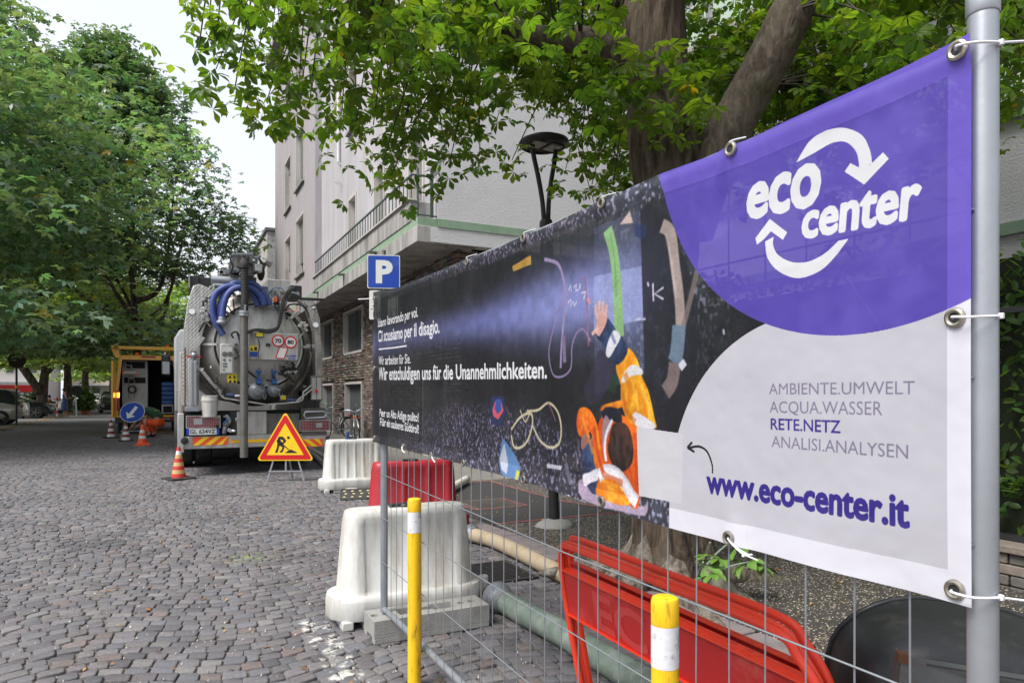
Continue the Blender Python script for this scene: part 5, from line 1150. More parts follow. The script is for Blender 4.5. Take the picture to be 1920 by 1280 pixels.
# ------------------------------------------------------------------ things around the fence
# concrete foot of the fence
blk = thing('fence_foot', 'grey concrete block with sockets holding the far fence pole', 'fence foot', (1.035, 3.82, 0))
o = MB().add([(0, 0, .035), (.72, 0, .035), (.72, .23, .035), (0, .23, .035), (0, 0, .135), (.72, 0, .135), (.72, .23, .135), (0, .23, .135)], [(3, 2, 1, 0), (4, 5, 6, 7), (0, 1, 5, 4), (1, 2, 6, 5), (2, 3, 7, 6), (3, 0, 4, 7)]).build('block', MATS['concrete'], blk)
o2 = MB().b2((0, 0, 0), (.72, .055, .036)).b2((0, .175, 0), (.72, .23, .036)).build('block_runner', MATS['concrete'], blk, bevel=.006)
for x0, x1 in ((.17, .30), (.38, .53)): cut(o, MB().b2((x0, .06, .08), (x1, .17, .2)))
for x in (.035, .105, .345, .58, .65): cut(o, MB().cyl((x, .115, .06), (x, .115, .2), .024, 16))
cut(o, MB().b2((.30, .085, .11), (.38, .145, .2)))
md = o.modifiers.new('bevel', 'BEVEL'); md.width = .006; md.segments = 2; md.limit_method = 'ANGLE'

def barrier(label, loc, rot, m, L=1.0, ribs=2, H=.76, cap=True):
    t = thing('plastic_barrier', label, 'barrier', loc, rot, 'water filled plastic barriers')
    def ring(l, d, z, groove=0, n=44, rx=.06):
        pts = []
        hl, hd = l / 2, d / 2; r = min(rx, hd)
        path = []
        for cx, cy, a0 in ((hl - r, hd - r, 0), (-hl + r, hd - r, 90), (-hl + r, -hd + r, 180), (hl - r, -hd + r, 270)):
            for k in range(5): a = R(a0 + k * 22.5); path.append((cx + r * math.cos(a), cy + r * math.sin(a)))
            if a0 in (0, 180):
                sgn = -1 if a0 == 0 else 1; yy = hd if a0 == 0 else -hd
                for k in range(1, 49):
                    x = -sgn * (-(hl - r)) * -1 + 0; x = (hl - r) * (1 - 2 * k / 49) * (1 if a0 == 0 else -1)
                    g_ = 0
                    if groove and ribs:
                        ph = (x / (l * .86) + .5) * ribs; f = ph - math.floor(ph)
                        if 0 <= ph < ribs: g_ = groove * (1 if .14 < f < .86 else (f / .14 if f <= .14 else (1 - f) / .14)) 
                    path.append((x, yy - math.copysign(g_, yy)))
        return [(x, y, z) for x, y in path]
    b = MB(); b.loft([ring(L * .90, .34, .17, 0, rx=.17), ring(L * .885, .325, .20, .003, rx=.15), ring(L * .87, .31, .215, .016, rx=.14), ring(L * .80, .235, H - .08, .016, rx=.10), ring(L * .79, .22, H - .045, .0, rx=.10), ring(L * .775, .205, H - .01, 0, rx=.095), ring(L * .75, .18, H, 0, rx=.085)])
    b.build('body', m, t, ang=50)
    f = MB(); f.loft([ring(L * .985, .40, .05, 0, rx=.19), ring(L, .41, .06, 0, rx=.2), ring(L, .41, .16, 0, rx=.2), ring(L * .985, .395, .188, 0, rx=.19), ring(L * .95, .37, .195, 0, rx=.18)]).build('base', m, t, ang=50)
    for x, w in ((-L * .40, .07), (-L * .26, .10), (-L * .06, .10), (L * .14, .10), (L * .38, .13)): MB().b2((x - w / 2, -.19, 0), (x + w / 2, .19, .055)).build('foot', m, t, bevel=.008)
    MB().cyl((L * .5 + .035, 0, .03), (L * .5 + .035, 0, .19), .034, 14).b2((L * .48, -.03, .06), (L * .5 + .03, .03, .12)).build('coupling_lug', m, t, bevel=.006)
    if cap:
        o = MB().lathe([(0, .018), (.045, .018), (.05, .012), (.05, -.004)], (-.0, 0, H), n=16).b2((-.11, -.025, H - .002), (.02, .025, H + .02)).build('filler_cap', MATS['black_plastic'], t)
    return t
barrier('nearest big white plastic barrier, standing behind the fence foot', (1.37, 4.29, 0), R(-2), MATS['white_plastic'], 1.02, 2, H=.70)
barrier('red plastic barrier behind the nearest white one', (2.17, 6.55, 0), R(-4), MATS['red_plastic'], 1.04, 3)
barrier('far white ribbed barrier standing right of the tanker truck', (2.42, 10.1, 0), R(-2), MATS['white_plastic'], 1.02, 6)
can = thing('drink_can', 'small drink can left on top of the far white barrier', 'can', (2.33, 10.1, .76))
MB().lathe([(0, 0), (.028, 0), (.033, .008), (.033, .10), (.027, .115), (0, .112)], n=16).build('can_body', pm('can_print', (.06, .10, .22), .3, .5, var=.5, vs=30), can)
MB().lathe([(.0, .1125), (.0265, .1155)], n=16).build('can_lid', MATS['galv'], can)

# rubber cable ramp
rp = thing('cable_ramp', 'black rubber cable ramp with pale reflector studs lying behind the pole', 'cable ramp', (2.10, 9.50, 0), R(-14))
prof = [(-.30, .0), (-.30, .012), (-.12, .10), (.12, .10), (.30, .012), (.30, 0)]
MB().prism([(0.0, a, b) for a, b in prof], (.42, 0, 0)).build('ramp_end', MATS['black_rubber'], rp, bevel=.004)
MB().prism([(0.44, a, b) for a, b in prof], (.9, 0, 0)).build('ramp_body', MATS['black_rubber'], rp, bevel=.004)
for i in range(4):
    for j, (yy, zz) in enumerate(((-.25, .038), (-.19, .072), (-.13, .10))):
        MB().box((.055 + i * .105 + (.02 if j == 1 else 0), yy, zz), (.034, .016, .008), Matrix.Rotation(R(26), 3, 'X')).build('reflector_stud', MATS['sticker_yellow'] if False else pm('stud_cream', (.62, .54, .28), .4), rp)
    MB().b2((.025 + i * .105, -.11, .099), (.035 + i * .105, .11, .107)).build('tread_rib', MATS['black_rubber'], rp)
for j, yy in enumerate((-.09, -.02, .05)): MB().b2((.5, yy, .10), (1.34, yy + .03, .112)).build('red_strip', pm('strip_red', (.42, .07, .05), .6), rp)
MB().ball((2.30, 9.72, .045), .11, 12, (1.3, 1, .42)).build('pale_sack', MATS['hose_white'])
tag(bpy.data.objects['pale_sack'], 'small pale sandbag beside the far white barrier', 'sandbag')

# yellow bollards
def bollard(label, loc, H=.91, top=.07, w0=.60, w1=.86):
    t = thing('bollard', label, 'bollard', loc, 0, 'yellow steel posts before the fence'); r = .0325
    MB().lathe([(r, 0), (r, w0 * H)], n=28).build('post', MATS['yellow_post'], t)
    MB().lathe([(r + .0006, w0 * H), (r + .0006, w1 * H)], n=28).build('white_band', MATS['white_post'], t)
    MB().lathe([(r, w1 * H), (r + .0005, w1 * H + .003), (r + .0008, H - .012), (r - .002, H - .003), (r - .008, H), (0, H)], n=28).build('post_top', MATS['yellow_post'], t)
    return t
bollard('scratched yellow post with white ring standing before the far end of the fence', (1.066, 3.20, 0), .92, w0=.82, w1=.93)
bollard('yellow post with broad white ring at the bottom edge before the red trestles', (1.060, 1.30, 0), .945, w0=.825, w1=.93)

# hoses
hg = thing('drain_hose', 'pale green ribbed suction hose lying on the cobbles behind the fence', 'hose', (1.97, 3.0, 0))
P = smooth_path([(1.93, 4.04, .085), (1.95, 3.75, .078), (1.98, 3.3, .075), (1.98, 2.7, .075), (1.96, 2.0, .075), (1.92, 1.2, .075), (1.9, .2, .075)], 60)
mb = MB(); mb.tube(P, [.070 + .0050 * math.sin(i * math.pi * .9) for i in range(len(P))], 20); mb.build('hose', MATS['hose_green'], hg, world=True, ang=180)
d = (P[1] - P[0]).normalized()
MB().lathe([(.055, -.06), (.10, -.06), (.106, -.045), (.106, -.015), (.088, -.005), (.088, .02), (.078, .03), (.076, .09)], P[0], d, 24).build('hose_coupling', MATS['galv'], hg, world=True)
MB().lathe([(.0, -.02), (.074, -.02), (.074, -.062)], P[0], d, 20).build('coupling_mouth', MATS['dark_inside'], hg, world=True)
MB().tube([P[0] + Vector((.07 * math.cos(a * .5), .03 + a * .003, .07 * math.sin(a * .5))) for a in range(0, 42)], .004, 5).build('rusty_wire_tie', MATS['rust'], hg, world=True)
hc = thing('layflat_hose', 'dirty cream hose lying along the kerb with a white end piece', 'hose', (2.6, 5, 0))
P = smooth_path([(2.60, 6.05, .075), (2.665, 5.75, .075), (2.68, 5.3, .07), (2.66, 4.7, .068), (2.63, 4.1, .066), (2.58, 3.4, .065), (2.55, 2.4, .065), (2.5, .5, .065)], 8)
MB().tube(P, .064, 18).build('hose', MATS['hose_cream'], hc, world=True, ang=180)
MB().tube([P[0], P[2], P[4], P[6]], [.067] * 4, 18).build('hose_sleeve', MATS['hose_cream'], hc, world=True, ang=180)
P2 = smooth_path([(2.60, 6.1, .08), (2.52, 6.35, .08), (2.38, 6.62, .075), (2.2, 6.95, .07), (2.35, 7.7, .07), (3.2, 8.6, .08), (4.2, 10, .08)], 8); MB().tube(P2, .058, 16).build('white_hose', MATS['hose_white'], hc, world=True, ang=180)
d = (Vector((2.665, 5.75, .075)) - Vector((2.60, 6.1, .08))).normalized(); c = Vector((2.60, 6.06, .08))
MB().lathe([(.066, -.05), (.086, -.045), (.092, -.03), (.092, .0), (.080, .006), (.080, .03), (.066, .045)], c, d, 24).build('hose_coupling', MATS['galv_light'], hc, world=True)
MB().lathe([(.06, -.11), (.068, -.105), (.068, -.05)], c, d, 20).build('coupling_seal', MATS['black_rubber'], hc, world=True)
for k, off in enumerate((0, .16)):
    hh = thing('layflat_hose', ('grey hose running from the truck to the right, nearer of two' if k == 0 else 'grey hose running from the truck to the right, farther of two'), 'hose', (2.4, 13, 0))
    MB().tube(smooth_path([(2.95 + off, 18, .06), (2.85 + off, 15.5, .06), (2.68 + off, 13.5, .06), (2.62 + off, 12.2, .06), (2.75 + off, 10.9, .06)], 6), .055, 12).build('hose', MATS['hose_white'] if k else MATS['concrete_light'], hh, world=True, ang=180)

# red folding trestles leaning together
def trestle(label, a, b, lean, h_top, panel=True):
    """a, b: ground points under the far and near end; lean: shift of the top"""
    a, b, lean = Vector(a), Vector(b), Vector(lean); t = thing('folding_trestle', label, 'trestle', (a + b) / 2, 0, 'red steel trestles stacked behind the fence')
    q = lambda s, h: a.lerp(b, s) + lean * (h / h_top) + Vector((0, 0, h))
    r = .06; L = (b - a).length; e = .09 / L
    pts = [q(0.03, .0), q(.0, h_top * .55), q(-.002, h_top - .10), q(e * .35, h_top - .025), q(e, h_top), q(.5, h_top), q(1 - e * 1.6, h_top), q(1 - e * .5, h_top - .05), q(1.02, h_top - .16), q(1.02, h_top * .5), q(.99, 0)]
    P = []
    for i in range(len(pts) - 1):
        P += [pts[i].lerp(pts[i + 1], k / 3) for k in range(3)]
    P.append(pts[-1]); P = smooth_path(pts, 6)
    MB().tube(P, .0135, 12).build('tube_frame', MATS['red_paint'], t, world=True, ang=180)
    if panel:
        n = (b - a).normalized().cross(Vector((0, 0, 1)))
        z0, z1 = h_top * .62, h_top * .86
        A, B, C_, D = q(.01, z0), q(1.0, z0), q(1.0, z1), q(.01, z1)
        MB().prism([A, B, C_, D], n * .002).build('panel', MATS['red_panel'], t, world=True)
        MB().beam(D, C_, .03, .004, up=(0, 0, 1)).build('panel_flange', MATS['red_paint'], t, world=True)
        MB().beam(A, B, .03, .004, up=(0, 0, 1)).build('panel_flange', MATS['red_paint'], t, world=True)
        up = (D - A).normalized(); along = (B - A).normalized()
        return t, A, along, up, n
    return t, None, None, None, None
ln = (-.13, 0, 0)
t, A, al, up, nn = trestle('nearest red trestle of the stack, its sheet panel facing the fence', (1.60, 2.50, 0), (1.57, 1.20, 0), ln, .80)
pm('faint_pink', (.455, .038, .036), .5)
for s_, w_ in (('E', .07), ('C', .08)): pass
def ghost(txt, u, h, w):
    V, Tt = text_tris(txt, 1., .03); x0, x1, z1 = V[:, 0].min(), V[:, 0].max(), V[:, 1].max(); O = A + al * u + up * .015 + nn * .0036
    if nn.x > 0: pass
    mb = MB(); mb.add([O + al * float((x - x0) / (x1 - x0) * w) + up * float(z / z1 * h) for x, z in V], [tuple(int(i) for i in q) for q in Tt]); mb.build('worn_lettering', MATS['faint_pink'], t, world=True, flat=True)
ghost('EC', .22, .15, .34)
trestle('second red trestle, folded against the nearest one', (1.625, 2.51, 0), (1.595, 1.22, 0), ln, .803, True)
trestle('rearmost red trestle of the stack, its top rail standing apart', (1.675, 2.56, 0), (1.635, 1.24, 0), (-.12, 0, 0), .81, True)
sq = thing('grey_sign_plate', 'small grey sheet with yellow edge standing under the red trestles', 'plate', (1.5, 1.62, 0)); MB().add([(-.02, .02, 0), (.05, -.09, 0), (.04, -.09, .42), (-.02, .02, .44), (-.016, .022, 0), (.054, -.088, 0), (.044, -.088, .42), (-.016, .022, .44)], [(0, 1, 2, 3), (7, 6, 5, 4), (0, 3, 7, 4), (1, 5, 6, 2), (3, 2, 6, 7)]).build('plate', MATS['steel_dark'], sq); MB().beam((-.022, .022, 0), (-.022, .022, .44), .006, .008).build('plate_edge', MATS['sign_yellow'], sq)

# upturned wheelbarrow: the tray stands on its nose, underside to the camera
wbw = thing('wheelbarrow', 'upturned black wheelbarrow standing on its tray beside the near fence pole', 'wheelbarrow', (1.72, .98, -.008), (0, R(5), R(-26.6 - 14)))
rings = []
W2, Ht = .32, .84
def tray_ring(k, dep):
    pts = []
    for i in range(40):
        a = 2 * math.pi * i / 40; c, s = math.cos(a), math.sin(a); p = .62
        x = math.copysign(abs(c) ** p, c) * W2 * k * (1.0 + .10 * s); z = math.copysign(abs(s) ** p, s) * .40 * k
        wob = .006 * math.sin(5 * a) * (k > .95)
        pts.append((x, dep + wob * 2, .46 + z + wob))
    return pts
rg = [tray_ring(1.0, .26), tray_ring(.99, .245), tray_ring(.965, .20), tray_ring(.90, .08), tray_ring(.80, .02), tray_ring(.45, -.004), tray_ring(.02, -.006)]
MB().loft(rg, cap=False).build('tray', MATS['tray_black'], wbw, ang=60)
MB().tube(tray_ring(1.0, .26)[:40], .008, 6, closed=True).build('tray_rim', MATS['tray_black'], wbw, ang=180)
br = MB().b2((-.22, -.035, .715), (.36, -.030, .78)).b2((-.22, -.035, .774), (.36, .0, .78)).build('bracket_bar', pm('bracket_steel', (.13, .135, .14), .5, .3, var=.3, vs=10, dirt=(.12, .06, .03), da=.4, ds=9), wbw)
for i, x in enumerate((-.01, .09, .19, .29)): cut(br, MB().cyl((x, -.06, .748), (x, -.02, .748), .016 if i != 1 else .010, 14))
MB().b2((-.225, -.036, .30), (-.17, -.030, .79)).b2((-.225, -.032, .30), (-.22, .02, .79)).build('bracket_leg', MATS['bracket_steel'], wbw)
MB().b2((-.155, -.034, .30), (-.105, -.010, .77)).build('bracket_leg', MATS['bracket_steel'], wbw)
MB().b2((-.232, -.04, .772), (-.205, -.01, .795)).build('rusty_corner', MATS['rust'], wbw)
lb = MB().add([(-.09, -.0385, .665), (.03, -.0385, .645), (.015, -.0385, .685), (-.075, -.0385, .715)], [(0, 1, 2, 3)]).build('yellow_label', MATS['sticker_yellow'], wbw, flat=True)
for i in range(3): MB().b2((-.068, -.0392, .676 + i * .010), (-.03 - i * .004, -.0388, .680 + i * .010)).build('label_print', MATS['sign_black'], wbw)
for sx in (-1, 1): MB().tube(smooth_path([(.30 * sx + .06, -.05, .78), (.30 * sx + .15, -.10, .55), (.30 * sx + .34, -.22, .30), (.30 * sx + .52, -.34, .06)], 5), .015, 12).build('handle', MATS['galv'], wbw, ang=180) if sx > 0 else None
# ------------------------------------------------------------------ lamp post, parking sign
lp = thing('street_lamp', 'dark park lamp post with a flat disc head on two curved arms beside the tree', 'street lamp', (3.47, 5.98, .08), (R(-.5), R(-1.6), R(8)))
lp.scale = (1, 1, 1.075)
MB().tube([(0, 0, -.05), (0, 0, .5), (0, 0, 2.6)], [.054, .05, .040], 20).build('post', MATS['iron_dark'], lp)
MB().lathe([(.055, 2.55), (.068, 2.57), (.068, 2.85), (.060, 2.88), (0, 2.88)], n=24).build('collar', MATS['iron_dark'], lp)
for s in (-1, 1): MB().tube(smooth_path([(s * .025, 0, 2.84), (s * .04, 0, 3.05), (s * .085, 0, 3.28), (s * .135, 0, 3.47), (s * .15, 0, 3.60)], 5), [.024] * 30 if False else .024, 12).build('arm', MATS['iron_dark'], lp, ang=180)
MB().lathe([(0, .05), (.18, .045), (.245, .018), (.255, .0), (.245, -.025), (.215, -.04), (.205, -.02), (0, -.018)], (0, 0, 3.60), n=40).build('lamp_head', MATS['iron_dark'], lp)
for s in (-1, 1):
    p = MB().b2((s * .10 - .065, -.10, 3.560), (s * .10 + .065, .06, 3.575)).build('led_panel', pm('led_glass', (.45, .43, .36), .25), lp)
    for i in range(3):
        for j in range(4): MB().box((s * .10 - .04 + i * .04, -.08 + j * .035, 3.558), (.018, .018, .006)).build('led', MATS['clear_lens'], p)
cf = MB(); cf.ball((0, 0, 0), .2, 16, (1.1, .9, .45)); cf.v = [(x * (1 + .12 * math.sin(7 * x * 9)), y * (1 + .1 * math.cos(y * 40)), max(z, -.02)) for x, y, z in cf.v]; cf.build('footing', MATS['concrete'], lp, ang=180)

ps = thing('parking_sign', 'blue square sign with a white P over a small time plate on a grey post', 'sign', (2.97, 10.4, 0), R(-21))
MB().cyl((0, 0, 0), (0, 0, 3.66), .03, 14).build('post', MATS['steel_dark'], ps)
def rrect(x0, x1, z0, z1, r, y, n=5):
    out = []
    for cx, cz, a0 in ((x1 - r, z1 - r, 0), (x0 + r, z1 - r, 90), (x0 + r, z0 + r, 180), (x1 - r, z0 + r, 270)):
        for k in range(n + 1): a = R(a0 + 90 * k / n); out.append((cx + r * math.cos(a), y, cz + r * math.sin(a)))
    return out
MB().prism(rrect(-.25, .25, 3.06, 3.58, .03, -.045), (0, .012, 0)).build('sign_rim', MATS['sign_white'], ps)
MB().prism(rrect(-.238, .238, 3.072, 3.568, .025, -.047), (0, .002, 0)).build('sign_face', MATS['sign_blue'], ps)
sign_text('letter_p', 'P', (-.12, -.0485, 3.14), (1, 0, 0), (0, 0, 1), .26, .36, MATS['sign_white'], ps, bold=.05)
MB().prism(rrect(-.22, .22, 2.58, 3.03, .02, -.045), (0, .012, 0)).build('time_plate', MATS['sign_white'], ps)
MB().beam((-.17, -.047, 2.78), (-.10, -.047, 2.86), .015, .003).beam((-.10, -.047, 2.78), (-.17, -.047, 2.86), .015, .003).build('crossed_hammers', MATS['sign_black'], ps)
MB().b2((-.2, -.0475, 2.735), (.2, -.046, 2.742)).build('plate_line', MATS['sign_black'], ps)
sign_text('plate_text', '10-12', (-.16, -.0475, 2.62), (1, 0, 0), (0, 0, 1), .30, .085, MATS['sign_black'], ps, bold=.02)

# ------------------------------------------------------------------ cones
def cone(label, loc, cols, H=.55, foot='black_rubber', r=.12, sq=True, group='striped traffic cones'):
    t = thing('traffic_cone', label, 'traffic cone', loc, rnd.uniform(0, .6), group)
    b = .19 * H / .5
    if sq: MB().b2((-b, -b, 0), (b, b, .035)).build('base', MATS[foot], t, bevel=.012)
    else: MB().lathe([(b, 0), (b, .02), (b * .72, .045), (r, .06)], n=24).build('base', MATS[foot], t)
    n = len(cols); z = .035
    for i, c in enumerate(cols):
        z1 = .035 + (H - .035) * (i + 1) / n; ra, rb = r * (1 - .78 * (z - .035) / (H - .035)), r * (1 - .78 * (z1 - .035) / (H - .035)); pr = [(ra, z), (rb, z1)]
        if i == n - 1: pr += [(0, z1)]
        MB().lathe(pr, n=24).build('stripe', MATS[c], t); z = z1
    return t
pm('cone_maroon', (.20, .025, .03), .55)
cone('red and gold striped cone standing at the rear left corner of the tanker truck', tuple(P3(335, 898, 11.44)), ['cone_red', 'cone_gold', 'cone_red', 'cone_gold', 'cone_red', 'cone_gold', 'cone_white', 'cone_red'], .54, r=.115)
c0 = P3(267, 834, 19.0); cone('bright orange cone with two white bands, foremost of the three by the van', (c0.x, c0.y, 0), ['cone_orange', 'cone_orange', 'cone_white', 'cone_orange', 'cone_white', 'cone_orange', 'cone_orange'], .58, foot='cone_orange', r=.13, sq=False)
c0 = P3(236, 826, 20.7); cone('faded maroon and white cone under the blue arrow sign', (c0.x, c0.y, 0), ['cone_white', 'cone_maroon', 'cone_white', 'cone_maroon', 'cone_white', 'cone_maroon'], .54)
c0 = P3(208, 820, 22.2); cone('maroon and white cone standing left of the van bumper', (c0.x, c0.y, 0), ['cone_white', 'cone_maroon', 'cone_white', 'cone_maroon', 'cone_white', 'cone_maroon'], .58)

# ------------------------------------------------------------------ roadworks triangle on a trestle
c0 = P3(535, 900, 11.15)
ws = thing('roadworks_sign', 'yellow and red triangular digging man sign on a light metal trestle', 'sign', (c0.x, c0.y, 0), (0, 0, -math.atan2(SN, CS) + R(2)))
def tri(cx, z0, s, y, rr, n=5):
    h = s * math.sqrt(3) / 2; V3 = [(cx - s / 2, z0), (cx + s / 2, z0), (cx, z0 + h)]; C_ = Vector((cx, z0 + h / 3)); out = []
    for i, v in enumerate(V3):
        v = Vector(v); dr = (C_ - v).normalized(); cc = v + dr * rr * 2; a0 = math.atan2(-dr.y, -dr.x)
        for k in range(n + 1): a = a0 + R(-60 + 120 * k / n); out.append((cc.x + rr * math.cos(a), y, cc.y + rr * math.sin(a)))
    return out
Z = .26
MB().prism(tri(0, Z + .08, .93, 0, .035), (0, .014, 0)).build('sign_back', MATS['galv'], ws)
MB().prism(tri(0, Z + .08, .93, -.002, .035), (0, .0015, 0)).build('yellow_rim', MATS['sign_yellow'], ws)
MB().prism(tri(0, Z + .098, .865, -.0045, .03), (0, .0015, 0)).build('red_border', MATS['sign_red'], ws)
MB().prism(tri(0, Z + .172, .60, -.007, .006), (0, .0015, 0)).build('yellow_field', MATS['sign_yellow'], ws)
Bk = MATS['sign_black']; fg = MB(); y_ = -.0085
def blob(pts): fg.poly([(a, y_, Z + b) for a, b in pts])
fg.add([(.052 + .024 * math.cos(i * .5236), y_, Z + .455 + .024 * math.sin(i * .5236)) for i in range(12)], [tuple(range(12))])
blob([(-.115, .47), (-.045, .475), (-.02, .455), (-.005, .44), (.02, .40), (-.04, .34), (-.055, .345), (-.03, .405), (-.07, .43), (-.09, .40), (-.118, .43)])
blob([(-.118, .43), (-.09, .43), (-.05, .38), (-.03, .35), (-.075, .33), (-.12, .34), (-.14, .40)])
blob([(-.13, .345), (-.09, .35), (-.10, .29), (-.125, .215), (-.15, .205), (-.165, .215), (-.135, .29)])
blob([(-.09, .35), (-.04, .345), (-.01, .30), (-.04, .225), (-.075, .21), (-.095, .225), (-.06, .255), (-.045, .30), (-.10, .33)])
blob([(-.135, .415), (-.125, .43), (.06, .268), (.05, .255)])
blob([(-.01, .205), (.20, .205), (.18, .222), (.13, .245), (.10, .262), (.07, .26), (.04, .24), (.02, .225)])
fg.build('digging_figure', Bk, ws, flat=True)
for x0, x1 in ((-.20, -.30), (.20, .30)): MB().beam((x0, .03, Z + .09), (x1, -.10 if False else .02, 0), .022, .022).build('leg', MATS['galv_light'], ws)
MB().beam((0, .03, Z + .12), (0, .03, .10 - .02 + .09), .024, .024).build('strut', MATS['galv_light'], ws)
MB().beam((0, .03, Z + .4), (0, .42, 0), .024, .024).build('back_leg', MATS['galv_light'], ws)
MB().beam((-.275, .022, .165), (.275, .022, .165), .03, .02).build('cross_bar', MATS['galv_light'], ws)

c0 = P3(250, 822, 21.3)
aw = thing('arrow_sign', 'round blue sign with white down left arrow leaning on a low trestle', 'sign', (c0.x, c0.y, 0), (0, 0, R(-26.6 + 12)))
t_ = R(-22); 
def tl(x, z, d=0): return (x, math.sin(-t_) * z * 1.0 - d * math.cos(t_) - .3, .62 + z * math.cos(t_) + .26 - d * math.sin(-t_) * -1 * .3)
nrm = Vector((0, -math.cos(t_), math.sin(-t_) * 1.0))
def disc(r, dd, name, m, th=.01):
    c = Vector((0, -.1, .86)); u = Vector((1, 0, 0)); v = Vector((0, math.sin(-t_), math.cos(t_))); nv = u.cross(v)
    MB().prism([c + nv * dd + u * r * math.cos(a * math.pi / 20) * 1.06 + v * r * math.sin(a * math.pi / 20) for a in range(40)], nv * -th).build(name, m, aw); return c, u, v, nv
disc(.335, 0, 'sign_rim', MATS['sign_white']); c, u, v, nv = disc(.32, .004, 'sign_face', MATS['sign_blue'], .003)
a = math.radians(-120); dv = u * math.cos(a) + v * math.sin(a); sd = dv.cross(nv); tip = c + nv * .006 + dv * .24; 
MB().poly([tip, tip - dv * .17 + sd * .16, tip - dv * .15 + sd * .05, c + nv * .006 - dv * .21 + sd * .05, c + nv * .006 - dv * .21 - sd * .05, tip - dv * .15 - sd * .05, tip - dv * .17 - sd * .16]).build('arrow', MATS['sign_white'], aw, flat=True)
for x in (-.25, .25): MB().beam((x * .8, -.02, .75), (x * 1.25, -.2, 0), .025, .025).build('leg', MATS['steel_dark'], aw); MB().beam((x * .8, 0, .75), (x * .9, .35, 0), .025, .025).build('back_leg', MATS['steel_dark'], aw)
MB().beam((-.3, -.17, .28), (.3, -.17, .28), .03, .02).build('cross_bar', MATS['galv'], aw)
# ------------------------------------------------------------------ sewer suction truck
TY = 13.0
tk = thing('suction_truck', 'big silver sewer suction tanker truck seen from behind, hoses coiled on top', 'truck', (1.32, TY, 0), (0, 0, 0))
ORG = Vector(tk.location)
def T(px, py, y=0.):        # measured on the rear plane (or y metres further in)
    p = PY(px, py, TY + y); return Vector((p.x - ORG.x, y, p.z))
def tb(mb, name, m, par=None, **k): return mb.build(name, MATS[m], tk if par is None else par, **k)
def tx(px, y=0.): return T(px, 700, y).x
def tz(px, py, y=0.): return T(px, py, y).z
xl, xr = tx(331), tx(611)
# chassis, bumper
z0, z1 = tz(470, 838), tz(470, 815)
bump = tb(MB().b2((xl + .02, 0, z0), (xr, .12, z1)), 'bumper', 'alu', bevel=.01)
zc_ = (tz(395, 834), tz(395, 818)); xa, xb = tx(361), tx(428)
def chevron(xa, xb, za, zb, flip, n=6, drop=0):
    p = MB().b2((xa, -.006, za), (xb, -.001, zb)).build('warning_board', MATS['cone_orange'], bump); w = (xb - xa) / n; h = zb - za
    for i in range(n + 1):
        if i % 2: continue
        s = h * 1.2
        q = [(xa + i * w, za), (xa + i * w + w, za), (xa + i * w + w + (s if not flip else -s), zb), (xa + i * w + (s if not flip else -s), zb)]
        q = [(min(max(a, xa), xb), b) for a, b in q]
        if q[1][0] - q[0][0] < .001 and q[2][0] - q[3][0] < .001: continue
        MB().poly([(a, -.008, b) for a, b in q]).build('stripe', MATS['sign_yellow'], p, flat=True)
chevron(tx(361), tx(428), tz(395, 834), tz(395, 818.5), False); chevron(tx(546), tx(605), tz(575, 837), tz(575, 823), True)
MB().b2((tx(432), -.005, tz(480, 829)), (tx(545), -.001, tz(480, 823))).build('reflective_strip', pm('strip_amber', (.75, .40, .01), .4, var=.2), bump)
tb(MB().b2((-1.0, .15, .55), (1.0, 10.0, .85)), 'chassis', 'steel_dark')
tb(MB().b2((tx(345), .13, z1 + .0), (tx(600), .5, tz(470, 770))), 'rear_frame', 'dark_inside')
tb(MB().b2((tx(444), -.005, z1 + .003), (tx(500), .128, tz(470, 771))), 'centre_plate', 'alu', bevel=.01)
tb(MB().b2((tx(500), .02, z1 + .003), (tx(562), .128, tz(530, 775))), 'tool_plate', 'steel_dark')
# wheels
def wheel(x, y, w, r, par, name='wheel'):
    wh = MB().lathe([(r * .55, -w / 2), (r * .93, -w / 2), (r, -w * .40), (r, w * .40), (r * .93, w / 2), (r * .55, w / 2)], (x, y, r), (1, 0, 0), 30).build(name, MATS['black_rubber'], par)
    MB().lathe([(0, -w * .3), (r * .30, -w * .32), (r * .52, -w * .42), (r * .56, -w / 2), (r * .56, w / 2), (r * .52, w * .42), (r * .3, w * .32), (0, w * .3)], (x, y, r), (1, 0, 0), 24).build('rim', MATS['steel_dark'], wh)
    for k in range(0): pass
    return wh
for y_ in (2.0, 3.35):
    for x in (-1.08, -.74, .74, 1.08): wheel(x, y_, .30, .50, tk)
for x in (-1.05, 1.05): wheel(x, 8.2, .32, .50, tk)
for s in (-1, 1): tb(MB().lathe([(.60, -.34), (.60, .34), (.58, .34), (.58, -.34)], (s * .92, 2.0, .5), (1, 0, 0), 20, a0=R(0), a1=R(180)), 'mudguard', 'black_plastic')
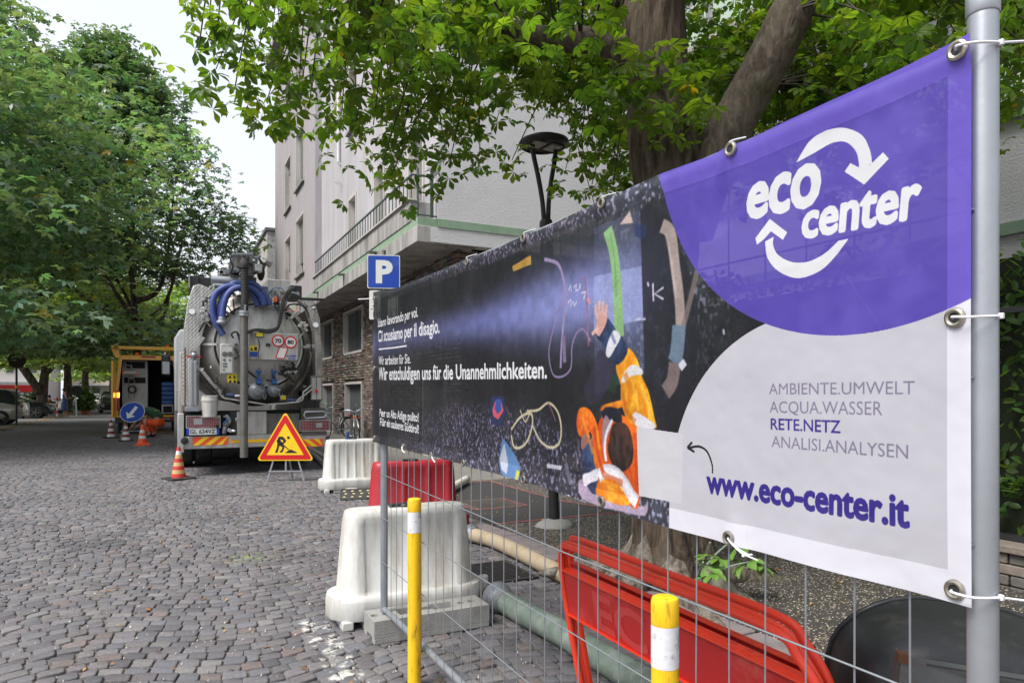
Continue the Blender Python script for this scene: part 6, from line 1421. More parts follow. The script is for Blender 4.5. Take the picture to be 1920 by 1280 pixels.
# licence plate and lamps
L1 = tb(MB().b2((tx(350), -.02, tz(380, 801)), (tx(412), .10, tz(380, 780))), 'tail_light', 'red_lens')
L2 = tb(MB().b2((tx(563), -.02, tz(590, 806.5)), (tx(617), .10, tz(590, 788))), 'tail_light', 'red_lens')
for Lx, a, b, c, d, la, lb_ in ((L1, 350, 412, 801, 780, 363, 379), (L2, 563, 617, 806.5, 788, 592, 604)):
    pc = (a + b) / 2; x0, x1, zb, zt = tx(a), tx(b), tz(pc, c), tz(pc, d)
    MB().b2((tx(la), -.026, zb + .05), (tx(lb_), -.0195, zt - .04)).build('reversing_lens', MATS['clear_lens'], Lx)
    gm = MB(); k = 0; x = x0
    while x < x1: gm.beam((x, -.036, zb), (x, -.036, zt), .004, .004); x += .028
    z = zb
    while z < zt: gm.beam((x0, -.036, z), (x1, -.036, z), .004, .004); z += .028
    tag(gm.build('lamp_grille', MATS['galv_light'], Lx, flat=True), kind='stuff')
    MB().b2((x0 - .01, -.04, zt), (x1 + .01, .11, zt + .012)).b2((x0 - .01, -.04, zb - .012), (x1 + .01, .11, zb)).b2((x0 - .012, -.04, zb), (x0, .11, zt)).b2((x1, -.04, zb), (x1 + .012, .11, zt)).build('lamp_cage', MATS['alu'], Lx)
pl = tb(MB().b2((tx(349), -.035, tz(380, 814.5)), (tx(411), -.025, tz(380, 802.5))), 'number_plate', 'plate_white')
w6 = tx(411) - tx(349); zp = tz(380, 814.5); hp = tz(380, 802.5) - zp
for x in (tx(349), tx(411) - w6 * .085): MB().b2((x, -.0375, zp), (x + w6 * .085, -.0345, zp + hp)).build('blue_band', MATS['sign_blue'], pl)
sign_text('plate_number', 'GL 634VZ', (tx(349) + w6 * .11, -.037, zp + hp * .18), (1, 0, 0), (0, 0, 1), w6 * .77, hp * .64, MATS['sign_black'], pl, bold=.02)
# tank
tc_ = T(478, 655, .25); rt = 1.01
tank = tb(MB().lathe([(0, -.10), (.35, -.09), (.62, -.05), (.82, .02), (.95, .12), (rt, .26), (rt + .03, .27), (rt + .03, .33), (rt, .34), (rt, 6.2), (.9, 6.4), (0, 6.5)], (tc_.x, .15, tc_.z), (0, 1, 0), 48), 'tank', 'steel', ang=50)
dc = T(489, 648, -.03)
dome = tb(MB().lathe([(.50, .20), (.70, .17), (.715, .14), (.70, .10), (.60, .085), (.45, .03), (.25, -.02), (0, -.04)], (dc.x, -.10, dc.z), (0, 1, 0), 44), 'tank_door', 'alu', ang=50)
MB().lathe([(.70, .09), (.735, .09), (.735, .17), (.70, .17)], (dc.x, -.10, dc.z), (0, 1, 0), 44).build('door_ring', MATS['steel'], dome); MB().lathe([(.735, .12), (.775, .12), (.775, .135)], (dc.x, -.10, dc.z), (0, 1, 0), 44).build('door_gap_shade', MATS['black_rubber'], dome)  # outer black ring is added: shade of the door gap put into colour
for a in range(0, 360, 45):
    if 200 < a < 340: continue
    MB().beam((dc.x + .72 * math.cos(R(a)), -.08, dc.z + .72 * math.sin(R(a))), (dc.x + .95 * math.cos(R(a)), .04, dc.z + .95 * math.sin(R(a))), .035, .04).build('door_clamp', MATS['alu'], tank)
# side wing plates (quilted sheet): a flat plate with embossed diamonds
def wing(poly, name, y0, y1, emb=True):
    o = MB().prism([(a, y0, b) for a, b in poly], (0, y1 - y0, 0)).build(name, MATS['alu'], tk, bevel=.008)
    if emb:
        xs = [p[0] for p in poly]; zs = [p[1] for p in poly]; em = MB(); z = min(zs) + .03; r_ = 0
        def inside(x, z_):
            c = False; j = len(poly) - 1
            for i in range(len(poly)):
                if (poly[i][1] > z_) != (poly[j][1] > z_) and x < (poly[j][0] - poly[i][0]) * (z_ - poly[i][1]) / (poly[j][1] - poly[i][1]) + poly[i][0]: c = not c
                j = i
            return c
        while z < max(zs):
            x = min(xs) + (.02 if r_ % 2 else .04)
            while x < max(xs):
                if inside(x - .016, z - .012) and inside(x + .016, z + .012) and inside(x - .016, z + .012):
                    em.add([(x - .024, y0 - .0005, z), (x, y0 - .0005, z - .016), (x + .024, y0 - .0005, z), (x, y0 - .0005, z + .016), (x, y0 - .006, z)], [(0, 1, 4), (1, 2, 4), (2, 3, 4), (3, 0, 4)])
                x += .06
            z += .034; r_ += 1
        tag(em.build('embossing', MATS['alu'], o, flat=True), kind='stuff')
    return o
def pxz(pts, y=0.): return [(T(a, b, y).x, T(a, b, y).z) for a, b in pts]
wing(pxz([(340, 760), (344, 620), (352, 566), (362, 536), (374, 532), (402, 543), (400, 560), (376, 640), (372, 760)], .05), 'left_wing_panel', .06, .35)
wing(pxz([(592, 720), (590, 620), (575, 575), (560, 562), (578, 560), (590, 566), (600, 596), (602, 640), (603, 720)], .05), 'right_wing_panel', .06, .35)
tb(MB().b2((tx(337, .3), .36, .55), (tx(337, .3) + .06, 6.5, tz(345, 660, .3))), 'left_side_panel', 'alu', bevel=.01)
tb(MB().b2((tx(606, .3) - .06, .36, .55), (tx(606, .3), 6.5, tz(600, 640, .3))), 'right_side_panel', 'alu', bevel=.01)
for k in range(4): tb(MB().b2((tx(337, .3) - .012, .7 + k * 1.4, .6), (tx(337, .3) - .002, 1.9 + k * 1.4, 1.5)), 'locker_door', 'steel_dark' if k % 2 else 'alu', bevel=.006)
# ladders / tubes at left rear
p0, p1 = T(361, 657), T(361, 762)
tb(MB().b2((tx(353), -.02, p1.z), (tx(370), .06, p0.z - .14)), 'cylinder_guard', 'alu', bevel=.006)
tb(MB().b2((tx(357) + .0, -.05, p1.z + .02), (tx(361), -.015, p0.z - .18)).b2((tx(364), -.05, p1.z + .02), (tx(368), -.015, p0.z - .18)), 'guide_rail', 'galv_light', bevel=.004)
tb(MB().b2((tx(347), -.06, tz(360, 771)), (tx(374), .1, tz(360, 763))), 'cylinder_base', 'galv', bevel=.006)
tb(MB().cyl((tx(363), -.0, p0.z - .02), (tx(363), -.0, p0.z - .16), .04, 14), 'cylinder_head', 'steel_dark'); tb(MB().ball((tx(364), -.01, p0.z - .08), .055, 12), 'cylinder_joint', 'galv')
tb(MB().beam((tx(363), -.01, p0.z), (tx(382), -.01, tz(380, 632)), .07, .05), 'tank_lug', 'alu')
tb(MB().beam((tx(574), -.01, tz(580, 648)), (tx(590), -.01, tz(590, 648)), .05, .05), 'tank_lug', 'alu')
tb(MB().tube([(tx(347), .0, tz(347, 770)), (tx(347), .0, tz(347, 652))], .012, 8), 'grab_rail', 'rust')
for px_, c_ in ((351, 'cone_orange'), (369, 'cone_orange')): tb(MB().b2((tx(px_), -.03, tz(360, 669.5)), (tx(px_) + .07, -.01, tz(360, 667))), 'red_handle', 'sign_red')
bk = tb(MB().lathe([(.0, 0), (.115, 0), (.14, .27), (.15, .275), (.15, .30), (.14, .30), (.14, .36), (.148, .365), (.135, .37), (.125, .30), (0, .29)], (tx(393), .0, tz(393, 781)), n=24), 'bucket', 'white_plastic')
tb(MB().b2((tx(376), -.06, tz(390, 782.5)), (tx(412), .10, tz(390, 780.5))), 'bucket_shelf', 'alu')
tb(MB().tube(smooth_path([(tx(420), -.0, tz(420, 812)), (tx(422), -.02, tz(420, 800)), (tx(430), -.02, tz(420, 790)), (tx(424), 0, tz(420, 778))], 4), .035, 10), 'drain_valve', 'galv'); tb(MB().ball((tx(424), -.02, tz(424, 795)), .06, 10), 'valve_body', 'steel_dark')
tb(MB().beam((tx(418), -.07, tz(418, 793)), (tx(428), -.07, tz(428, 783)), .02, .015), 'blue_lever', 'blue_plastic')
tb(MB().b2((tx(432), .0, tz(436, 813)), (tx(443), .1, tz(436, 770))), 'rubber_flap', 'black_rubber')
# drip tray
pts = pxz([(411, 736), (419, 728), (412, 738), (420, 746), (452, 751), (480, 755), (500, 758), (530, 756), (560, 753), (568, 748), (568, 735), (584, 722)], -.1)
tp3 = [(a, -.10, b) for a, b in pts]; tm = MB()
for i in range(len(tp3) - 1):
    a, b = Vector(tp3[i]), Vector(tp3[i + 1]); tm.beam(a, b, .03, .025)
tb(tm, 'tray_lip', 'alu'); 
tb(MB().loft([[(a, -.10, b), (a, .35, b + .02), (a, .35, b + .035), (a, -.10, b + .012)] for a, b in pts[3:-1]], cap=True), 'drip_tray', 'steel_dark')
tb(MB().ball((tx(432), -.02, tz(432, 741)), .07, 10, (1.4, .8, .6)), 'blue_rag', 'cloth_blue'); tb(MB().ball((tx(445), -.03, tz(445, 742)), .05, 8, (1.6, .8, .5)), 'white_rag', 'cloth_white'); tb(MB().ball((tx(546), -.03, tz(546, 750)), .06, 8, (1.7, .8, .55)), 'blue_rag', 'cloth_blue'); tb(MB().b2((tx(526), -.0, tz(530, 749)), (tx(536), .1, tz(530, 741))), 'yellow_box', 'sticker_yellow')
# outlet valves
for px_, py_, r_ in ((483, 733, .155), (514, 731, .125)):
    c = T(px_, py_, -.10); v = tb(MB().lathe([(0, -.10), (r_ * .45, -.09), (r_ * .55, -.05), (r_ * .95, -.02), (r_, .02), (r_, .06), (r_ * .8, .08), (r_ * .8, .3)], (c.x, -.06, c.z), (0, 1, 0), 26), 'outlet_cap', 'galv', ang=60)
    MB().beam((c.x - .02, -.16, c.z + .02), (c.x + .09, -.14, c.z + .0), .05, .03).build('cap_lever', MATS['galv_light'], v); MB().tube([(c.x + .03 * i / 3 + .08, -.15, c.z - .05 - .10 * math.sin(i * .5)) for i in range(7)], .006, 5).build('cap_chain', MATS['galv'], v)
for px_ in (484, 513):
    tb(MB().b2((tx(px_) - .045, -.12, tz(px_, 719)), (tx(px_) + .045, -.04, tz(px_, 711))).b2((tx(px_) - .05, -.12, tz(px_, 699)), (tx(px_) + .04, -.04, tz(px_, 695))).b2((tx(px_) - .025, -.10, tz(px_, 712)), (tx(px_) + .02, -.05, tz(px_, 698))), 'blue_valve_stem', 'blue_plastic')
    tb(MB().cyl((tx(px_), -.06, tz(px_, 712)), (tx(px_), -.06, tz(px_, 672)), .028, 10), 'valve_rod', 'galv')
for k in range(9): tb(MB().box((tx(527 + k * 3.2), -.06 + .02 * (k % 3), tz(530, 690 + (k * 5) % 17)), (.07, .06, .07 + .02 * (k % 2)), Matrix.Rotation(k * .7, 3, 'Y')), 'fitting', ('steel_dark', 'black_rubber', 'steel')[k % 3], bevel=.008)
tb(MB().tube(smooth_path([T(522, 700, -.1), T(540, 705, -.12), T(552, 716, -.1), T(562, 705, -.05), T(565, 690, 0)], 5), .02, 8), 'hydraulic_hose', 'black_rubber')
# box with speed discs
bx = tb(MB().b2((tx(465), -.30, tz(500, 676)), (tx(554), -.10, tz(500, 626))), 'equipment_box', 'alu', bevel=.012)
def speed(px_, py_, s):
    c = T(px_, py_, 0); c.y = -.305; mb = MB().lathe([(.108, 0), (.108, .003), (0, .003)], c, (0, -1, 0), 32).build('disc_border', MATS['sign_red'], bx)
    MB().lathe([(.084, .0032), (.084, .005), (0, .005)], c, (0, -1, 0), 28).build('disc_face', MATS['sign_white'], mb)
    sign_text('disc_number', s, (c.x - .055, -.3112, c.z - .038), (1, 0, 0), (0, 0, 1), .11, .076, MATS['sign_black'], mb, bold=.04)
speed(517, 641, '70'); speed(540, 643.5, '80')
MB().poly([(tx(a), -.303, tz(a, b)) for a, b in ((520, 652), (536, 654), (529, 674), (511, 672.5))]).build('red_edged_plate', MATS['sign_red'], bx, flat=True); MB().poly([(tx(a), -.305, tz(a, b)) for a, b in ((521, 653.5), (533.5, 655), (527.5, 672.5), (514, 671.5))]).build('white_plate', MATS['sign_white'], bx, flat=True)
def st(a, b, c, d, m, y=-.303, par=bx, name='sticker'): return MB().b2((tx(a), y, tz((a + b) / 2, d)), (tx(b), y + .002, tz((a + b) / 2, c))).build(name, MATS[m], par)
s1 = st(464.5, 480, 650, 660, 'sticker_yellow'); st(464.5, 479, 661, 670, 'sign_blue'); MB().poly([(tx(466), -.305, tz(466, 659)), (tx(471), -.305, tz(471, 659)), (tx(468.5), -.305, tz(468, 651.5))]).build('sticker_symbol', MATS['sign_black'], bx, flat=True); MB().b2((tx(473), -.3055, tz(476, 659)), (tx(478.5), -.304, tz(476, 652))).build('sticker_symbol', MATS['sign_black'], bx)
jb = tb(MB().b2((tx(475.5), -.36, tz(482, 635)), (tx(489.5), -.30, tz(482, 625.5))), 'switch_box', 'steel_dark', bevel=.006); MB().b2((tx(476.5), -.364, tz(482, 633)), (tx(488.5), -.360, tz(482, 626.5))).build('sticker', MATS['sticker_yellow'], jb)
tb(MB().b2((tx(494.5), -.33, tz(498, 651)), (tx(502.5), -.302, tz(498, 646))), 'small_socket', 'black_plastic', bevel=.004)
sign_text('side_lettering', 'KAISER', (tx(533), -.303, tz(540, 670.5)), (1, 0, 0), (0, 0, 1), tx(551) - tx(533), .036, MATS['sign_blue'], bx, bold=.03); sign_text('side_lettering', 'MORO', (tx(536), -.303, tz(540, 675)), (1, 0, 0), (0, 0, 1), tx(549) - tx(536), .030, MATS['sign_blue'], bx, bold=.03)
tb(MB().tube(smooth_path([T(484, 636, -.32), T(487, 648, -.33), T(484, 662, -.33), T(486, 672, -.32)], 5), .008, 6), 'cable', 'black_rubber')
# control panel
cp = tb(MB().b2((tx(411), -.32, tz(424, 702)), (tx(436), -.14, tz(424, 647))), 'control_panel', 'alu', bevel=.01)
MB().b2((tx(414), -.324, tz(424, 699)), (tx(432), -.319, tz(424, 652))).build('panel_face', MATS['white_cabinet'], cp)
for a, b, r_ in ((419, 665.5, .045), (428.5, 665.5, .045), (418, 676, .022), (428, 676, .016), (417, 683, .016), (421, 683, .016), (417, 688, .016), (421, 688, .016), (417, 694, .016)):
    p = T(a, b, 0); MB().lathe([(r_, 0), (r_, .006), (0, .008)], (p.x, -.324, p.z), (0, -1, 0), 18).build('gauge', MATS['steel_dark'], cp)
st2 = tb(MB().b2((tx(426), -.06, tz(435, 717)), (tx(444), -.055, tz(435, 700))), 'sticker', 'sticker_yellow')
for a, b in ((427.5, 709), (436, 709), (428, 717), (436.5, 717)): MB().poly([(tx(a), -.062, tz(a, b)), (tx(a + 6), -.062, tz(a, b)), (tx(a + 3), -.062, tz(a, b - 6.5))]).build('sticker_symbol', MATS['sign_black'], st2, flat=True)
# suction boom: machinery head, flexible part, rigid pipe
bxp = tx(457.5, -.35)
top = T(457, 500, -.35)
def bz(py): return T(457, py, -.35).z
tb(MB().tube([(bxp, -.35, bz(857)), (bxp, -.35, bz(592))], .066, 20), 'suction_pipe', 'black_rubber' if False else 'steel_dark')
N = 60; tb(MB().tube([(bxp + .012 * math.sin(i / N * 3), -.35, bz(590) + (bz(500) - bz(590)) * i / N) for i in range(N + 1)], [.060 + .006 * (i % 2) for i in range(N + 1)], 18), 'flexible_hose', 'black_rubber')
tb(MB().lathe([(.07, -.05), (.088, -.04), (.088, -.01), (.075, 0), (.088, .01), (.088, .04), (.07, .05)], (bxp, -.35, bz(588)), n=22), 'pipe_coupling', 'galv_light'); tb(MB().beam((bxp - .0, -.44, bz(588)), (bxp + .01, -.44, bz(572)), .03, .03), 'coupling_lever', 'galv_light')
tb(MB().tube(smooth_path([(bxp, -.35, bz(503)), (bxp, -.33, bz(492)), (bxp - .01, -.15, bz(484)), (bxp - .04, .3, bz(488)), (bxp - .1, 1.2, bz(500)), (bxp - .12, 3.5, bz(505))], 6), [.085] * 8 + [.07] * 60 if False else .078, 18), 'boom_pipe', 'black_rubber')
hd_c = (bxp, -.15)
def hp(px_, py_, y=-.15): return T(px_, py_, y)
for a, b, c, d, y0, y1, m in ((434, 447, 478, 508, -.2, .0, 'galv'), (440, 452, 486, 503, -.32, -.1, 'steel_dark'), (464, 474, 478, 512, -.15, .05, 'galv'), (472, 482, 490, 512, -.25, -.05, 'steel_dark'), (476, 490, 497, 510, -.3, -.1, 'alu'), (430, 436, 488, 510, -.05, .1, 'steel_dark'), (447, 466, 477, 486, -.3, -.05, 'steel_dark'), (466, 478, 506, 516, -.1, .1, 'galv')):
    tb(MB().b2((hp(a, c).x, y0, hp(a, d).z), (hp(b, c).x, y1, hp(a, c).z)), 'boom_bracket', m, bevel=.008)
for a, b in ((437, 480), (443, 480), (441, 507), (478, 486), (470, 480), (484, 484), (444, 510), (486, 512), (453, 480), (463, 480)): tb(MB().lathe([(0, 0), (.03, 0), (.03, .05), (.018, .05), (.018, .09), (0, .09)], (hp(a, b).x, -.28, hp(a, b).z), (0, -1, 0), 12), 'bolt', 'galv')
for q in ([(436, 476), (432, 486), (436, 500), (431, 512)], [(478, 480), (486, 484), (490, 494), (500, 494)], [(448, 478), (440, 472), (434, 480)], [(466, 478), (474, 474), (480, 484), (479, 498)], [(488, 488), (496, 498), (492, 508)], [(460, 492), (472, 496), (482, 502), (478, 514)]):
    tb(MB().tube(smooth_path([hp(a, b, -.22) for a, b in q], 5), .016, 8), 'hydraulic_hose', 'black_rubber')
tb(MB().beam(hp(484, 503, -.1), hp(500, 492, -.1), .05, .05), 'boom_arm', 'steel_dark'); tb(MB().beam(hp(498, 493, -.1), hp(509, 497, -.1), .045, .09), 'arm_eye', 'steel_dark'); tb(MB().beam(hp(484, 484, 0), hp(487, 478, 0), .04, .05), 'boom_lug', 'steel_dark'); tb(MB().beam(hp(480, 490, 0), hp(487, 480, 0), .05, .05), 'boom_lug', 'galv')
tb(MB().ball(hp(489, 510, .15), .13, 14, (.55, 1, 1.25)), 'hose_drum', 'black_plastic')
tb(MB().beam(hp(412, 510, .2), hp(440, 506, .2), .05, .06), 'boom_cross_arm', 'galv'); tb(MB().cyl(hp(418, 522, .3), hp(446, 512, .3), .07, 14), 'boom_tube', 'black_rubber'); tb(MB().cyl(hp(408, 517, .25), hp(440, 520, .25), .05, 12), 'boom_tube', 'steel_dark'); tb(MB().beam(hp(415, 508, .2), hp(415, 526, .2), .05, .05), 'boom_support', 'steel_dark')
tb(MB().b2((hp(432, 530).x, .1, hp(432, 530).z), (hp(484, 530).x, .6, hp(432, 512).z)), 'boom_pedestal', 'steel_dark', bevel=.01)
# items on the tank roof
tb(MB().b2((tx(355, .3), .3, tz(370, 538, .3)), (tx(373, .3), 1.2, tz(370, 517, .3))).b2((tx(373, .3) + .002, .34, tz(370, 537, .3)), (tx(396, .3), 1.1, tz(370, 518, .3))), 'roof_locker', 'iron_dark', bevel=.008)
tb(MB().b2((tx(353, .3), .27, tz(370, 540, .3)), (tx(356, .3), .31, tz(370, 515, .3))), 'locker_edge', 'alu')
tb(MB().cyl(T(396, 524, .15), T(448, 528, .15), .075, 18), 'roof_cylinder', 'galv_light'); tb(MB().cyl(T(402, 535, .1), T(436, 538, .1), .045, 14), 'roof_cylinder', 'galv'); tb(MB().cyl(T(446, 528, .15), T(452, 528, .15), .08, 14), 'cylinder_end', 'alu')
tb(MB().b2((tx(501, .5), .5, tz(520, 547, .5)), (tx(544, .5), 1.3, tz(520, 524, .5))), 'roof_box', 'alu', bevel=.01)
nm = tb(MB().b2((tx(483.5), .1, tz(494, 549)), (tx(505), .12, tz(494, 535))), 'name_plate', 'galv_light')
sign_text('plate_lettering', 'KAISER', (tx(485), .098, tz(494, 541.2)), (1, 0, 0), (0, 0, 1), tx(504) - tx(485), .05, MATS['sign_blue'], nm, bold=.03); sign_text('plate_lettering', 'MORO', (tx(486), .098, tz(494, 547.5)), (1, 0, 0), (0, 0, 1), tx(503) - tx(486), .05, MATS['sign_black'], nm, bold=.03)
tb(MB().b2((tx(545, .2), .2, tz(556, 558, .2)), (tx(566, .2), .9, tz(556, 535, .2))), 'roof_case', 'iron_dark', bevel=.01)
tb(MB().beam(T(560, 560, .1), T(606, 562, .1), .10, .04), 'roof_flap', 'black_plastic')
bc = T(518.5, 567, -.02); bcn = tb(MB().lathe([(0, .10), (.03, .095), (.05, .07), (.055, 0)], bc, (0, 0, 1), 18), 'beacon', 'orange_glow'); MB().cyl((bc.x, bc.y, bc.z - .03), bc, .06, 16).build('beacon_base', MATS['black_plastic'], bcn)
tb(MB().cyl(T(496, 571, -.02), T(528, 576, -.02), .042, 14), 'ram', 'galv_light'); tb(MB().cyl(T(490, 570, -.02), T(497, 571, -.02), .025, 10), 'ram_rod', 'galv_light'); tb(MB().box(T(531, 574, -.02), (.08, .08, .10)), 'ram_joint', 'steel_dark')
for k, (a, b) in enumerate(((506, 555), (512, 549), (524, 550), (528, 558), (521, 546), (534, 566), (508, 560))): tb(MB().cyl(T(a, b + 5, .05), T(a, b - 5, .05), .03 + .01 * (k % 2), 12), 'pipe_fitting', 'galv' if k % 2 else 'alu')
tb(MB().tube(smooth_path([T(503, 552, 0), T(511, 542, 0), T(524, 539, 0), T(533, 546, 0)], 5), .009, 6), 'blue_cable', 'blue_plastic'); tb(MB().tube(smooth_path([T(534, 578, -.05), T(546, 584, -.05), T(556, 580, -.05), T(557, 570, -.05)], 5), .009, 6), 'red_cable', 'red_paint')
# blue hose coil
ax = tx(457)
def arcpts(pts, y): return smooth_path([T(a, b, y) for a, b in pts], 7)
coil = (([(455, 530), (437, 532), (425, 545), (416, 563), (411, 585), (413, 606)], -.13), ([(452, 538), (436, 543), (425, 556), (419, 575), (417, 598)], -.23), ([(455, 543), (432, 536), (410, 545), (400, 562), (399, 585), (405, 606), (414, 620), (419, 628)], -.16),
        ([(455, 530), (472, 531), (484, 538), (494, 550), (503, 564), (506, 572)], -.13), ([(455, 539), (470, 540), (482, 548), (492, 560), (496, 572)], -.20), ([(455, 548), (468, 548), (478, 558), (484, 574)], -.12))
for pts, y_ in coil: tb(MB().tube(arcpts(pts, y_), .053, 16), 'blue_hose_loop', 'hose_blue', ang=180)
c = T(416, 600, -.25); tb(MB().lathe([(.055, .05), (.062, .03), (.058, .0), (.085, -.025), (.09, -.05), (.07, -.075), (.03, -.09), (0, -.09)], c, (.05, 0, 1), 20), 'hose_end_coupling', 'galv')
for a, b in ((486, 545), (492, 562)): tb(MB().tube(arc(T(a, b, -.16), .062, 0, 360, 12, (.7, 0, .7), (0, 1, 0)), .008, 5), 'strap', 'black_rubber')
# black hose bundle over the right
for k in range(3):
    o_ = k * 2.2; tb(MB().tube(arcpts([(464, 624 - o_ * .5), (480, 619 - o_ * .4), (500, 623 - o_), (516, 620 - o_), (524 - o_ * .5, 608), (529 - o_ * .8, 585), (534 - o_, 562), (544 - o_, 547 - o_ * .4), (553, 543 - o_)], -.38), .021, 10), 'hydraulic_hose', 'black_rubber', ang=180)
for pts, y_ in (([(381, 574), (382, 562), (392, 558), (404, 558)], -.05), ([(540, 572), (552, 570), (568, 573), (577, 586), (579, 596)], -.05), ([(373, 622), (378, 612), (384, 604)], -.03), ([(536, 585), (548, 592), (560, 606)], -.03), ([(576, 620), (582, 640), (584, 660)], -.03), ([(438, 634), (434, 626), (443, 622), (449, 630)], -.3), ([(436, 650), (442, 656), (446, 668), (438, 672)], -.3), ([(444, 622), (450, 640), (452, 655)], -.3)):
    tb(MB().tube(arcpts(pts, y_), .016, 8), 'hydraulic_hose', 'black_rubber', ang=180)
tb(MB().tube(arcpts([(375, 690), (395, 715), (412, 733), (418, 745)], -.04), .03, 8), 'brace_tube', 'alu'); tb(MB().tube(arcpts([(366, 680), (376, 695), (382, 690)], -.1), .010, 6), 'chain', 'galv')
# work lamps on brackets
for px_, py_, s in ((360, 584, 1), (592, 609, -1)):
    c = T(px_, py_, -.05); l_ = tb(MB().lathe([(0, .0), (.055, .0), (.062, -.02), (.05, -.05), (.02, -.07)], c, (0, -1, .25), 18), 'work_lamp', 'galv'); MB().lathe([(0, .004), (.05, .004)], c, (0, -1, .25), 18).build('lamp_glass', MATS['clear_lens'], l_)
    for k, (dx, dz) in enumerate(((20, 2), (26, -3), (29, 3), (23, 7))): tb(MB().box(T(px_ + s * dx * .93, py_ + dz, -.08), (.08 + .02 * k, .08, .05), Matrix.Rotation(.5 * s + k * .4, 3, 'Y')), 'latch', 'alu', bevel=.008)
    tb(MB().beam(T(px_ + s * 18, py_ + 8, -.05), T(px_ + s * 34, py_ + 28, -.05), .05, .02), 'bracket_plate', 'alu')
# right lower side
tb(MB().b2((tx(581), -.08, tz(590, 750)), (tx(603), .2, tz(590, 704))), 'valve_cabinet', 'steel_dark', bevel=.01); tb(MB().b2((tx(583), -.084, tz(590, 748)), (tx(591), -.078, tz(590, 708))).b2((tx(593), -.084, tz(590, 748)), (tx(601), -.078, tz(590, 708))), 'cabinet_door', 'alu')
p = T(591.5, 733, 0); tb(MB().lathe([(.03, 0), (.03, .02), (0, .025)], (p.x, -.085, p.z), (0, -1, 0), 14), 'stop_button', 'sign_red')
tb(MB().beam(T(555, 752, -.02), T(585, 728, -.02), .2, .02), 'chute_plate', 'alu')
for k in range(2): tb(MB().tube([T(572, 772, -.12 + .1 * k), T(608, 771, -.12 + .1 * k), T(611, 777, -.12 + .1 * k), T(608, 782, -.12 + .1 * k), T(573, 784, -.12 + .1 * k), T(570, 778, -.12 + .1 * k)], .016, 8, closed=True), 'step_handle', 'galv_light')
tb(MB().b2((tx(565), .05, tz(590, 787)), (tx(612), .3, tz(590, 765))), 'step_box', 'steel_dark', bevel=.01); tb(MB().beam(T(600, 752, 0), T(612, 757, 0), .12, .05), 'green_case', 'green_paint')
tb(MB().b2((tx(565), -.01, tz(590, 816)), (tx(612), .1, tz(590, 808))), 'lower_panel', 'steel_dark')
for q in (822, 832): tb(MB().lathe([(0, 0), (.05, 0), (.05, .04), (0, .05)], T(613, q, .0), (1, 0, 0), 14), 'rubber_buffer', 'black_rubber')
tb(MB().b2((tx(333), -.03, .42), (tx(345), .3, tz(340, 775))), 'corner_post', 'alu', bevel=.01); p = T(346, 826); tb(MB().lathe([(0, 0), (.06, 0), (.06, .04), (0, .05)], (p.x, 0, p.z), (0, -1, 0), 14), 'rubber_buffer', 'black_rubber')
# small fittings, pipes and cables spread over the rear of the tank
rf = random.Random(21)
for k in range(34):
    reg = rf.choice(((372, 412, 640, 735), (545, 585, 640, 730), (440, 465, 640, 700), (380, 412, 560, 600), (500, 560, 680, 705), (405, 445, 775, 812), (560, 600, 575, 610), (395, 440, 538, 552)))
    a, b = rf.uniform(reg[0], reg[1]), rf.uniform(reg[2], reg[3]); m_ = rf.choice(('steel_dark', 'galv', 'alu', 'black_rubber', 'galv_light')); p = T(a, b, -.04 - rf.random() * .08)
    if rf.random() < .5: tb(MB().lathe([(0, -.02), (.022, -.02), (.03, 0), (.022, .03), (.014, .05), (0, .05)], p, (rf.uniform(-1, 1), -1, rf.uniform(-1, 1)), 12), 'fitting', m_)
    else: tb(MB().box(p, (rf.uniform(.03, .09), .05, rf.uniform(.02, .07)), Matrix.Rotation(rf.random() * 3, 3, 'Y')), 'clamp', m_, bevel=.005)
for k in range(12):
    a, b = rf.uniform(375, 580), rf.choice((rf.uniform(545, 575), rf.uniform(680, 730))); pts = [(a, b), (a + rf.uniform(-10, 10), b + rf.uniform(4, 14)), (a + rf.uniform(-22, 22), b + rf.uniform(0, 22)), (a + rf.uniform(-30, 30), b + rf.uniform(-8, 26))]
    tb(MB().tube(arcpts(pts, -.05 - .02 * (k % 4)), rf.choice((.008, .012, .016)), 7), 'hydraulic_hose', rf.choice(('black_rubber', 'black_rubber', 'rust', 'galv')), ang=180)
# cab, far ahead
cab = tb(MB().loft([[(-1.22, y_, .7), (1.22, y_, .7), (1.24, y_, 2.9), (1.1, y_, 3.15), (-1.1, y_, 3.15), (-1.24, y_, 2.9)] for y_ in (7.2, 9.3)]), 'cab', 'cloth_white', bevel=.05)
for s in (-1, 1):
    m_ = MB().b2((s * 1.44 - .12, 8.95, 1.95), (s * 1.44 + .12, 9.15, 2.55)).build('wing_mirror', MATS['black_plastic'], tk, bevel=.06); MB().beam((s * 1.2, 9.05, 2.3), (s * 1.4, 9.05, 2.3), .04, .04).build('mirror_arm', MATS['black_plastic'], m_); MB().b2((s * 1.44 - .09, 8.935, 2.0), (s * 1.44 + .09, 8.948, 2.35)).build('mirror_glass', MATS['galv_light'], m_)
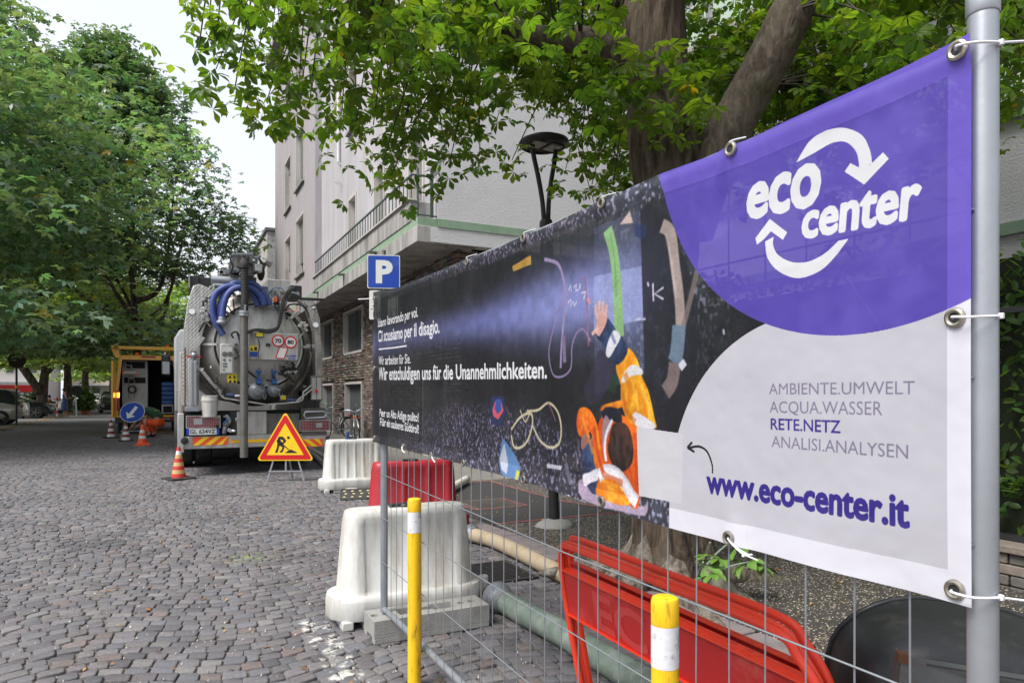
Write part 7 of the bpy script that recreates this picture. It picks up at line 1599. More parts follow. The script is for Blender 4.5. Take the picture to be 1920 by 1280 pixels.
# ------------------------------------------------------------------ people
def body(name, joints, edges, m, parent, root=0, sub=1):
    """one continuous skinned surface from a skeleton: joints = [(x, y, z, rx, ry)]"""
    me = bpy.data.meshes.new(name); me.from_pydata([j[:3] for j in joints], edges, []); o = bpy.data.objects.new(name, me); COL.objects.link(o)
    me.materials.append(m); sk_ = o.modifiers.new('skin', 'SKIN'); sk_.use_smooth_shade = True
    if not me.skin_vertices: 
        bmm = bmesh.new(); bmm.from_mesh(me); bmm.verts.layers.skin.verify(); bmm.to_mesh(me); bmm.free()
    for i, j in enumerate(joints): me.skin_vertices[0].data[i].radius = (j[3], j[4] if len(j) > 4 else j[3]); me.skin_vertices[0].data[i].use_root = (i == root)
    sb = o.modifiers.new('sub', 'SUBSURF'); sb.levels = sub; sb.render_levels = sub
    dg = bpy.context.evaluated_depsgraph_get(); me2 = bpy.data.meshes.new_from_object(o.evaluated_get(dg)); o.modifiers.clear(); o.data = me2
    me2.polygons.foreach_set('use_smooth', [True] * len(me2.polygons)); o.parent = parent; return o
def hand(j, e, at, wrist, d, s=1.0):
    """palm and five unequal bent fingers added to the skeleton lists"""
    d = Vector(d).normalized(); u = d.cross(Vector((0, 0, 1))).normalized(); w = u.cross(d)
    p = Vector(at); j.append((*(p + d * .045 * s), .030 * s, .016 * s)); e.append((wrist, len(j) - 1)); palm = len(j) - 1
    for k, L in enumerate((.065, .075, .07, .055)):
        b = p + d * .085 * s + u * (k - 1.5) * .02 * s; j.append((*b, .0085 * s)); e.append((palm, len(j) - 1)); j.append((*(b + d * L * .5 * s - w * .008), .008 * s)); e.append((len(j) - 2, len(j) - 1)); j.append((*(b + d * L * .8 * s - w * .03 * s), .007 * s)); e.append((len(j) - 2, len(j) - 1))
    j.append((*(p + d * .05 * s + u * -.045 * s), .009 * s)); e.append((palm, len(j) - 1)); j.append((*(p + d * .085 * s + u * -.06 * s), .008 * s)); e.append((len(j) - 2, len(j) - 1))
# woman in the blue dress, walking pose, looking at her phone
c0 = P3(121, 781, 42.0)
wm = thing('person', 'woman in a sleeveless navy dress standing with bent arms on the far pavement edge', 'person', (c0.x, c0.y, 0), R(-70))
j = [(0, 0, .98, .14, .10), (0, 0, 1.15, .115, .08), (0, .0, 1.33, .145, .085), (0, .01, 1.45, .06), (0, .03, 1.53, .055), (0, .04, 1.61, .085, .095), (0, .045, 1.69, .07),
     (-.17, 0, 1.38, .045), (-.20, .0, 1.12, .036), (-.14, .22, 1.15, .028), (.17, 0, 1.38, .045), (.20, .02, 1.12, .036), (.10, .24, 1.18, .028),
     (-.09, 0, .90, .095), (-.09, .03, .50, .058), (-.10, -.02, .10, .034), (-.10, .12, .03, .03), (.09, 0, .90, .095), (.09, .10, .50, .058), (.10, .06, .10, .034), (.10, .20, .03, .03)]
e = [(0, 1), (1, 2), (2, 3), (3, 4), (4, 5), (5, 6), (2, 7), (7, 8), (8, 9), (2, 10), (10, 11), (11, 12), (0, 13), (13, 14), (14, 15), (15, 16), (0, 17), (17, 18), (18, 19), (19, 20)]
hand(j, e, (-.14, .22, 1.15), 9, (.3, 1, .1)); hand(j, e, (.10, .24, 1.18), 12, (-.2, 1, .1))
body('body', j, e, MATS['skin'], wm)
MB().loft([[(r * math.cos(a * math.pi / 8), r * .72 * math.sin(a * math.pi / 8) + .01, z) for a in range(16)] for z, r in ((.42, .27), (.60, .245), (.85, .20), (1.0, .175), (1.14, .150), (1.28, .175), (1.40, .16), (1.43, .08))], cap=False).build('dress', MATS['cloth_blue'], wm, ang=180)
MB().ball((0, .02, 1.66), .112, 14, (.95, 1.05, 1.05)).ball((0, -.09, 1.70), .05, 8).build('hair', MATS['hair_dark'], wm, ang=180)
ph = MB().b2((-.03, .30, 1.18), (.04, .31, 1.30)).build('phone', MATS['black_plastic']); ph.location = wm.location; ph.rotation_euler = wm.rotation_euler; tag(ph, 'dark phone held up by the woman in the navy dress', 'phone')
bgm = MB().prism([(-.28, -.12, .62), (-.26, .10, .62), (-.24, .08, .86), (-.26, -.10, .86)], (.07, 0, 0)).tube([(-.22, -.08, .86), (-.2, -.02, 1.12), (-.22, .06, .86)], .01, 6).build('shoulder_bag', pm('bag_tan', (.32, .2, .12), .8)); bgm.location = wm.location; bgm.rotation_euler = wm.rotation_euler; tag(bgm, 'tan bag hanging at the side of the woman in the navy dress', 'bag')
# the crouching worker
c0 = P3(283, 812, 22.6)
wk = thing('person', 'worker in green shirt and orange trousers crouching with his back bent behind the van', 'person', (c0.x, c0.y, 0), R(62)); wk.scale = (1.18,) * 3
j = [(0, -.28, .42, .15, .13), (0, -.20, .58, .15, .12), (0, -.02, .74, .17, .12), (0, .16, .78, .07), (0, .24, .74, .055), (0, .32, .70, .09, .10), (0, .38, .64, .07),
     (-.19, .10, .72, .055), (-.22, .28, .48, .042), (-.12, .44, .30, .032), (.19, .10, .72, .055), (.22, .28, .48, .042), (.12, .44, .30, .032),
     (-.12, -.24, .38, .10), (-.18, .16, .44, .07), (-.15, -.06, .09, .045), (-.15, .10, .04, .04), (.12, -.24, .38, .10), (.18, .16, .44, .07), (.15, -.06, .09, .045), (.15, .10, .04, .04)]
e = [(0, 1), (1, 2), (2, 3), (3, 4), (4, 5), (5, 6), (2, 7), (7, 8), (8, 9), (2, 10), (10, 11), (11, 12), (0, 13), (13, 14), (14, 15), (15, 16), (0, 17), (17, 18), (18, 19), (19, 20)]
hand(j, e, (-.12, .44, .30), 9, (.2, .8, -.5)); hand(j, e, (.12, .44, .30), 12, (-.2, .8, -.5)); body('body', j, e, MATS['skin'], wk)
tr_ = [(0, -.29, .42, .172, .155), (0, -.24, .50, .165, .14), (-.12, -.24, .38, .12), (-.18, .16, .44, .092), (-.15, -.05, .12, .062), (.12, -.24, .38, .12), (.18, .16, .44, .092), (.15, -.05, .12, .062)]
body('trousers', tr_, [(0, 1), (0, 2), (2, 3), (3, 4), (0, 5), (5, 6), (6, 7)], MATS['hi_vis_orange'], wk)
sh_ = [(0, -.29, .46, .178, .162), (0, -.10, .70, .19, .145), (0, .06, .79, .17, .12), (0, .13, .79, .09), (-.19, .10, .73, .075), (-.21, .20, .58, .06), (.19, .10, .73, .075), (.21, .20, .58, .06)]
body('shirt', sh_, [(0, 1), (1, 2), (2, 3), (2, 4), (4, 5), (2, 6), (6, 7)], MATS['shirt_green'], wk)
for s in (-1, 1): MB().tube(arc((s * .165, .02, .42), .105, 0, 360, 14, (0, 0, 1), (1, 0, 0)), .014, 6).build('reflective_band', MATS['cloth_white'], wk); MB().ball((s * .15, .05, .045), .06, 10, (.9, 1.9, .8)).build('boot', MATS['black_rubber'], wk)
MB().ball((0, .31, .73), .105, 12).build('hair', MATS['hair_dark'], wk, ang=180)
sign_text('back_print', 'LAVORI', (-.09, -.19, .70), (1, 0, 0), (0, .62, .78), .18, .05, MATS['sticker_yellow'], wk, bold=.03) if False else MB().b2((-.10, -.185, .735), (.10, -.165, .76)).build('back_print', MATS['sticker_yellow'], wk)
# small seated people far off at the square
for px_, py_, z_, m, lab in ((92, 741, 52, 'cloth_brown', 'seated person in a rust brown shirt behind the forked tree'), (42, 738, 50, 'cloth_white', 'seated person in a pale top beyond the white car')):
    c0 = P3(px_, HORIZON + F_PX * CAM_H / z_, z_); pp = thing('person', lab, 'person', (c0.x, c0.y, 0), R(-60))
    j = [(0, 0, .52, .15, .12), (0, 0, .75, .15, .10), (0, .02, .95, .17, .11), (0, .03, 1.08, .055), (0, .05, 1.20, .09, .10), (-.2, .02, .95, .05), (-.23, .10, .72, .04), (-.15, .32, .66, .03), (.2, .02, .95, .05), (.23, .10, .72, .04), (.15, .32, .66, .03), (-.1, .42, .50, .07), (-.1, .44, .1, .045), (-.1, .55, .04, .04), (.1, .42, .50, .07), (.1, .44, .1, .045), (.1, .55, .04, .04)]
    e = [(0, 1), (1, 2), (2, 3), (3, 4), (2, 5), (5, 6), (6, 7), (2, 8), (8, 9), (9, 10), (0, 11), (11, 12), (12, 13), (0, 14), (14, 15), (15, 16)]; hand(j, e, (-.15, .32, .66), 7, (0, 1, 0)); hand(j, e, (.15, .32, .66), 10, (0, 1, 0)); body('body', j, e, MATS['skin'], pp)
    body('shirt', [(0, 0, .55, .19, .15), (0, 0, .78, .19, .13), (0, .02, .97, .19, .13), (-.2, .02, .95, .07), (-.22, .07, .8, .06), (.2, .02, .95, .07), (.22, .07, .8, .06)], [(0, 1), (1, 2), (2, 3), (3, 4), (2, 5), (5, 6)], MATS[m], pp); MB().ball((0, .03, 1.25), .105, 10).build('hair', MATS['hair_dark'] if m == 'cloth_brown' else MATS['concrete_light'], pp, ang=180)
    bch = MB().b2((-.5, -.2, .40), (.5, .2, .45)).b2((-.45, -.15, 0), (-.38, .15, .40)).b2((.38, -.15, 0), (.45, .15, .40)).build('bench', MATS['wood']); bch.location = pp.location; bch.rotation_euler = pp.rotation_euler; tag(bch, 'bench under the ' + lab, 'bench')

# ------------------------------------------------------------------ open yellow van
VY = 27.7
vn = thing('open_van', 'yellow works van with its rear doors swung open on cabinets and blue crates', 'van', (-.73, VY, 0)); VO = Vector(vn.location)
def Vn(px_, py_, y=0.): p = PY(px_, py_, VY + y); return Vector((p.x - VO.x, y, p.z))
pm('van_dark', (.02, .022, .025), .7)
H = 2.80; w0, w1 = 1.02, .90
def vr(k, inset=0, y=0): return [(-w0 * k, y, .55), (-w0 * k, y, 1.5), (-w1 * k, y, H * k + (1 - k) * .4), (w1 * k, y, H * k + (1 - k) * .4), (w0 * k, y, 1.5), (w0 * k, y, .55)]
sh = MB(); ro = vr(1, y=0); rf = [(a, 5.4, b) for a, _, b in ro]; ri = [(-w0 + .10, 0, .66), (-w0 + .10, 0, 1.5), (-w1 + .10, 0, H - .16), (w1 - .10, 0, H - .16), (w0 - .10, 0, 1.5), (w0 - .10, 0, .66)]
sh.add(ro + rf + ri, [(i, (i + 1) % 6, 6 + (i + 1) % 6, 6 + i) for i in range(6)] + [(i, 12 + i, 12 + (i + 1) % 6, (i + 1) % 6) for i in range(6)] + [tuple(range(6, 12))]); sh.build('body', MATS['van_yellow'], vn, bevel=.02)
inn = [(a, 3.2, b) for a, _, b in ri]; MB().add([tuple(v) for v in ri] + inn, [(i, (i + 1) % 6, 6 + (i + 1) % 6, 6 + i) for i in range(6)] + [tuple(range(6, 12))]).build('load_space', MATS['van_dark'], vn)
MB().b2((-w0, -.10, .40), (w0, .02, .60)).build('rear_bumper', MATS['black_plastic'], vn, bevel=.02); MB().b2((-.7, -.11, .50), (.7, -.10, .56)).build('step_plate', MATS['galv'], vn)
for s in (-1, 1):
    t_ = MB().b2((s * (w0 - .10) - .045, -.02, .85), (s * (w0 - .10) + .045, .03, 1.55)).build('tail_light', MATS['red_lens'], vn, bevel=.01); MB().b2((s * (w0 - .10) - .04, -.028, 1.30), (s * (w0 - .10) + .04, -.02, 1.47)).build('lit_indicator', MATS['lamp_lit'], t_); MB().b2((s * .75 - .06, -.112, .50), (s * .75 + .06, -.103, .54)).build('reflector', MATS['sign_red'], vn)
    d_ = MB().b2((s * w0 - .03, -1.0, .62), (s * w0 + .03, -.02, 2.55)); d_.v = [(x + s * (.02 if y < -.5 else 0) - s * .0, y, z) for x, y, z in d_.v]; dd = d_.build('rear_door', MATS['van_yellow'], vn, bevel=.01)
    q = MB().b2((s * w0 - .04, -.96, 1.35), (s * w0 - .028 if s > 0 else s * w0 - .02, -.1, 2.4)); q.v = [(x + s * (.02 if y < -.5 else .015) + (.0), y, z) for x, y, z in q.v]; q.build('door_window', MATS['glass_dark'], dd)
for x in (-.72, .72):
    for y_ in (.95, 4.5): wheel(x * 1.2, y_, .22, .34, vn)
# roof board and beacons
rk = MB().b2((-w0 - .12, -.12, H + .20), (w0 + .12, .10, H + .31)).build('roof_bar', MATS['van_yellow'], vn, bevel=.01); MB().prism([(-w0 - .12, -.05, H + .2), (-w0 + .12, -.05, H + .2), (-w1 + .02, -.05, H - .1), (-w1 - .1, -.05, H - .1)], (0, .12, 0)).build('bar_bracket', MATS['van_yellow'], vn)
for x in (-.35, .62): b_ = MB().lathe([(0, .10), (.06, .08), (.07, 0)], (x, .3 if x < 0 else -.0, H + (.02 if x < 0 else .31)), n=14).build('beacon', MATS['orange_glow'], vn)
MB().b2((-.2, -.03, H - .08), (.25, .02, H - .02)).build('brake_light', MATS['red_lens'], vn)
cbx0, cbx1 = Vn(229, 700, .5).x, Vn(277, 700, .5).x; zt, zb = Vn(250, 676, .5).z, .70
cb = MB().b2((cbx0, .5, zb), (cbx1, 1.2, zt)).build('cabinet', MATS['white_cabinet'], vn, bevel=.01)
for a, b, c, d in ((237, 272, 678, 690), (233, 273, 707, 718)): MB().b2((Vn(a, c, .5).x, .488, Vn(a, d, .5).z), (Vn(b, c, .5).x, .498, Vn(a, c, .5).z)).build('cabinet_recess', MATS['dark_inside'], cb)
rl = thing('cable_reel_winch', 'small winch and cable reel hanging in the open rear of the van', 'winch', (VO.x, VY, 0))
for (a, b), (c, d), r_, m in (((245, 683), (250, 700), .03, 'galv'), ((232, 699), (258, 699), .07, 'white_cabinet'), ((240, 709), (252, 709), .09, 'steel_dark'), ((241, 712), (241, 745), .02, 'galv'), ((252, 712), (252, 745), .02, 'galv'), ((232, 682), (246, 687), .02, 'galv')): MB().cyl(Vn(a, b, .15), Vn(c, d, .15), r_, 10).build('winch_tube', MATS[m], rl)
for a in (229.5, 256): MB().b2((Vn(a, 700, .1).x, .05, Vn(a, 702, .1).z), (Vn(a + 3.5, 700, .1).x, .15, Vn(a, 696, .1).z)).build('marker_lamp', MATS['orange_glow'], rl)
MB().tube(arc(Vn(248, 730, .1), .12, 0, 360, 16), .03, 8).build('cable_coil', MATS['black_rubber'], rl)
for k in range(5): o_ = MB().b2((Vn(303, 700, .5).x, .45, Vn(310, 757 - k * 8.4, .5).z), (Vn(325, 700, .5).x, .95, Vn(310, 750 - k * 8.4, .5).z)).build('blue_crate', MATS['blue_plastic'], bevel=.012); o_.location = VO; tag(o_, 'blue plastic crate in the open van, ' + ('lowest of the stack', 'second from the bottom', 'middle one of the stack', 'second from the top', 'topmost of the stack')[k], 'crate', 'blue crates stacked in the van')
lo = MB().b2((Vn(303, 700, .5).x, .45, .70), (Vn(325, 700, .5).x, .95, Vn(310, 758, .5).z)).build('tool_locker', MATS['white_cabinet'], vn, bevel=.01); MB().b2((Vn(306, 700, .5).x, .44, .74), (Vn(323, 700, .5).x, .448, .98)).build('locker_opening', MATS['dark_inside'], lo)
bd = MB().b2((-.6, -.55, 0), (.6, .55, .03)).build('wooden_board', MATS['wood'], bevel=.004); c0 = P3(300, 811, 25.1); bd.location = (c0.x, c0.y + .3, .004); tag(bd, 'wooden board lying on the street under the van bumper', 'board')

# ------------------------------------------------------------------ cars
def car(name, label, loc, rot, paint, L=4.4, W=1.82, Hh=1.62, suv=True, clean=1):
    t = thing(name, label, 'car', loc, rot, 'cars parked along the left side')
    # local: x forward, origin under the middle
    st_ = [(-L / 2, .78, .45, .82, .95), (-L / 2 + .06, .88, .32, .86, 1.02), (-L * .36, .97, .22, .90, 1.05), (-L * .2, 1, .20, .93, 1.02), (0, 1, .20, .94, 1.0), (L * .2, 1, .20, .93, .97), (L * .33, .98, .2, .9, .93), (L * .43, .92, .24, .80, .84), (L / 2 - .04, .80, .30, .62, .70), (L / 2, .68, .38, .52, .6)]
    b = MB(); rg = []
    for x, kw, zb, zs, zt in st_:
        h = W / 2 * kw; rg.append([(x, -h * .86, zb), (x, -h, zb + .16), (x, -h * 1.0, zs * .78), (x, -h * .97, zs), (x, -h * .86, zt), (x, 0, zt + .02), (x, h * .86, zt), (x, h * .97, zs), (x, h, zs * .78), (x, h, zb + .16), (x, h * .86, zb)])
    b.loft(rg); b.build('body', paint, t, ang=50)
    x0, x1 = -L / 2 + .18, L * .24
    gl = MB(); gr = []
    for x, z, k in ((x0 - .02, 1.0, .82), (x0 + .38, Hh - .10, .70), (x0 + .9, Hh - .02, .72), (-.1, Hh, .72), (.35, Hh - .06, .69), (x1 + .25, .97, .80)):
        h = W / 2; gr.append([(x, -h * .90, .93), (x, -h * k, z), (x, h * k, z), (x, h * .90, .93)])
    gl.loft(gr); gl.build('window', MATS['glass_dark'], t, ang=40)
    rf_ = MB(); rr = []
    for x, z, k in ((x0 + .2, Hh - .07, .72), (x0 + .5, Hh + .0, .73), (-.1, Hh + .035, .74), (.25, Hh - .0, .72), (.42, Hh - .06, .70)): h = W / 2 * k; rr.append([(x, -h, z - .05), (x, -h * .9, z), (x, h * .9, z), (x, h, z - .05)])
    rf_.loft(rr).build('roof', paint, t, ang=60)
    for s in (-1, 1):
        for xa, xb in ((x0 + .0, x0 + .45), (-.35, -.25), (.42, x1 + .25)): MB().beam((xa, s * W / 2 * .895, .96), (xb - (.1 if xa < 0 else -.0) if xa > -1 else xb, s * W / 2 * .73, Hh - .08), .05, .03).build('pillar', paint, t) if xa < 0 and xa > -1 or True and xa > -1.0 else None
        MB().b2((L * .2, s * W / 2 * 1.0 - .02 * s, .96), (L * .2 + .14, s * (W / 2 + .14), 1.08)).build('wing_mirror', MATS['black_plastic'], t, bevel=.03)
        MB().ball((-L / 2 + .10, s * W / 2 * .70, .84), .1, 10, (.9, 2.0, .75)).build('tail_light', MATS['red_lens'], t, ang=180); MB().ball((L / 2 - .16, s * W / 2 * .62, .62), .1, 10, (1.5, 1.8, .7)).build('headlight', MATS['clear_lens'], t, ang=180)
        MB().b2((-L / 2 + .0, s * W / 2 * .62 - .09, .36), (-L / 2 + .05, s * W / 2 * .62 + .09, .43)).build('reflector', MATS['red_lens'], t)
        for xw in (-L * .30, L * .31):
            r_ = .34; y_ = s * (W / 2 - .11); wh = MB().lathe([(r_ * .6, -.11), (r_ * .95, -.11), (r_, -.08), (r_, .08), (r_ * .95, .11), (r_ * .6, .11)], (xw, y_, r_), (0, 1, 0), 26).build('wheel', MATS['black_rubber'], t)
            MB().lathe([(r_ * .62, .10 * s), (r_ * .60, .06 * s), (.05, .05 * s)], (xw, y_, r_), (0, 1, 0), 26).build('wheel_well', MATS['dark_inside'], wh)
            for k in range(5): a = k * 1.2566; MB().beam((xw + .03 * math.cos(a), y_ + .095 * s, r_ + .03 * math.sin(a)), (xw + r_ * .62 * math.cos(a), y_ + .10 * s, r_ + r_ * .62 * math.sin(a)), .055, .03).build('spoke', MATS['rim'], wh)
            MB().lathe([(r_ + .06, -.01), (r_ + .06, .012), (r_ + .01, .012)], (xw, s * (W / 2 - .005), r_), (0, s, 0), 24, 0, math.pi).build('arch', MATS['black_plastic'], t) if False else None
    MB().b2((-L / 2 - .01, -W / 2 * .8, .28), (-L / 2 + .12, W / 2 * .8, .42)).build('bumper', MATS['black_plastic'], t, bevel=.03); MB().b2((-L / 2 - .02, -.26, .56), (-L / 2 + .01, .26, .67)).build('number_plate', MATS['plate_white'], t)
    MB().b2((L / 2 - .04, -.5, .34), (L / 2 + .01, .5, .5)).build('grille', MATS['black_plastic'], t, bevel=.02)
    return t
pm('paint_silver', (.68, .66, .60), .3, .35, var=.05, bump=0, coat=.6); pm('paint_black', (.012, .013, .016), .22, .2, var=.1, bump=0, coat=.7); pm('paint_dark', (.05, .045, .05), .25, .3, bump=0, coat=.6)
car('parked_car', 'pale silver sports utility car parked nose in with its rear toward the street', (-8.25, 39.0, 0), R(180), MATS['paint_silver'], Hh=1.66)
car('parked_car', 'black saloon parked nose out beyond the silver car', (-8.35, 48.3, 0), R(0), MATS['paint_black'], Hh=1.42)
car('parked_car', 'white car cut by the left picture edge, nearest of the row', (-8.4, 33.2, 0), R(0), MATS['cloth_white'], Hh=1.45)
c0 = P3(186, 775, 52.0); car('parked_car', 'dark car farther down the street, half hidden by the open van door', (c0.x + .9, c0.y, 0), R(-84), MATS['paint_dark'], Hh=1.6)
c0 = P3(176, 760, 75.0); car('parked_car', 'small pale car far down the street between the trees', (c0.x, c0.y, 0), R(-20), MATS['paint_silver'], Hh=1.45)

# ------------------------------------------------------------------ bicycles and the round sign
def bicycle(label, loc, rot, frame, lean=0.):
    t = thing('bicycle', label, 'bicycle', loc, (R(lean), 0, rot), 'bicycles leaning at the stone wall'); r = .34
    F, B = Vector((.52, 0, r)), Vector((-.52, 0, r)); bb_ = Vector((-.05, 0, .28)); hd = Vector((.36, 0, .82)); st0 = Vector((-.22, 0, .80))
    for c in (F, B):
        w = MB().tube(arc(c, r - .016, 0, 360, 30)[:-1], .018, 8, closed=True).build('wheel', MATS['black_rubber'], t, ang=180); MB().tube(arc(c, r - .04, 0, 360, 30)[:-1], .009, 6, closed=True).build('rim', MATS['galv'], w, ang=180)
        sp_ = MB()
        for k in range(16): a = k * math.pi / 8; sp_.tube([c, c + Vector((math.cos(a), 0, math.sin(a))) * (r - .04)], .0015, 3, cap=False)
        tag(sp_.build('spokes', MATS['galv'], w), kind='stuff'); MB().cyl(c + Vector((0, -.04, 0)), c + Vector((0, .04, 0)), .02, 8).build('hub', MATS['galv'], w)
        MB().tube(arc(c, r + .02, 20 if c is F else 10, 150, 14), .022, 5).build('mudguard', MATS['galv_light'], t, ang=180)
    f = MB(); [f.tube([a, b], .017, 8) for a, b in ((bb_, hd), (bb_, st0), (st0 + Vector((.02, 0, -.06)), hd + Vector((0, 0, .03))), (st0 + Vector((0, 0, -.05)), B), (bb_, B))]; f.tube([hd + Vector((-.02, 0, .06)), hd, F], .016, 8); f.build('frame', frame, t, ang=180)
    MB().tube(smooth_path([(.26, -.30, 1.00), (.34, -.18, .98), (.38, 0, .93), (.34, .18, .98), (.26, .30, 1.00)], 4), .013, 8).cyl((.36, 0, .85), (.38, 0, .94), .014, 8).build('handlebar', MATS['galv_light'], t, ang=180)
    MB().cyl(st0, st0 + Vector((-.03, 0, .12)), .013, 8).build('seat_post', MATS['galv'], t); MB().ball(st0 + Vector((-.04, 0, .15)), .07, 10, (1.9, 1.1, .5)).build('saddle', MATS['black_rubber'], t, ang=180)
    MB().tube(arc(bb_, .09, 0, 360, 16)[:-1], .008, 5, closed=True).beam(bb_ + Vector((0, .05, 0)), bb_ + Vector((.12, .05, -.12)), .015, .015).beam(bb_ + Vector((0, -.05, 0)), bb_ + Vector((-.12, -.05, .12)), .015, .015).build('crank', MATS['galv'], t); MB().b2((-.62, -.04, .70), (-.54, .04, .76)).build('rear_reflector', MATS['red_lens'], t)
    MB().b2((-.66, -.06, .68), (-.25, .06, .70)).build('carrier', MATS['steel_dark'], t); return t
def gp(px_, z_): return P3(px_, HORIZON + F_PX * CAM_H / z_, z_)
c0 = gp(632, 21.6); bicycle('silver bicycle leaning nearest the truck', (c0.x, c0.y, 0), R(205), MATS['galv_light'], 7)
c0 = gp(656, 20.0); bicycle('black bicycle standing between the two silver ones', (c0.x + .25, c0.y, 0), R(250), MATS['iron_dark'], 4)
c0 = gp(668, 19.6); bicycle('gold and silver city bicycle with wide handlebar, rightmost at the wall', (c0.x, c0.y - .1, 0), R(262), pm('frame_gold', (.45, .34, .17), .35, .5), 5)
c0 = P3(31, 790, 31); rs = thing('round_sign', 'round traffic sign seen from behind on a dark post at the left', 'sign', (c0.x, c0.y, 0), R(20))
MB().cyl((0, 0, 0), (0, 0, 6), .045, 12).build('post', MATS['iron_dark'], rs); MB().lathe([(0, 0), (.34, 0), (.35, .02), (0, .025)], (0, -.05, 2.95), (0, -1, 0), 30).build('sign_disc', MATS['black_plastic'], rs); MB().cyl((0, 0, 1.68), (0, 0, 1.82), .05, 12).build('yellow_band', MATS['sticker_yellow'], rs)
c0 = P3(142, 775, 44); r2 = thing('slanted_post', 'pale slanted post with a dark round sign beside the woman', 'sign', (c0.x, c0.y, 0), R(10)); MB().cyl((.05, 0, 0), (-.06, 0, 1.95), .045, 10).build('post', MATS['cloth_white'], r2); MB().lathe([(0, 0), (.32, 0), (.32, .02), (0, .02)], (.04, -.05, 1.62), (0, -1, 0), 24).build('sign_disc', MATS['black_plastic'], r2)
c0 = P3(107, 778, 42.5); r3 = thing('striped_post', 'short red and white striped post left of the woman', 'post', (c0.x, c0.y, 0)); [MB().cyl((0, 0, k * .2), (0, 0, k * .2 + .2), .05, 10).build('stripe', MATS[('cone_white', 'sign_red')[k % 2]], r3) for k in range(6)]
# motor scooter behind
c0 = P3(97, 765, 47); sc_ = thing('motor_scooter', 'parked motor scooter beside the black saloon', 'scooter', (c0.x, c0.y + 2, 0), R(70))
for x in (-.6, .6): MB().lathe([(.12, -.06), (.22, -.06), (.25, 0), (.22, .06), (.12, .06)], (x, 0, .25), (0, 1, 0), 20).build('wheel', MATS['black_rubber'], sc_)
MB().loft([[(x, -w, z0_), (x, w, z0_), (x, w * .8, z1_), (x, -w * .8, z1_)] for x, w, z0_, z1_ in ((-.8, .10, .45, .7), (-.4, .18, .3, .78), (0, .16, .25, .42), (.3, .16, .25, .4), (.42, .20, .3, .9), (.5, .16, .5, 1.0))]).build('body_shell', MATS['paint_silver'], sc_, bevel=.02); MB().ball((-.35, 0, .82), .12, 10, (2.4, 1.2, .6)).build('saddle', MATS['black_rubber'], sc_, ang=180); MB().tube([(.3, -.3, 1.05), (.42, 0, 1.0), (.3, .3, 1.05)], .02, 8).build('handlebar', MATS['iron_dark'], sc_)
# planters
for px_, z_, s_, lab in ((160, 46, 1.0, 'terracotta planter with long spiky leaves between woman and van'), (60, 46, .8, 'low bushy planter behind the silver car')):
    c0 = gp(px_, z_); pt = thing('planter', lab, 'planter', (c0.x, c0.y, 0)); MB().lathe([(0, 0), (.25, 0), (.32, .4), (.35, .42), (.30, .42), (.28, .36), (0, .36)], n=20).build('pot', pm('terracotta', (.35, .12, .07), .85), pt)
    n = 320; p = nr.normal(0, .32 * s_, (n, 3)); p[:, 2] = .4 + np.abs(nr.normal(.5, .4, n)) * s_; tag(scatter('foliage', LF, p, nr.uniform(.18, .3, n), leaf_cols(n, (.05, .10, .025)), MATS['leaf_far'], pt, 1.0), kind='stuff')
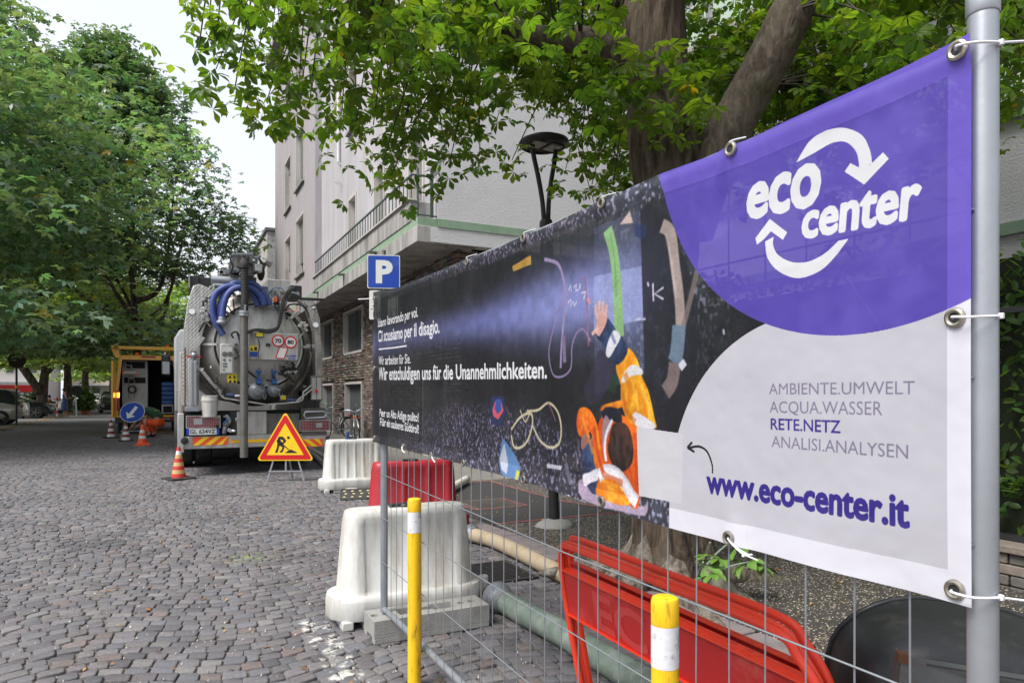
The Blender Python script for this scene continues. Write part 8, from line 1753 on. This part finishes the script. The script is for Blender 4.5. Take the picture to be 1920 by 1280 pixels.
# ------------------------------------------------------------------ end of the street and the square
pm('far_wall', (.45, .42, .40), .9, var=.08, vs=.3); pm('far_pink', (.42, .30, .26), .9, var=.08, vs=.3); pm('far_cream', (.48, .43, .33), .9, var=.06, vs=.3)
def far_building(label, x0, x1, y, h, m, dep=12):
    t = thing('town_house', label, 'building', ((x0 + x1) / 2, y, 0)); X = (x1 - x0) / 2; wl_ = MB().b2((-X, 0, 0), (X, dep, h)).build('wall', MATS[m], t); MB().b2((-X - .3, -.4, h), (X + .3, dep + .3, h + .3)).build('roof', MATS['rust'], t)
    nx = int((x1 - x0) / 2.6); pr_ = None
    for i in range(nx):
        for k in range(int((h - 1) / 3.2)):
            xx = -X + 1.3 + i * 2.6; z = 1.0 + k * 3.2
            if pr_ is None: w = MB().b2((-.5, -.06, 0), (.5, .0, 1.5)).build('window', MATS['frame_stone'], t); g_ = MB().b2((-.42, -.08, .08), (.42, -.062, 1.42)).build('pane', MATS['glass_dark'], w); pr_ = (w, g_)
            else: w = pr_[0].copy(); COL.objects.link(w); g_ = pr_[1].copy(); COL.objects.link(g_); g_.parent = w
            w.location = (xx, 0, z)
    MB().b2((-X + .5, -1.6, 2.7), (X - .5, -.05, 2.85)).build('awning', MATS['cloth_white'], t)
far_building('cream house with awning closing the end of the street', -14, -1, 122, 11, 'far_cream'); far_building('pink house right of the cream one at the end of the street', -.8, 12, 124, 13, 'far_pink'); far_building('pale house at the far left across the square', -44, -15, 112, 10, 'far_wall'); far_building('long pale house at the left edge behind the trees', -75, -45, 95, 11, 'far_cream')
ms_ = thing('market_stall', 'white market stall with yellow edged roof behind the forked tree', 'stall', (-24, 66, 0), R(10))
MB().b2((-3, -1.2, 2.5), (3, 1.2, 2.62)).build('canopy', MATS['cloth_white'], ms_); MB().b2((-3.02, -1.24, 2.36), (3.02, -1.21, 2.52)).build('valance', MATS['sticker_yellow'], ms_); [MB().cyl((x, y_, 0), (x, y_, 2.5), .04, 8).build('leg', MATS['galv'], ms_) for x in (-2.9, 2.9) for y_ in (-1.1, 1.1)]; MB().b2((-2.8, -.6, 0), (2.8, .8, 1.0)).build('counter', MATS['cloth_white'], ms_)
kb = thing('red_kiosk', 'low kiosk with a red band seen between the far tree trunks', 'kiosk', (-14.5, 84, 0)); MB().b2((-2.5, -1.5, 0), (2.5, 1.5, 2.6)).build('kiosk_body', MATS['cloth_white'], kb); MB().b2((-2.55, -1.56, 1.6), (2.55, -1.51, 2.3)).build('red_band', MATS['sign_red'], kb); MB().b2((-2.55, -1.56, .8), (1, -1.51, 1.5)).build('blue_panel', MATS['sign_blue'], kb)
